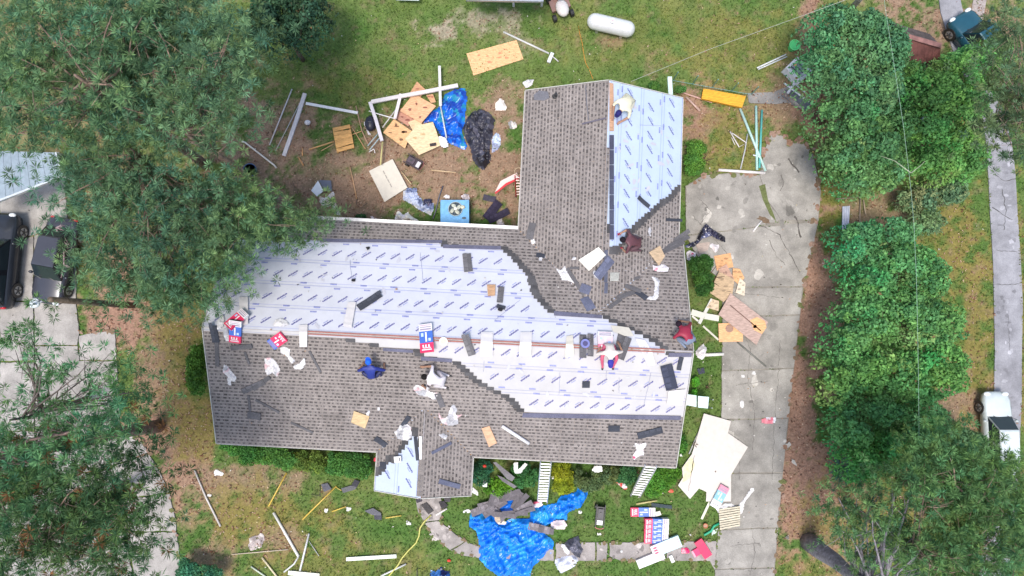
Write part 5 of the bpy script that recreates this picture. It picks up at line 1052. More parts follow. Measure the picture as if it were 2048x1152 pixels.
r_ = thing('metal_sheet', 'ribbed bluish white roofing sheet on the grass by the lower hedge', 'sheet', P(1692, 436)); a, b, c, d = P(1685, 413, .1), P(1700, 412, .1), P(1697, 461, .1), P(1684, 460, .1); part('sheet', MB().prism([a, b, c, d], (0, 0, -.03), (.52, .56, .66)), 'metal', r_)
for i in range(4): t = (i+.5)/4; part('rib', MB().bar(a.lerp(b, t)+Vector((0, 0, .02)), d.lerp(c, t)+Vector((0, 0, .02)), .035, .04, (.66, .68, .76)), 'metal', r_)
# shed behind the hedge
def P3(l, z): return [P(x, y, z) for x, y in l]
r_ = thing('shed', 'rust brown tin roofed shed behind the upper hedge trees', 'shed', P(1840, 100)); rdg = P3([(1796, 62), (1884, 88)], 2.9); ev1 = P3([(1786, 128), (1848, 143), (1881, 122)], 2.3)
A_, B_ = P(1790, 66, 2.9), P(1882, 92, 2.9); C_, D_ = P(1879, 124, 2.3), P(1786, 130, 2.3); E_, F_ = P(1782, 44, 2.3), P(1860, 68, 2.3)
for i in range(6):
    t0, t1 = i/6, (i+.985)/6; part('roof_panel', MB().prism([A_.lerp(B_, t0), A_.lerp(B_, t1), D_.lerp(C_, t1), D_.lerp(C_, t0)], (0, 0, -.04), jit((.17, .065, .055), .12)), 'rust', r_); part('roof_panel', MB().prism([A_.lerp(B_, t0), A_.lerp(B_, t1), E_.lerp(F_, t1), E_.lerp(F_, t0)][::-1], (0, 0, -.04), jit((.10, .075, .07), .12)), 'rust', r_)
part('ridge_cap', MB().bar(A_+Vector((0, 0, .02)), B_+Vector((0, 0, .02)), .2, .03, (.28, .14, .12)), 'rust', r_); part('wall', MB().prism([Vector((p.x, p.y, 2.2)) for p in (P(1792, 60, 2.2), P(1862, 76, 2.2), P(1872, 122, 2.2), P(1794, 124, 2.2))], (0, 0, -2.2), (.3, .3, .3)), 'matte', r_)
slab('tin_sheet', 'pale teal metal panel leaning at the front of the rusty shed', 'panel', [(1791, 130), (1841, 141), (1822, 158), (1796, 152)], (.45, .55, .62), 'g', .5, .03, 'metal'); slab('tin_sheet', 'white slatted scrap right of the pale teal panel', 'panel', [(1822, 152), (1846, 146), (1844, 156), (1824, 157)], (.60, .55, .58), 'g', .4, .03, 'metal')
o_ = P(1783, 157, .6); solo('barrel_top', MB().tube([P(1783, 157, 0), o_], .27, (.36, .10, .04), 14), 'rust', 'rusty orange barrel below the shed', 'barrel')
cloth('rag', 'white rubbish bits above the shed at the hedge edge', 'rag', blob(1758, 42, 12, 5, 8), [(.7, .68, .66)], 'g', .15, 5, .035)
# little cart
o_, M_ = frame(1836, 243, -60, 'g', 0); r_ = thing('push_mower', 'small push mower with pale wheels between the hedge trees', 'mower', o_); q = lambda x, y, z: o_+M_ @ Vector((x, y, z)); part('deck', MB().box(q(0, 0, .2), (.4, .5, .15), (.10, .11, .14), M_), 'paint', r_); part('engine', MB().tube([q(0, .05, .27), q(0, .05, .42)], .12, (.45, .46, .5), 14), 'metal', r_)
for sx in (-1, 1):
    for y in (-.25, .28): part('wheel', MB().tube([q(sx*.22, y, .1), q(sx*.28, y, .1)], .10, (.55, .56, .58), 14), 'plastic', r_)
    part('handle', MB().tube([q(sx*.18, -.25, .25), q(sx*.18, -.85, .85)], .014, (.5, .5, .52), 6), 'metal', r_)
cloth('rag', 'white rag on the grass below the push mower', 'rag', [(1846, 272), (1854, 270), (1861, 284), (1858, 292), (1850, 284)], [(.72, .68, .64)], 'g', .2, 4, .035)
# bags and boards by the drive
cloth('netting', 'dark folded netting draped over the right eave corner onto the drive', 'netting', [(1369, 492), (1392, 482), (1400, 464), (1412, 447), (1424, 458), (1450, 474), (1451, 486), (1436, 480), (1424, 472), (1404, 478), (1388, 494), (1374, 497)], [(.035, .035, .07), (.10, .11, .2), (.02, .02, .03)], .2, .4, 4, .035, 'tarp')
slab('wood_scrap', 'pinkish grey board under the netting', 'board', [(1392, 487), (1420, 484), (1416, 500), (1398, 508)], (.42, .34, .29), 'g', .05, .03); cloth('rag', 'white pinkish sack under the netting', 'bag', [(1416, 486), (1438, 488), (1438, 504), (1430, 510), (1418, 503)], [(.80, .74, .74)], 'g', .25, 2.5, .035, 'plastic')
BD = [('orange board highest in the pile by the drive, near the round bush', [(1428, 512), (1461, 506), (1467, 534), (1434, 541)], (.66, .36, .17), .05), ('pinkish board below the highest orange board', [(1436, 538), (1453, 528), (1469, 560), (1452, 572)], (.48, .30, .22), .11), ('orange torn board right of the pinkish one', [(1466, 536), (1480, 538), (1489, 556), (1477, 569), (1465, 558)], (.68, .38, .18), .08), ('tan board in the middle of the pile by the drive', [(1438, 543), (1469, 559), (1465, 588), (1447, 604), (1419, 585)], (.50, .36, .22), .18), ('cream triangular board at the right of the pile', [(1480, 556), (1491, 566), (1489, 592), (1471, 585)], (.70, .60, .46), .10),
      ('cream small board left of the large pinkish board', [(1425, 598), (1438, 602), (1437, 622), (1414, 615)], (.66, .52, .36), .08), ('orange square board with a round ring near the grass', [(1437, 647), (1486, 645), (1486, 683), (1438, 684)], (.76, .44, .22), .08)]
for lb, q, c, z in BD: slab('plywood_piece', lb, 'plywood', q, c, 'g', z, .025, 'wood', 'plywood pieces piled by the drive', tilt=.04, parts=stains(q, tuple(k*.6 for k in c), 4, int(q[0][1])) if 'round ring' not in lb else [('ring', [(1459+8*math.cos(k*.42), 657+8*math.sin(k*.42)) for k in range(15)], (.36, .22, .16), 'wood'), ('ring_centre', [(1459+6*math.cos(k*.5), 657+6*math.sin(k*.5)) for k in range(12)], (.60, .42, .34), 'wood')][:1])
q = [(1461, 586), (1536, 644), (1513, 690), (1437, 629)]; slab('plywood_sheet', 'large pinkish grey board with a split line across the pile by the drive', 'plywood', q, (.46, .33, .28), 'g', .24, .03, 'wood', parts=[('split_line', rect(1491, 636, 80, 2, -40), (.16, .09, .07), 'wood'), ('orange_face', [(1500, 640), (1514, 634), (1530, 642), (1533, 655), (1524, 668), (1508, 660)], (.74, .42, .20), 'wood'), ('hole', blob(1510, 653, 5, 4, 3, 9), (.2, .10, .07), 'wood')])
cloth('rag', 'white diamond shaped sack on the grass right of the gable', 'bag', [(1389, 705), (1396, 696), (1406, 687), (1413, 696), (1412, 710), (1403, 721), (1394, 714)], [(.78, .74, .76)], 'g', .3, 3, .035, 'plastic')
slab('shingle_scrap', 'dark slate scrap on the grass below the white sack', 'scrap', [(1394, 738), (1408, 735), (1410, 746), (1398, 749)], (.06, .065, .09), 'g', .03, .02, 'grain')
r_ = thing('folding_table', 'mint white folded table leaning at the right gable corner', 'table', P(1392, 803)); part('table_top', MB().prism(P3([(1371, 788), (1393, 791), (1393, 814), (1367, 809)], .9), (0, 0, -.06), (.62, .76, .74)), 'plastic', r_); part('table_top', MB().prism(P3([(1396, 792), (1418, 794), (1416, 817), (1396, 815)], .9), (0, 0, -.06), (.60, .76, .76)), 'plastic', r_)
for x, y in ((1374, 790), (1414, 796), (1370, 806), (1412, 812)): part('leg', MB().bar(P(x, y, .0), (P(x, y, 0).x, P(x, y, 0).y, .85), .04, .04, (.4, .45, .45)), 'metal', r_)
q = [(1408, 827), (1462, 842), (1456, 866), (1496, 894), (1462, 950), (1462, 1003), (1412, 1003), (1413, 984), (1398, 977), (1380, 998), (1356, 971), (1366, 955), (1364, 936), (1384, 908)]
slab('drywall_sheet', 'large torn cream wallboard lying half on grass, half on the drive', 'board', q, (.62, .575, .52), 'g', .10, .03, 'plastic', parts=[('crack', rect(1388+i*-1.5, 915+i*9, 9, 1.6, 68+(i % 3)*12), (.42, .38, .36), 'matte') for i in range(8)]+[('torn_paper', [(1368, 932), (1384, 912), (1390, 930), (1378, 958), (1364, 966), (1368, 948)], (.74, .68, .44), 'matte'), ('hole', blob(1431, 943, 2, 2, 1, 7), (.15, .12, .1), 'matte')])
bundle('faded pink and teal bundle resting on the large torn wallboard', 1438, 993, 46, 19, 62, 'g', .16, .10, cols=(WHT, (.25, .50, .62), (.70, .28, .38)))
cloth('rag', 'white plastic sheet twisting right above the cream pallet', 'plastic', [(1450, 1006), (1462, 1006), (1474, 1014), (1488, 996), (1502, 975), (1509, 974), (1508, 981), (1490, 1003), (1486, 1022), (1480, 1030), (1478, 1014), (1446, 1022), (1436, 1026), (1430, 1016)], [(.78, .76, .74)], .05, .22, 3, .035, 'plastic')
cloth('rag', 'blue and white printed wrapper lying on the drive', 'wrapper', [(1521, 838), (1534, 834), (1552, 834), (1551, 846), (1536, 849), (1523, 846)], [(.74, .76, .80), (.15, .25, .6), (.7, .2, .25)], .05, .1, 3, .035, 'plastic')
for lb, x, y in (('white scrap on the drive, left of a close pair', 1485, 752), ('white scrap on the drive, right of a close pair', 1508, 747), ('white angular scrap on the drive near its left edge', 1483, 808)): cloth('rag', lb, 'scrap', blob(x, y, 6, 5 if y < 800 else 9, x, 9), [(.66, .65, .63)], .05, .08, 5, .03)
pole('garden_hose', 'green hose end curling from under the pallet', 'hose', [(1440, 1046), (1428, 1052), (1422, 1062), (1412, 1068), (1408, 1070)], .05, (.03, .38, .20), 'g', .06); cloth('rag', 'mint scrap beside the green hose end', 'rag', [(1424, 1060), (1436, 1056), (1432, 1066), (1422, 1072)], [(.60, .70, .62)], 'g', .1, 4, .03)
o_ = P(1409, 1050); r_ = thing('clay_pot', 'small orange clay pot on the front lawn by the hose', 'pot', o_); part('pot', MB().tube([o_, o_+Vector((0, 0, .16)), o_+Vector((0, 0, .05))], [.07, .11, .08], (.52, .20, .10), 14), 'matte', r_); part('soil', MB().tube([o_+Vector((0, 0, .12)), o_+Vector((0, 0, .13))], .085, (.45, .28, .2), 12), 'matte', r_)
cloth('rag', 'red orange disc on the grass by the right bushes', 'disc', blob(1342, 983, 8, 5, 4, 10), [(.62, .10, .05)], 'g', .06, 3, .03, 'plastic')

# ================================================================== FRONT YARD
ladder('aluminium ladder standing nearly upright by the yellow green bush', (1075, 1004), (1094, 1004), (1081, 925), (1102, 926), 2.75, 'aluminium ladders at the front eave', n=15)
ladder('aluminium ladder slanting to the front eave near the right corner', (1262, 990), (1280, 992), (1290, 931), (1313, 933), 2.72, 'aluminium ladders at the front eave', n=13)
bundle('single bundle lying alone above the row of five on the front lawn', 1285, 1023, 48, 17, 0, 'g', .03, .12)
for i in range(5): bundle(['uppermost bundle of the row of five on the front lawn', 'second bundle from the top of the row of five', 'middle bundle of the row of five on the lawn', 'second bundle from the bottom of the row of five', 'lowest bundle of the row of five, under the teal carton'][i], 1311, 1040+i*9.9, 46, 11, 0, 'g', .03, .30-.045*i)
def carton(label, cx, cy, L, W, deg, c1, c2, h=.14, z=.05, mark=True):
    o, M = frame(cx, cy, deg, 'g', z); sc = CAMH/FPX; l, w_ = L*sc, W*sc; r = thing('carton', label, 'carton', o, None); part('box', MB().box(o+M @ Vector((0, .12*l, h/2)), (w_, l*.76, h), c1, M), 'plastic', r); part('box_end', MB().box(o+M @ Vector((0, -.38*l, h/2)), (w_*.98, l*.24, h*1.02), c2, M), 'plastic', r)
    if mark:
        mb = MB()
        for i in range(3): mb.box(o+M @ Vector((-.12+.11*i, -.37*l, h*1.03+.003)), (.07, .16, .004), (.75, .08, .16), M)
        for x in (-.1, 0, .1): mb.box(o+M @ Vector((x, .42*l, h+.004)), (.02, .12, .004), (.7, .2, .25), M)
        part('printed_mark', mb, 'plastic', r, kind='stuff')
    return r
carton('long teal and white carton with a red mark crossing the footpath', 1331, 1091, 58, 22, 22+0, (.55, .75, .78), (.80, .74, .74), z=.10)
carton('white rolled carton on the footpath below the teal carton', 1300, 1117, 54, 17, 22, (.80, .78, .76), (.72, .70, .68), mark=False)
carton('small white roll on the lawn edge right of the white carton', 1343, 1117, 14, 7, -65, (.74, .73, .70), (.66, .65, .62), .07, mark=False)
carton('red box crushed open where the footpath meets the drive', 1405, 1096, 36, 17, -57, (.74, .02, .10), (.66, .03, .10), .12, mark=False); carton('small square pink red box beside the crushed one', 1391, 1104, 14, 13, 30, (.74, .03, .14), (.80, .35, .42), .10, mark=False)
cloth('rag', 'round pink crumpled wrapper on the footpath', 'wrapper', blob(1370, 1102, 9, 9, 2, 10), [(.80, .04, .16), (.8, .3, .35)], .05, .15, 4, .03, 'plastic')
slab('nail_box', 'small beige box touching the single bundle', 'box', [(1311, 1024), (1320, 1022), (1323, 1030), (1312, 1033)], (.72, .68, .58), 'g', .03, .12, 'plastic'); pole('stick', 'yellow stick above the single bundle', 'stick', [(1273, 1008), (1314, 1001)], .04, (.52, .46, .20), 'g', .05); slab('starter_shingle', 'long dark shingle strip right of the yellow stick', 'shingle', [(1303, 1006), (1344, 1011), (1344, 1018), (1303, 1013)], (.06, .08, .09), 'g', .03, .03, 'grain')
slab('white_board', 'small white block on the grass near the generator, right', 'block', rect(1243, 1103, 4, 4, 0), (.7, .7, .68), 'g', .02, .05, 'matte')
BT = [(700, 640), (720, 500), (800, 490), (900, 510), (1000, 560), (1040, 620), (1130, 560), (1330, 560), (1330, 460), (1400, 440), (1600, 400), (1640, 330), (1800, 290), (1830, 200), (1890, 180), (1930, 250), (1920, 330), (1850, 450), (1720, 500), (1710, 580), (1600, 590), (1500, 640), (1450, 680), (1580, 800), (1560, 920), (1440, 980), (1360, 1060), (1330, 1165), (1000, 1150), (880, 1060), (800, 960), (800, 780), (780, 690)]
BT = [(800+x/5.12, 927+y/5.12) for x, y in BT]
cloth('blue_tarp', 'huge crumpled bright blue tarp spread over the front lawn and footpath', 'tarp', BT, [(.010, .20, .76), (.03, .34, .82)], 'g', .46, 1.7, .035, 'tarp', aniso=1.5, ang=.5, seed=77)  # second, lighter blue paints cyan highlights into the tarp colour
cloth('blue_tarp', 'small patch of blue tarp showing among the front shingle heap', 'tarp', [(1005, 1010), (1012, 1000), (1030, 997), (1034, 1010), (1024, 1022), (1006, 1024), (998, 1016)], [(.008, .15, .66), (.03, .3, .7)], .12, .16, 3, .035, 'tarp')
cloth('blue_tarp', 'dark blue crumpled tarp end cut off by the bottom edge', 'tarp', [(858, 1150), (862, 1138), (872, 1144), (882, 1132), (890, 1142), (900, 1140), (902, 1165), (858, 1165)], [(.01, .06, .24), (.05, .18, .5), (.01, .02, .1)], 'g', .3, 4, .035, 'tarp')
# heap of old shingles on the tarp
HPp = [(983, 1004, 40, 8, 80), (976, 1010, 40, 12, 12), (965, 1018, 46, 12, 20), (992, 1026, 40, 16, -40), (1000, 1000, 36, 10, 20), (1018, 994, 40, 12, 8), (1034, 1000, 36, 9, 62), (1042, 1004, 40, 8, 50), (1048, 1014, 38, 10, 30), (1030, 1026, 50, 8, 2), (1010, 1030, 44, 8, -6), (1050, 1022, 40, 7, 18), (985, 996, 30, 8, 66), (1004, 988, 40, 9, 14), (1024, 988, 36, 8, 24), (1078, 1056, 42, 12, -14), (1092, 1060, 30, 10, -10), (990, 1016, 52, 10, 34)]
HL_ = ['steep shingle at the left end of the heap on the tarp', 'nearly level shingle at the far left of the tarp heap', 'lowest left shingle touching the blue tarp edge', 'shingle slanting down left of the small blue patch', 'short shingle over the top left of the small blue patch', 'level shingle along the top of the small blue patch', 'steep shingle just right of the small blue patch', 'shingle leaning right beyond the small blue patch', 'wide shingle at the right end of the tarp heap', 'long level shingle under the small blue patch', 'lowest long shingle under the blue patch, tilted down', 'shingle near the foot of the upright ladder on the heap', 'thin steep shingle at the top left of the heap', 'topmost level shingle of the heap behind the blue patch', 'topmost slanting shingle of the heap, right', '', '', 'long shingle crossing the lower left of the heap']
for i, (x, y, L_, W_, d) in enumerate(HPp):
    lb = {15: 'brown grey shingle half across the big tarp, left of a pink sack', 16: 'brown grey shingle tucked right under the pink sack'}.get(i, HL_[i])
    loose(lb, x, y, L_, W_+2, d, .22 if i < 15 or i == 17 else .3, jit((.17, .155, .165), .25), .02*i if i < 15 else .02, 'old shingles heaped on the big blue tarp', lift=.05)
cloth('rag', 'pinkish white sack on the right side of the big tarp', 'bag', [(1100, 1044), (1112, 1040), (1128, 1040), (1134, 1050), (1128, 1060), (1116, 1060), (1100, 1054)], [(.84, .70, .68)], .15, .3, 2.5, .035, 'plastic')
cloth('rag', 'pink and white wrapper at the foot of the upright ladder', 'wrapper', [(1062, 1010), (1070, 1002), (1084, 1002), (1086, 1010), (1076, 1016), (1066, 1016)], [(.76, .66, .68), (.7, .12, .2)], .15, .15, 4, .03); cloth('rag', 'cream scraps among the shingles on the tarp', 'scrap', [(988, 1034), (996, 1030), (1004, 1040), (1014, 1044), (1010, 1050), (998, 1050), (990, 1042)], [(.74, .68, .58), (.5, .4, .3)], .3, .1, 5, .03)
cloth('rag', 'white scrap pointing into the left of the shingle heap', 'scrap', [(925, 1022), (934, 1018), (950, 1020), (951, 1026), (936, 1027), (926, 1026)], [(.74, .73, .72)], 'g', .12, 4, .03)
cloth('rubbish_bag', 'dark grey bin bag on the footpath right of the big tarp', 'bag', [(1126, 1086), (1138, 1078), (1157, 1070), (1162, 1084), (1167, 1098), (1160, 1117), (1148, 1110), (1138, 1100), (1133, 1092)], [(.06, .06, .08), (.14, .14, .18)], 'g', .4, 2.6, .035, 'plastic')
cloth('rubbish_bag', 'white bag with a dark mark below the dark grey bin bag', 'bag', [(1108, 1122), (1116, 1113), (1134, 1110), (1148, 1108), (1158, 1118), (1150, 1132), (1122, 1147), (1112, 1134)], [(.66, .68, .76), (.56, .58, .68)], 'g', .3, 2, .035, 'plastic')
cloth('rag', 'thin white flap between the dark and white bags', 'flap', [(1122, 1090), (1127, 1087), (1140, 1104), (1136, 1110), (1128, 1102)], [(.74, .74, .78)], .15, .08, 3, .03, 'plastic')
FS = [('yellow stick standing out alone on the front left lawn', [(573, 946), (537, 1013)], .035, (.60, .42, .08)), ('long yellow stick slanting on the front lawn', [(673, 972), (605, 1039)], .035, (.60, .42, .08)), ('short yellow stick with a white scrap at its end', [(664, 1023), (692, 1013)], .03, (.60, .44, .08)), ('short yellow stick near the folded shingle', [(771, 1036), (803, 1031)], .03, (.60, .46, .10)), ('short yellow stick branching off the long one', [(671, 974), (683, 981)], .02, (.58, .44, .10)),
      ('thin grey white pole at the left of the front lawn', [(389, 940), (412, 995), (441, 1053)], .04, (.56, .52, .48)), ('white pipe slanting down, upper arm of the bent pipe', [(547, 1025), (597, 1113)], .06, (.74, .72, .66)), ('lower arm of the bent white pipe', [(597, 1113), (588, 1128), (568, 1144)], .04, (.60, .60, .56)), ('grey white pipe crossing the bent pipe', [(618, 1067), (600, 1141)], .045, (.66, .66, .64)), ('thin grey rod right of the crossing pipe', [(618, 1082), (638, 1112)], .018, (.42, .42, .40)),
      ('thin pale rod through the ash patch', [(463, 1109), (520, 1104), (576, 1099)], .02, (.60, .50, .38)), ('cream stick below the ash patch', [(524, 1115), (555, 1155)], .04, (.66, .58, .38)), ('mint stick at the bottom edge left of the cream stick', [(502, 1133), (532, 1154)], .035, (.56, .62, .50)), ('long mint white gutter lying level on the front lawn', [(693, 1118), (793, 1112)], .075, (.66, .72, .64)), ('thick cream white post at the bottom edge', [(577, 1145), (639, 1151)], .09, (.74, .74, .62)), ('grey white rod at the bottom edge near the hose', [(762, 1152), (812, 1128)], .04, (.62, .62, .58)),
      ('white stick beside the shingles on the porch walk', [(872, 1030), (894, 1017)], .045, (.72, .68, .64)), ('thin dark bent twig on the front lawn', [(622, 989), (640, 992), (640, 970)], .014, (.06, .06, .04)), ('black garden stake near the bottom edge', [(834, 1136), (834, 1155)], .02, (.10, .10, .06))]
for lb, q, r, c in FS: pole('stick' if 'stick' in lb or 'twig' in lb or 'stake' in lb else 'pipe', lb, 'stick' if ('stick' in lb or 'twig' in lb or 'stake' in lb) else 'pipe', q, r, c, 'g', .05, flat='gutter' in lb or 'post' in lb)
pole('garden_hose', 'yellow green hose winding from the porch walk to the bottom edge', 'hose', [(862, 1030), (848, 1044), (840, 1056), (838, 1072), (832, 1086), (816, 1102), (804, 1116), (796, 1130), (778, 1152)], .035, (.52, .50, .12), 'g', .06)
for lb, q, c in [('grey flap left of the long yellow stick on the front lawn', [(642, 969), (655, 966), (663, 978), (648, 984)], (.12, .12, .14)), ('flat part of the folded grey shingle near the porch', [(682, 977), (702, 971), (714, 974), (710, 979), (686, 986)], (.15, .15, .16)), ('raised dark end of the folded grey shingle near the porch', [(703, 970), (709, 959), (720, 963), (713, 975)], (.06, .06, .07)), ('grey bent shingle on the lawn below the porch, upper part', [(729, 1022), (746, 1016), (762, 1026), (762, 1031), (744, 1030)], (.15, .15, .17)), ('dark lower corner of the bent shingle below the porch', [(748, 1030), (763, 1030), (763, 1040), (749, 1039)], (.09, .09, .11)),
                 ('dark shingle slanting on the porch walk', [(842, 1010), (853, 1005), (867, 1022), (857, 1029)], (.075, .07, .07)), ('dark crumpled shingle piece at the top left of the porch walk', [(831, 1000), (842, 995), (844, 1003), (834, 1006)], (.08, .075, .09)), ('dark shingle right on the porch walk beside the white stick', [(877, 1004), (888, 1002), (896, 1012), (884, 1019)], (.06, .055, .06)), ('dark shingle at the top right of the porch walk', [(887, 996), (902, 994), (900, 1004), (890, 1004)], (.09, .085, .09)),
                 ('grey shingle leaning in the porch bushes, upper long one', [(986, 925), (992, 924), (1030, 955), (1024, 963), (1014, 958)], (.20, .19, .20)), ('grey shingle leaning in the porch bushes, lower one', [(994, 950), (1006, 955), (1034, 973), (1028, 977), (1004, 962)], (.19, .18, .19))]:
    slab('shingle_piece', lb, 'shingle', q, c, 'g', .05 if 'bushes' not in lb else .8, .03, 'grain', 'shingle pieces thrown on the front yard', tilt=.06)
for lb, q, s_ in [('white double lobed scrap on the straw, far left of the lawn', [(427, 944), (433, 938), (441, 942), (448, 946), (445, 953), (437, 950), (430, 952)], 'g'), ('small white scrap touching the thin pole', [(414, 988), (424, 987), (424, 993), (416, 994)], 'g'), ('white scrap left of the short yellow stick', blob(652, 1021, 6, 7, 8, 9), 'g'), ('white scrap at the end of the short yellow stick', blob(697, 1018, 8, 6, 9, 9), 'g'), ('white X shaped rag on the grass left of the porch', [(714, 934), (722, 936), (730, 930), (732, 940), (737, 950), (726, 952), (720, 944), (715, 940)], 'g'), ('white tube scrap left of the porch walk', blob(816, 1047, 8, 5, 4, 9, -30), 'g'),
                  ('red flower like scrap at the porch left corner', blob(752, 920, 7, 5, 4, 9), .8), ('white paper stuck right of the porch corner', [(943, 972), (948, 976), (958, 984), (956, 992), (946, 986), (940, 982)], 'g'), ('white box shape in the porch bushes', [(966, 958), (976, 958), (975, 975), (963, 973)], .5), ('tangled white strips under the front eave', [(1026, 925), (1036, 924), (1036, 940), (1050, 926), (1056, 928), (1040, 948), (1028, 946)], 1.2), ('white folded cloth under the front eave right of the tangled strips', [(1183, 940), (1190, 930), (1204, 930), (1205, 943), (1192, 946)], 1.2), ('small white scrap right of the upright ladder', blob(1107, 955, 5, 6, 2, 9), .4),
                  ('white tube with a red tip near the slanting ladder', [(1232, 964), (1238, 960), (1250, 968), (1256, 975), (1250, 980), (1240, 972)], .1), ('small white scrap right of the tarp tip', blob(1159, 1024, 5, 5, 6, 8), 'g'), ('small white scrap on the lawn left of the single bundle', blob(1197, 1068, 6, 4, 6, 8), 'g'), ('tiny white scrap near the pink wrapper', blob(1379, 1070, 4, 3, 6, 8), 'g'), ('pale scrap on grass beside the right gable corner', blob(1362, 908, 4, 6, 5, 8), 'g')]:
    cl = [(.62, .05, .08)] if 'red flower' in lb else [(.76, .75, .72)]
    if 'red tip' in lb: cl = [(.70, .70, .70), (.6, .08, .06)]
    cloth('rag', lb, 'rag', q, cl, s_, .12, 5, .03, 'cloth')
cloth('ash_patch', 'round patch of pale ash and burnt scraps on the front lawn', 'ash', blob(513, 1084, 19, 20, 4, 18), [(.46, .40, .38), (.30, .26, .25), (.62, .56, .52)], 'g', .07, 9, .035, 'ground')
for lb, x, y in (('red toy ball on the lawn near the curved walk', 898, 1121), ('small red flower head in the porch bushes', 969, 932)): o_ = P(x, y, .06 if y > 1000 else .8); solo('red_ball', MB().ell(o_, (.09, .07, .06), (.62, .05, .03), None, 10, 6), 'plastic', lb, 'ball', smooth=True)
o_ = P(502, 342); r_ = thing('bowl', 'blue plastic bowl on the dirt under the pine branch', 'bowl', o_); part('bowl', MB().tube([o_, o_+Vector((0, 0, .15)), o_+Vector((0, 0, .15)), o_+Vector((0, 0, .03))], [.2, .32, .29, .2], (.06, .14, .30), 18), 'plastic', r_)
o_ = P(615, 245, .2); r_ = thing('sprinkler', 'small white capped post in a bare patch of the back yard', 'post', P(615, 245)); part('post', MB().tube([P(617, 250, 0), o_], .07, (.08, .07, .08), 10), 'plastic', r_); part('cap', MB().ell(o_, (.14, .12, .09), (.70, .68, .68), None, 12, 6), 'plastic', r_, smooth=True)
cloth('rag', 'yellow scrap at the rear eave under the pine', 'scrap', [(495, 430), (504, 422), (513, 424), (508, 430), (500, 434)], [(.70, .62, .05)], .3, .1, 4, .03, 'plastic')

# ================================================================== LEFT NEIGHBOUR
r_ = thing('carport', 'white metal carport roof under the pines at the left edge', 'carport', P(40, 350)); a, b, c, d = P(-70, 300, 2.3), P(112, 305, 2.3), P(126, 352, 2.3), P(-70, 428, 2.3)
for i in range(12):
    t0, t1 = i/12, (i+.97)/12; part('roof_panel', MB().prism([a.lerp(b, t0), a.lerp(b, t1), d.lerp(c, t1), d.lerp(c, t0)], (0, 0, -.04), jit((.36, .43, .46), .08)), 'metal', r_)
part('edge_beam', MB().bar(d-Vector((0, 0, .03)), c-Vector((0, 0, .03)), .08, .14, (.66, .70, .70)), 'metal', r_); part('edge_beam', MB().bar(b-Vector((0, 0, .03)), c-Vector((0, 0, .03)), .08, .14, (.66, .70, .70)), 'metal', r_)
for p in (a, b, c, d): part('post', MB().bar(p-Vector((0, 0, 2.3)), p-Vector((0, 0, .1)), .08, .08, (.6, .62, .62)), 'metal', r_)
car('pickup_truck', 'black pickup truck cut off by the left edge of the picture', 'pickup', -12, 520, 88, 4.3, 1.6, 1.5, (.03, .035, .045), suv=True)
car('parked_car', 'dark grey sedan parked under the pine beside the black pickup', 'car', 104, 520, -100, 3.9, 1.4, 1.3, (.05, .053, .068))
car('parked_car', 'white car with black wheels stopped on the lane at the right', 'car', 2007, 872, 90, 3.7, 1.18, 1.15, (.62, .68, .68))
car('parked_car', 'dark teal car parked beside the gravel track at the top right', 'car', 1962, 78, 122, 3.0, 1.3, 1.4, (.02, .09, .13), suv=True)
r_ = thing('dead_branch', 'grey dead branch lying against the side of the dark grey sedan', 'branch', P(128, 525)); a = [(112, 455), (120, 480), (128, 500), (128, 530), (122, 556)]
part('limb', MB().tube([P(x, y, 1.0) for x, y in a], [.03, .045, .04, .035, .015], (.30, .22, .22), 6), 'bark', r_)
for i in range(12): t = random.randint(0, 3); x, y = a[t]; part('twig', MB().tube([P(x, y, 1.0), P(x+random.uniform(4, 14), y+random.uniform(-6, 12), 1.1), P(x+random.uniform(8, 22), y+random.uniform(-12, 20), 1.0)], [.018, .012, .005], (.32, .24, .24), 5), 'bark', r_)
car_done = True
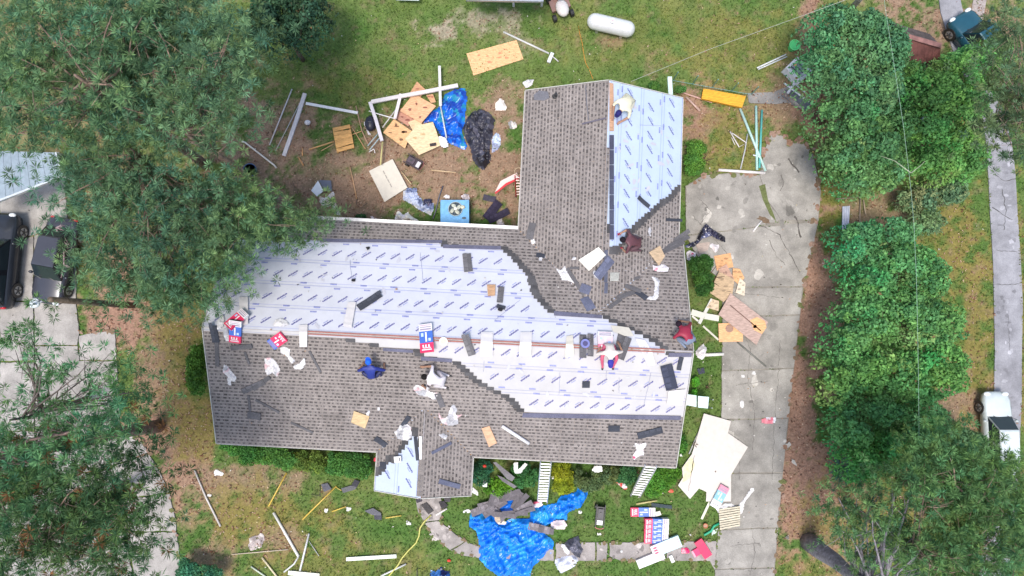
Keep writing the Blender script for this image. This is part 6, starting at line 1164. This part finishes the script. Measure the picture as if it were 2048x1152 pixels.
# ================================================================== SHRUBS
GR = (.045, .13, .02)
SH = [('round clipped dark green bush at the right eave beside the drive', [(1403, 535, 24, 30), (1404, 568, 25, 30)], 1.9, (.035, .105, .015)), ('clipped green bush against the left gable', [(394, 720, 22, 36), (396, 758, 26, 34)], 1.3, (.06, .15, .018)), ('leafy bush right of the bare wing slope', [(1392, 300, 22, 22), (1386, 328, 24, 24)], 1.3, (.075, .19, .025)), ('small bush below the mint gutter piece', [(1310, 172, 16, 10), (1362, 178, 18, 8)], .7, (.06, .16, .03)), ('dark teal shrub at the bottom edge near the left drive', [(375, 1140, 30, 20), (410, 1148, 36, 20)], 1.2, (.04, .15, .07)), ('small dark plant at the rear eave under the pine tip', [(716, 436, 24, 8)], .6, (.03, .10, .03)),
      ('front bed bush nearest the left front corner', [(470, 892, 34, 16), (500, 906, 30, 20)], .9, (.05, .16, .025)), ('second front bed bush from the left', [(540, 905, 34, 20), (570, 920, 28, 18)], .8, (.07, .18, .03)), ('third front bed bush from the left, low and reddish', [(612, 920, 30, 18), (640, 932, 28, 16)], .7, (.10, .16, .025)), ('fourth front bed bush, next to the porch', [(680, 930, 34, 22), (716, 930, 28, 24)], .9, (.055, .16, .03)), ('dark bush in the corner right of the porch', [(962, 945, 18, 24)], 1.0, (.025, .11, .05)), ('bright low bush right of the porch, below the leaning shingles', [(1000, 975, 30, 16)], .7, (.10, .24, .015)),
      ('dark green bush left of the upright ladder', [(1050, 950, 26, 24)], .9, (.035, .13, .035)), ('yellow green bush right of the upright ladder', [(1125, 950, 22, 24), (1126, 972, 20, 14)], 1.0, (.22, .26, .012)), ('brownish green bush between the two ladders', [(1175, 960, 30, 20), (1220, 950, 24, 16)], .8, (.08, .12, .04)), ('dark bush left of the slanting ladder', [(1250, 950, 22, 18)], .8, (.03, .11, .035)), ('bushy green shrub right of the slanting ladder', [(1318, 958, 24, 22), (1340, 950, 18, 20), (1306, 980, 18, 12)], 1.0, (.07, .20, .02)), ('narrow bright plant on the grass by the right gable', [(1392, 765, 7, 14), (1388, 785, 6, 12)], .5, (.08, .28, .02)),
      ('long low plant strip under the right gable edge', [(1364, 890, 8, 30)], .5, (.05, .16, .02))]
for lb, el, h, c in SH:
    c = tuple(x*1.5+.012 for x in c); el = [(a_, b_, r1_*(1.25 if h < 1.2 and b_ > 860 else 1.05), r2_*(1.25 if h < 1.2 and b_ > 860 else 1.05)) for a_, b_, r1_, r2_ in el]
    broadleaf('shrub', lb, 'bush', el, h, c, dens=620, leaf=.045, lump=(.16, .34), var=.25, kind_trunk=False, zmin=.1, lumpn=2.2)
o_ = P(1680, 932); r_ = thing('yucca_plant', 'spiky blue green yucca at the edge of the lower hedge', 'plant', o_)
for i in range(60): a = random.uniform(0, 6.28); l = random.uniform(.5, .95); e = o_+Vector((l*math.cos(a), l*math.sin(a), random.uniform(.15, .8))); s = Vector((-math.sin(a), math.cos(a), 0))*.03; m_ = o_.lerp(e, .5)+Vector((0, 0, .15)); mb = MB(); mb.add([o_, m_-s, e, m_+s], [(0, 1, 2, 3)], jit((.07, .17, .12), .3)); part('leaf', mb, 'leaf', r_)
# ================================================================== HEDGE TREES
BL = [('wide leafy tree at the top of the right hedge, over the green tub', [(1660, 60, 50, 50), (1720, 90, 80, 70), (1650, 150, 50, 60), (1740, 180, 60, 60), (1770, 110, 40, 60)], 5.0, (.055, .145, .040)), ('leafy tree below it, over the stump', [(1690, 240, 60, 50), (1740, 290, 55, 55), (1680, 320, 40, 40)], 4.4, (.06, .15, .03)), ('pale green leafy tree above the ribbed metal sheet', [(1720, 350, 50, 36), (1700, 300, 40, 40), (1760, 360, 40, 28)], 4.0, (.09, .19, .045)), ('bright green tree right of the rusty shed', [(1870, 180, 60, 40), (1920, 150, 60, 44), (1960, 120, 50, 36), (1900, 215, 50, 30)], 4.2, (.10, .22, .035)),
      ('bright green tree along the lane above the grass strip', [(1850, 250, 60, 36), (1900, 280, 60, 46), (1940, 320, 26, 40), (1870, 330, 60, 34)], 3.6, (.09, .21, .03)), ('dark leafy tree at the head of the lower hedge', [(1720, 480, 48, 34), (1780, 470, 50, 34), (1720, 520, 48, 36)], 3.6, (.055, .17, .045)), ('leafy tree in the upper middle of the lower hedge', [(1800, 530, 70, 50), (1740, 570, 50, 40), (1860, 560, 50, 46)], 4.2, (.065, .18, .035)), ('broad leafy tree in the middle of the lower hedge', [(1740, 640, 60, 50), (1820, 640, 74, 56), (1880, 650, 44, 50), (1690, 690, 40, 50)], 4.4, (.07, .18, .035)), ('broad leafy tree below the middle of the lower hedge', [(1720, 740, 66, 50), (1800, 750, 70, 56), (1880, 740, 56, 56), (1670, 760, 30, 50)], 4.2, (.075, .19, .03)),
      ('leafy tree near the foot of the lower hedge', [(1740, 820, 60, 46), (1830, 830, 60, 50), (1700, 870, 36, 44)], 4.0, (.065, .18, .035)), ('bright leafy tree at the foot of the lower hedge', [(1720, 920, 44, 44), (1770, 900, 50, 50), (1810, 890, 40, 40)], 3.6, (.07, .22, .03)), ('low leafy tree filling the gap left of the push mower', [(1790, 200, 40, 40), (1800, 260, 40, 40), (1780, 330, 40, 40)], 3.0, (.06, .16, .035)), ('leafy tree over the lower wall of the rusty shed', [(1840, 190, 40, 34), (1810, 150, 26, 30)], 3.2, (.075, .18, .03)), ('tree with bright leaves beside the lane under the teal car', [(1985, 110, 40, 34), (1930, 210, 46, 40), (1975, 170, 30, 34)], 3.8, (.085, .20, .03)), ('low olive undergrowth tree between upper and lower hedge', [(1840, 400, 40, 26), (1900, 380, 44, 26), (1860, 440, 34, 24)], 1.6, (.08, .14, .045)), ('olive leafed tree reaching the white car from the hedge', [(1900, 880, 50, 40), (1870, 930, 50, 40), (1940, 910, 40, 50)], 3.4, (.10, .17, .045)), ('dark glossy tree at the top left, beside the big pines', [(575, 10, 76, 50), (606, 44, 46, 42), (548, 62, 50, 44), (590, 70, 34, 30)], 5.2, (.028, .090, .050))]
for lb, el, h, c in BL:
    c = (c[0]*1.5+.036, c[1]*1.7+.03, c[2]*1.7+.05) if 'dark glossy' not in lb else (.055, .125, .065); el = [(a_, b_, r1_*1.08, r2_*1.08) for a_, b_, r1_, r2_ in el]
    broadleaf('leafy_tree', lb, 'tree', el, h, c, dens=170, leaf=.07, lump=(.24, .5), group='leafy hedge trees', lumpn=1.3, zmin=.5)
for lb, pts in (('bare pale twig reaching over the upper hedge, left', [(1822, 346, 4.6), (1790, 322, 4.7), (1762, 312, 4.8)]), ('bare pale twig reaching over the upper hedge, right', [(1822, 346, 4.6), (1840, 332, 4.7), (1850, 322, 4.8)])): solo('bare_branch', MB().tube([P(*p) for p in pts], [.018, .012, .006], (.36, .38, .28), 6), 'bark', lb, 'branch')
# ================================================================== PINES
PG = (.128, .252, .140)
def vert(px, py, z, lean=(0, 0)): b = P(px, py, 0); return (b.x, b.y, 0), (b.x+lean[0], b.y+lean[1], z)
def topath(bx, by, tx, ty, z): b = P(bx, by, 0); t = P(tx, ty, z); return tuple(b), tuple(t)
b, t = topath(602, 434, 346, 248, 9.6); pine('tall pine whose pale trunk leans from the rear eave into the upper left', b, t, .17, ell_pts([(400, 90, 110, 90), (300, 180, 110, 90), (430, 200, 90, 70), (330, 60, 110, 70), (480, 90, 50, 80)], (8.3, 11), 62), PG, tufts=9)
b, t = topath(410, 330, 150, 150, 11); pine('big pine filling the top left corner', b, t, .20, ell_pts([(110, 90, 130, 110), (60, 220, 100, 90), (200, 190, 90, 90), (220, 60, 110, 80)], (8.5, 11.5), 66), (.135, .262, .13), tufts=9)
b, t = topath(395, 402, 262, 298, 8); pine('pine standing over the strip left of the house, branches to the sedan', b, t, .17, ell_pts([(230, 330, 90, 60), (300, 400, 110, 70), (220, 470, 70, 70), (330, 500, 90, 60), (180, 370, 50, 40), (420, 440, 60, 60), (105, 425, 26, 14)], (6.0, 9.0), 66), PG, tufts=9, spread=1.0)
b, t = topath(400, 420, 350, 380, 8); pine('pine hanging over the left end of the membrane roof', b, t, .15, ell_pts([(440, 400, 90, 60), (480, 460, 70, 40), (560, 440, 80, 34), (620, 450, 40, 34), (430, 520, 40, 50), (350, 590, 60, 44), (385, 620, 40, 30), (470, 520, 30, 30), (250, 560, 60, 40), (420, 600, 18, 50)], (5.2, 7.6), 66), (.132, .256, .125), tufts=8, spread=.9)
b, t = topath(318, 852, -60, 930, 9.6); pine('pine with the thick trunk leaning left from the straw by the left drive', b, t, .26, ell_pts([(60, 900, 90, 50), (160, 860, 70, 40), (40, 1000, 80, 60), (230, 870, 50, 30)], (8, 11), 30), (.112, .258, .112), tufts=9, barkc=(.22, .15, .13), dead=.03)
b, t = topath(250, 970, 60, 1090, 10); pine('dense pine in the bottom left corner over the drive', b, t, .18, ell_pts([(130, 1010, 110, 80), (220, 980, 70, 60), (60, 1100, 90, 60), (190, 1100, 80, 60), (260, 1040, 40, 50), (280, 900, 30, 28)], (8, 11.5), 42), (.085, .175, .07), tufts=9, dead=.05)
b, t = topath(170, 800, 20, 840, 10); pine('sparse pine showing bare branches over the parking pad', b, t, .15, ell_pts([(50, 720, 60, 60), (40, 650, 40, 30), (130, 780, 70, 40), (250, 790, 60, 50), (200, 740, 60, 34), (290, 760, 34, 36), (30, 800, 40, 40)], (7, 10), 22), (.10, .245, .10), tufts=4, barkc=(.13, .11, .10))
b, t = topath(1618, 1084, 1800, 1210, 7.5); pine('pine with the thick grey trunk leaning right in the bottom right', b, t, .36, ell_pts([(1730, 1050, 70, 50), (1800, 1010, 60, 50), (1840, 1090, 80, 50), (1700, 1010, 40, 30), (1760, 1120, 60, 30)], (5.5, 8), 30), (.125, .258, .11), tufts=7, barkc=(.24, .22, .24), nl=.24)
b, t = topath(1800, 960, 1975, 1020, 8.5); pine('finely needled pine over the lane near the white car', b, t, .17, ell_pts([(1900, 930, 70, 60), (1950, 990, 70, 60), (1990, 970, 46, 34), (2010, 1060, 50, 60), (1890, 1010, 50, 40)], (6.5, 9), 52), (.13, .268, .10), tufts=9, nl=.24)
b, t = topath(1700, 1010, 1860, 1130, 8.5); pine('finely needled pine at the bottom right edge', b, t, .15, ell_pts([(1900, 1110, 70, 50), (1970, 1130, 70, 40), (1850, 960, 50, 40), (2030, 1120, 30, 40)], (6.5, 9), 30), (.125, .262, .10), tufts=8, nl=.24)
b, t = topath(1900, 260, 2060, 230, 8); pine('grey green pine at the right edge over the top of the lane', b, t, .14, ell_pts([(2030, 200, 40, 60), (2020, 120, 40, 50), (2040, 60, 30, 50), (1990, 250, 24, 30), (2045, 300, 20, 40)], (6.5, 9), 26), (.12, .20, .10), tufts=8, nl=.24)
# ================================================================== GROUND COVER
def scatter(name, label, n, size, colfn, matk, seed, zone=None, up=.9, hz=.02):
    rng = np.random.default_rng(seed); x = rng.uniform(-27, 27, n); y = rng.uniform(-15.5, 20, n)
    k = colfn(x, y, rng); x, y, C = x[k[0]], y[k[0]], k[1][k[0]]
    nr = rng.normal(size=(len(x), 3))*(1-up); nr[:, 2] = 1; V, F, _ = leaves_np(np.stack([x, y, np.full(len(x), hz)+rng.random(len(x))*.03], 1), nr, size*(.5+rng.random(len(x))), None, .45)
    o = link(bpy.data.objects.new(name, mesh_np(name, V, F, C, matk))); return tag(o, label, 'ground cover', None, 'stuff')
def hard(x, y):
    pts = np.stack([x, y, np.zeros(len(x))], 1); q = proj(pts); m = np.zeros(len(x), bool)
    for g in DR+WK+LD: m |= inpoly(q, g)
    m |= abs(q[:, 0]-np.interp(q[:, 1], [-60, 20, 95, 170, 225, 290, 430, 700, 970, 1150], [1890, 1903, 1925, 1955, 1985, 1999, 2008, 2017, 2006, 1988])) < 26
    u, v = hinv(x, y); m |= heights(u, v).max(0) > 0
    return m
def f_straw(x, y, rng):
    g = ground_col(x, y); warm = (g[:, 0]-g[:, 1]) > .015+rng.normal(size=len(x))*.02; k = warm & ~(hard(x, y) & (rng.random(len(x)) > .06))
    base = np.array([(.40, .25, .17), (.22, .10, .06), (.52, .38, .28), (.14, .07, .05)])[rng.choice(4, len(x), p=[.45, .25, .15, .15])]; return k, base*(.8+.4*rng.random((len(x), 1)))
def f_grass(x, y, rng):
    g = ground_col(x, y); k = ((g[:, 1]-g[:, 0]) > -.015) & ~hard(x, y); t = rng.random((len(x), 1))
    return k, g*(.55+1.0*t)*np.array((1, 1.08, .8))
def f_bit(x, y, rng):
    k = ~(heights(*hinv(x, y)).max(0) > 0) & (fbm(x*.5, y*.5, 88) > .47); base = np.array([(.6, .56, .5), (.05, .04, .03), (.5, .42, .22), (.45, .3, .2)])[rng.choice(4, len(x), p=[.35, .35, .15, .15])]; return k, base
scatter('leaf_litter', 'brown pine straw and dead leaves scattered on the bare ground', 90000, .045, f_straw, 'lawn', 5)
scatter('grass', 'short patchy lawn grass around the house', 220000, .042, f_grass, 'lawn', 6, up=.45, hz=.025)
scatter('debris_specks', 'tiny pale and dark roofing scraps strewn on the ground', 2600, .035, f_bit, 'matte', 7, hz=.06)
# cracks, joints filled with grass, and stains with their own shape on the drive
dr = [o for o in bpy.data.objects if o.name == 'driveway'][0]
def crack(root, pts, wpx, c, name='crack', z=.054):
    rs = random.Random(int(pts[0][0])); P_ = []
    for (x0, y0), (x1, y1) in zip(pts[:-1], pts[1:]):
        n = max(2, int(math.dist((x0, y0), (x1, y1))/5))
        for i in range(n): P_.append((x0+(x1-x0)*i/n+rs.uniform(-1.6, 1.6), y0+(y1-y0)*i/n+rs.uniform(-1.6, 1.6)))
    P_.append(pts[-1]); L_ = []; R_ = []
    for i, (x, y) in enumerate(P_):
        a = P_[max(0, i-1)]; b = P_[min(len(P_)-1, i+1)]; dx, dy = b[0]-a[0], b[1]-a[1]; l = math.hypot(dx, dy)+1e-6; w_ = wpx*rs.uniform(.2, 1)*.34; L_.append((x-dy/l*w_, y+dx/l*w_)); R_.append((x+dy/l*w_, y-dx/l*w_))
    mb = MB(); q = [P(x, y, z) for x, y in L_]+[P(x, y, z) for x, y in R_]; n = len(P_)
    mb.add(q, [(i, i+1, n+i+1, n+i) for i in range(n-1)], c); part(name, mb, 'ground', root)
DK = (.11, .10, .09)
for pts, w_ in [([(1575, 318), (1590, 335), (1598, 345)], 7), ([(1562, 350), (1568, 368), (1560, 382)], 3), ([(1590, 432), (1597, 452), (1602, 475)], 6), ([(1520, 450), (1560, 470), (1575, 500), (1600, 545)], 2.5), ([(1540, 480), (1552, 510), (1570, 530)], 2), ([(1480, 640), (1500, 700), (1496, 760), (1510, 830), (1505, 900)], 1.6), ([(1560, 680), (1556, 760), (1548, 860), (1545, 960)], 1.6), ([(1450, 860), (1480, 900), (1478, 960)], 1.4), ([(1395, 395), (1420, 420), (1400, 450)], 2), ([(1505, 1060), (1510, 1110), (1500, 1150)], 1.8), ([(1440, 585), (1500, 588), (1560, 596)], 1.4), ([(1470, 770), (1540, 762)], 1.3), ([(1460, 1092), (1520, 1086)], 1.3), ([(1384, 430), (1450, 500), (1470, 560)], 1.6)]: crack(dr, pts, w_, DK)
def patch(root, poly, c, matk='concrete', z=.053, name='stain'):
    cx = sum(p[0] for p in poly)/len(poly); mb = MB(); mb.add([P(x, y, z) for x, y in poly], [tuple(range(len(poly)-1, -1, -1))], c); part(name, mb, matk, root)
patch(dr, [(1518, 372), (1530, 368), (1536, 400), (1548, 430), (1552, 442), (1540, 430), (1526, 400)], (.13, .15, .06), 'ground', .056, 'grass_wedge')
patch(dr, blob(1528, 440, 16, 6, 3, 16, -20), (.17, .12, .08), 'ground', .056, 'dirt_patch')
rs_ = random.Random(12)
for i in range(70):
    x, y = rs_.choice([(rs_.uniform(1385, 1520), rs_.uniform(365, 460)), (rs_.uniform(1450, 1590), rs_.uniform(460, 1140)), (rs_.uniform(1450, 1560), rs_.uniform(600, 1150)), (rs_.uniform(1540, 1620), rs_.uniform(300, 450))]); k = rs_.choice([.55, .7, .8, 1.25, 1.4, 1.55])
    r_0 = rs_.uniform(2, 13 if k > .6 else 5); patch(dr, blob(x, y, r_0, r_0*rs_.uniform(.4, .9), i, 14, rs_.uniform(0, 180)), tuple(v*k for v in CONC), 'concrete', .0512+i*.00004)
for i in range(46): x, y = rs_.uniform(1380, 1570), rs_.uniform(380, 1140); patch(dr, blob(x, y, 1.6, 1.3, i, 6), rs_.choice([(.03, .03, .03), (.06, .05, .04), (.6, .58, .54), (.35, .22, .14)]), 'matte', .058, 'debris') if x > 1448 or y < 560 else None
rd = [o for o in bpy.data.objects if o.name == 'road'][0]
for pts, w_ in [([(1990, 350), (2010, 362), (2030, 358)], 3), ([(1985, 415), (2000, 425), (2025, 440)], 3), ([(2005, 380), (2012, 420), (2008, 460)], 2.4), ([(1992, 500), (2035, 504)], 2), ([(1990, 570), (2040, 568)], 2), ([(2015, 620), (2020, 700)], 1.6)]: crack(rd, pts, w_, (.10, .10, .10), z=.036)
for i in range(40):
    y = rs_.uniform(280, 800); kk_ = rs_.choice([.7, .8, 1.25, 1.45]); patch(rd, blob(2012+rs_.uniform(-16, 18), y, rs_.uniform(2, 7), rs_.uniform(1.5, 6), i, 9), (.29*kk_, .29*kk_, .31*kk_), 'concrete', .0335+i*.00005)
# seams, creases and scuffs on the membrane
rs_ = random.Random(8)
for (x0, y0), (x1, y1) in [((1213, 742), (1212, 762)), ((1302, 745), (1288, 812)), ((1238, 755), (1238, 786)), ((968, 722), (967, 744)), ((840, 505), (846, 560)), ((700, 520), (704, 566)), ((1120, 745), (1118, 790)), ((1280, 250), (1330, 252)), ((1040, 600), (990, 640))]:
    mb = MB(); n = 8; L_ = [hit(x0+(x1-x0)*i/n+rs_.uniform(-.6, .6), y0+(y1-y0)*i/n, .032) for i in range(n+1)]
    mb.tube(L_, .007, (.32, .34, .48), 5); hpart('crease', mb, 'membrane')
for i in range(60):
    x, y = rs_.choice([(rs_.uniform(480, 1040), rs_.uniform(500, 660)), (rs_.uniform(980, 1350), rs_.uniform(720, 820)), (rs_.uniform(1235, 1355), rs_.uniform(200, 380))])
    p = hit(x, y, .031)
    if not expo(np.array([p]))[0]: continue
    r = rs_.uniform(2, 9); q = blob(x, y, r, r*rs_.uniform(.2, .6), i, 10, rs_.uniform(0, 180)); k = rs_.uniform(.86, .95)
    mb = MB(); mb.add([hit(a, b, .0292+i*.00006) for a, b in q], [tuple(range(9, -1, -1))], (.56*k, .56*k, .62*k)); hpart('scuff', mb, 'membrane')
for i in range(90):
    x, y = rs_.uniform(430, 1370), rs_.uniform(480, 920); p = hit(x, y, .05)
    if roofz(p.x, p.y) < 0: continue
    c = rs_.choice([(.05, .05, .05), (.5, .48, .45), (.16, .15, .15), (.4, .25, .15)]); l = rs_.uniform(.02, .07); mb = MB(); mb.box(p, (l, l*rs_.uniform(.3, 1), .02), c, Matrix.Rotation(rs_.uniform(0, 3), 3, 'Z')); hpart('scrap', mb, 'matte') if i < 0 else None
    CAR_.setdefault('scraps', MB()).box(p, (l, l*rs_.uniform(.3, 1), .02), c, Matrix.Rotation(rs_.uniform(0, 3), 3, 'Z'))
tag(solo('roof_scraps', CAR_['scraps'], 'matte', kind='stuff'), 'tiny shingle crumbs and scraps scattered over the roof', 'scraps')
# soil and leaves washed over the concrete edges
rs_ = random.Random(31)
def along(pts, n, jx, r0, r1, cols, root, z=.0555):
    for i in range(n):
        k = rs_.randrange(len(pts)-1); t = rs_.random(); x = pts[k][0]+(pts[k+1][0]-pts[k][0])*t+rs_.gauss(0, jx); y = pts[k][1]+(pts[k+1][1]-pts[k][1])*t+rs_.gauss(0, jx); r = rs_.uniform(r0, r1)
        patch(root, blob(x, y, r, r*rs_.uniform(.5, 1.6), i*7+k, 11, rs_.uniform(0, 180)), rs_.choice(cols), 'ground', z+i*.00003, 'dirt_patch')
SO = [(.25, .15, .10), (.20, .14, .09), (.14, .15, .06), (.30, .2, .15)]
along([(1540, 262), (1563, 266), (1580, 288), (1600, 280), (1625, 302), (1641, 380), (1626, 490), (1607, 574), (1588, 735), (1566, 945), (1549, 1150)], 80, 2.5, 2, 7, SO, dr)
along([(1371, 372), (1405, 351), (1468, 345), (1519, 350), (1530, 300), (1540, 262)], 34, 3, 2, 7, SO, dr)
along([(1445, 690), (1443, 840), (1440, 1058), (1430, 1137)], 26, 1.5, 1.5, 4, [(.14, .17, .06), (.12, .15, .05)], dr)
nd = [o for o in bpy.data.objects if o.name == 'neighbour_driveway'][0]
along([(152, 520), (155, 665), (230, 660), (236, 800), (268, 868), (300, 905), (338, 985), (358, 1110)], 60, 2, 1.5, 6, SO, nd)
fp = [o for o in bpy.data.objects if o.name == 'front_path'][0]
for i in range(60):
    x, y = rs_.choice([(rs_.uniform(1150, 1425), rs_.uniform(1088, 1119)), (rs_.uniform(842, 876), rs_.uniform(1000, 1038)), (rs_.uniform(862, 905), rs_.uniform(1052, 1078))]); k = rs_.choice([.6, .7, .8, 1.25, 1.4]); r = rs_.uniform(1.5, 8)
    patch(fp, blob(x, y, r, r*rs_.uniform(.4, .8), i, 11, rs_.uniform(0, 180)), (.33*k, .30*k, .28*k), 'concrete', .0462+i*.00004)
along([(1112, 1086), (1434, 1083)], 40, 1.2, 1.5, 5, [(.12, .15, .05), (.2, .15, .09), (.14, .16, .06)], fp, .049); along([(1112, 1121), (1428, 1121)], 40, 1.2, 1.5, 5, [(.12, .15, .05), (.2, .15, .09)], fp, .0505)
along([(834, 1006), (848, 1046), (868, 1075), (900, 1101), (958, 1117)], 30, 1.2, 1.5, 4, [(.12, .15, .05), (.2, .15, .09)], fp, .052); along([(886, 1012), (881, 1042), (905, 1064), (932, 1083), (960, 1094)], 26, 1.2, 1.5, 4, [(.12, .15, .05), (.2, .15, .09)], fp, .0535)
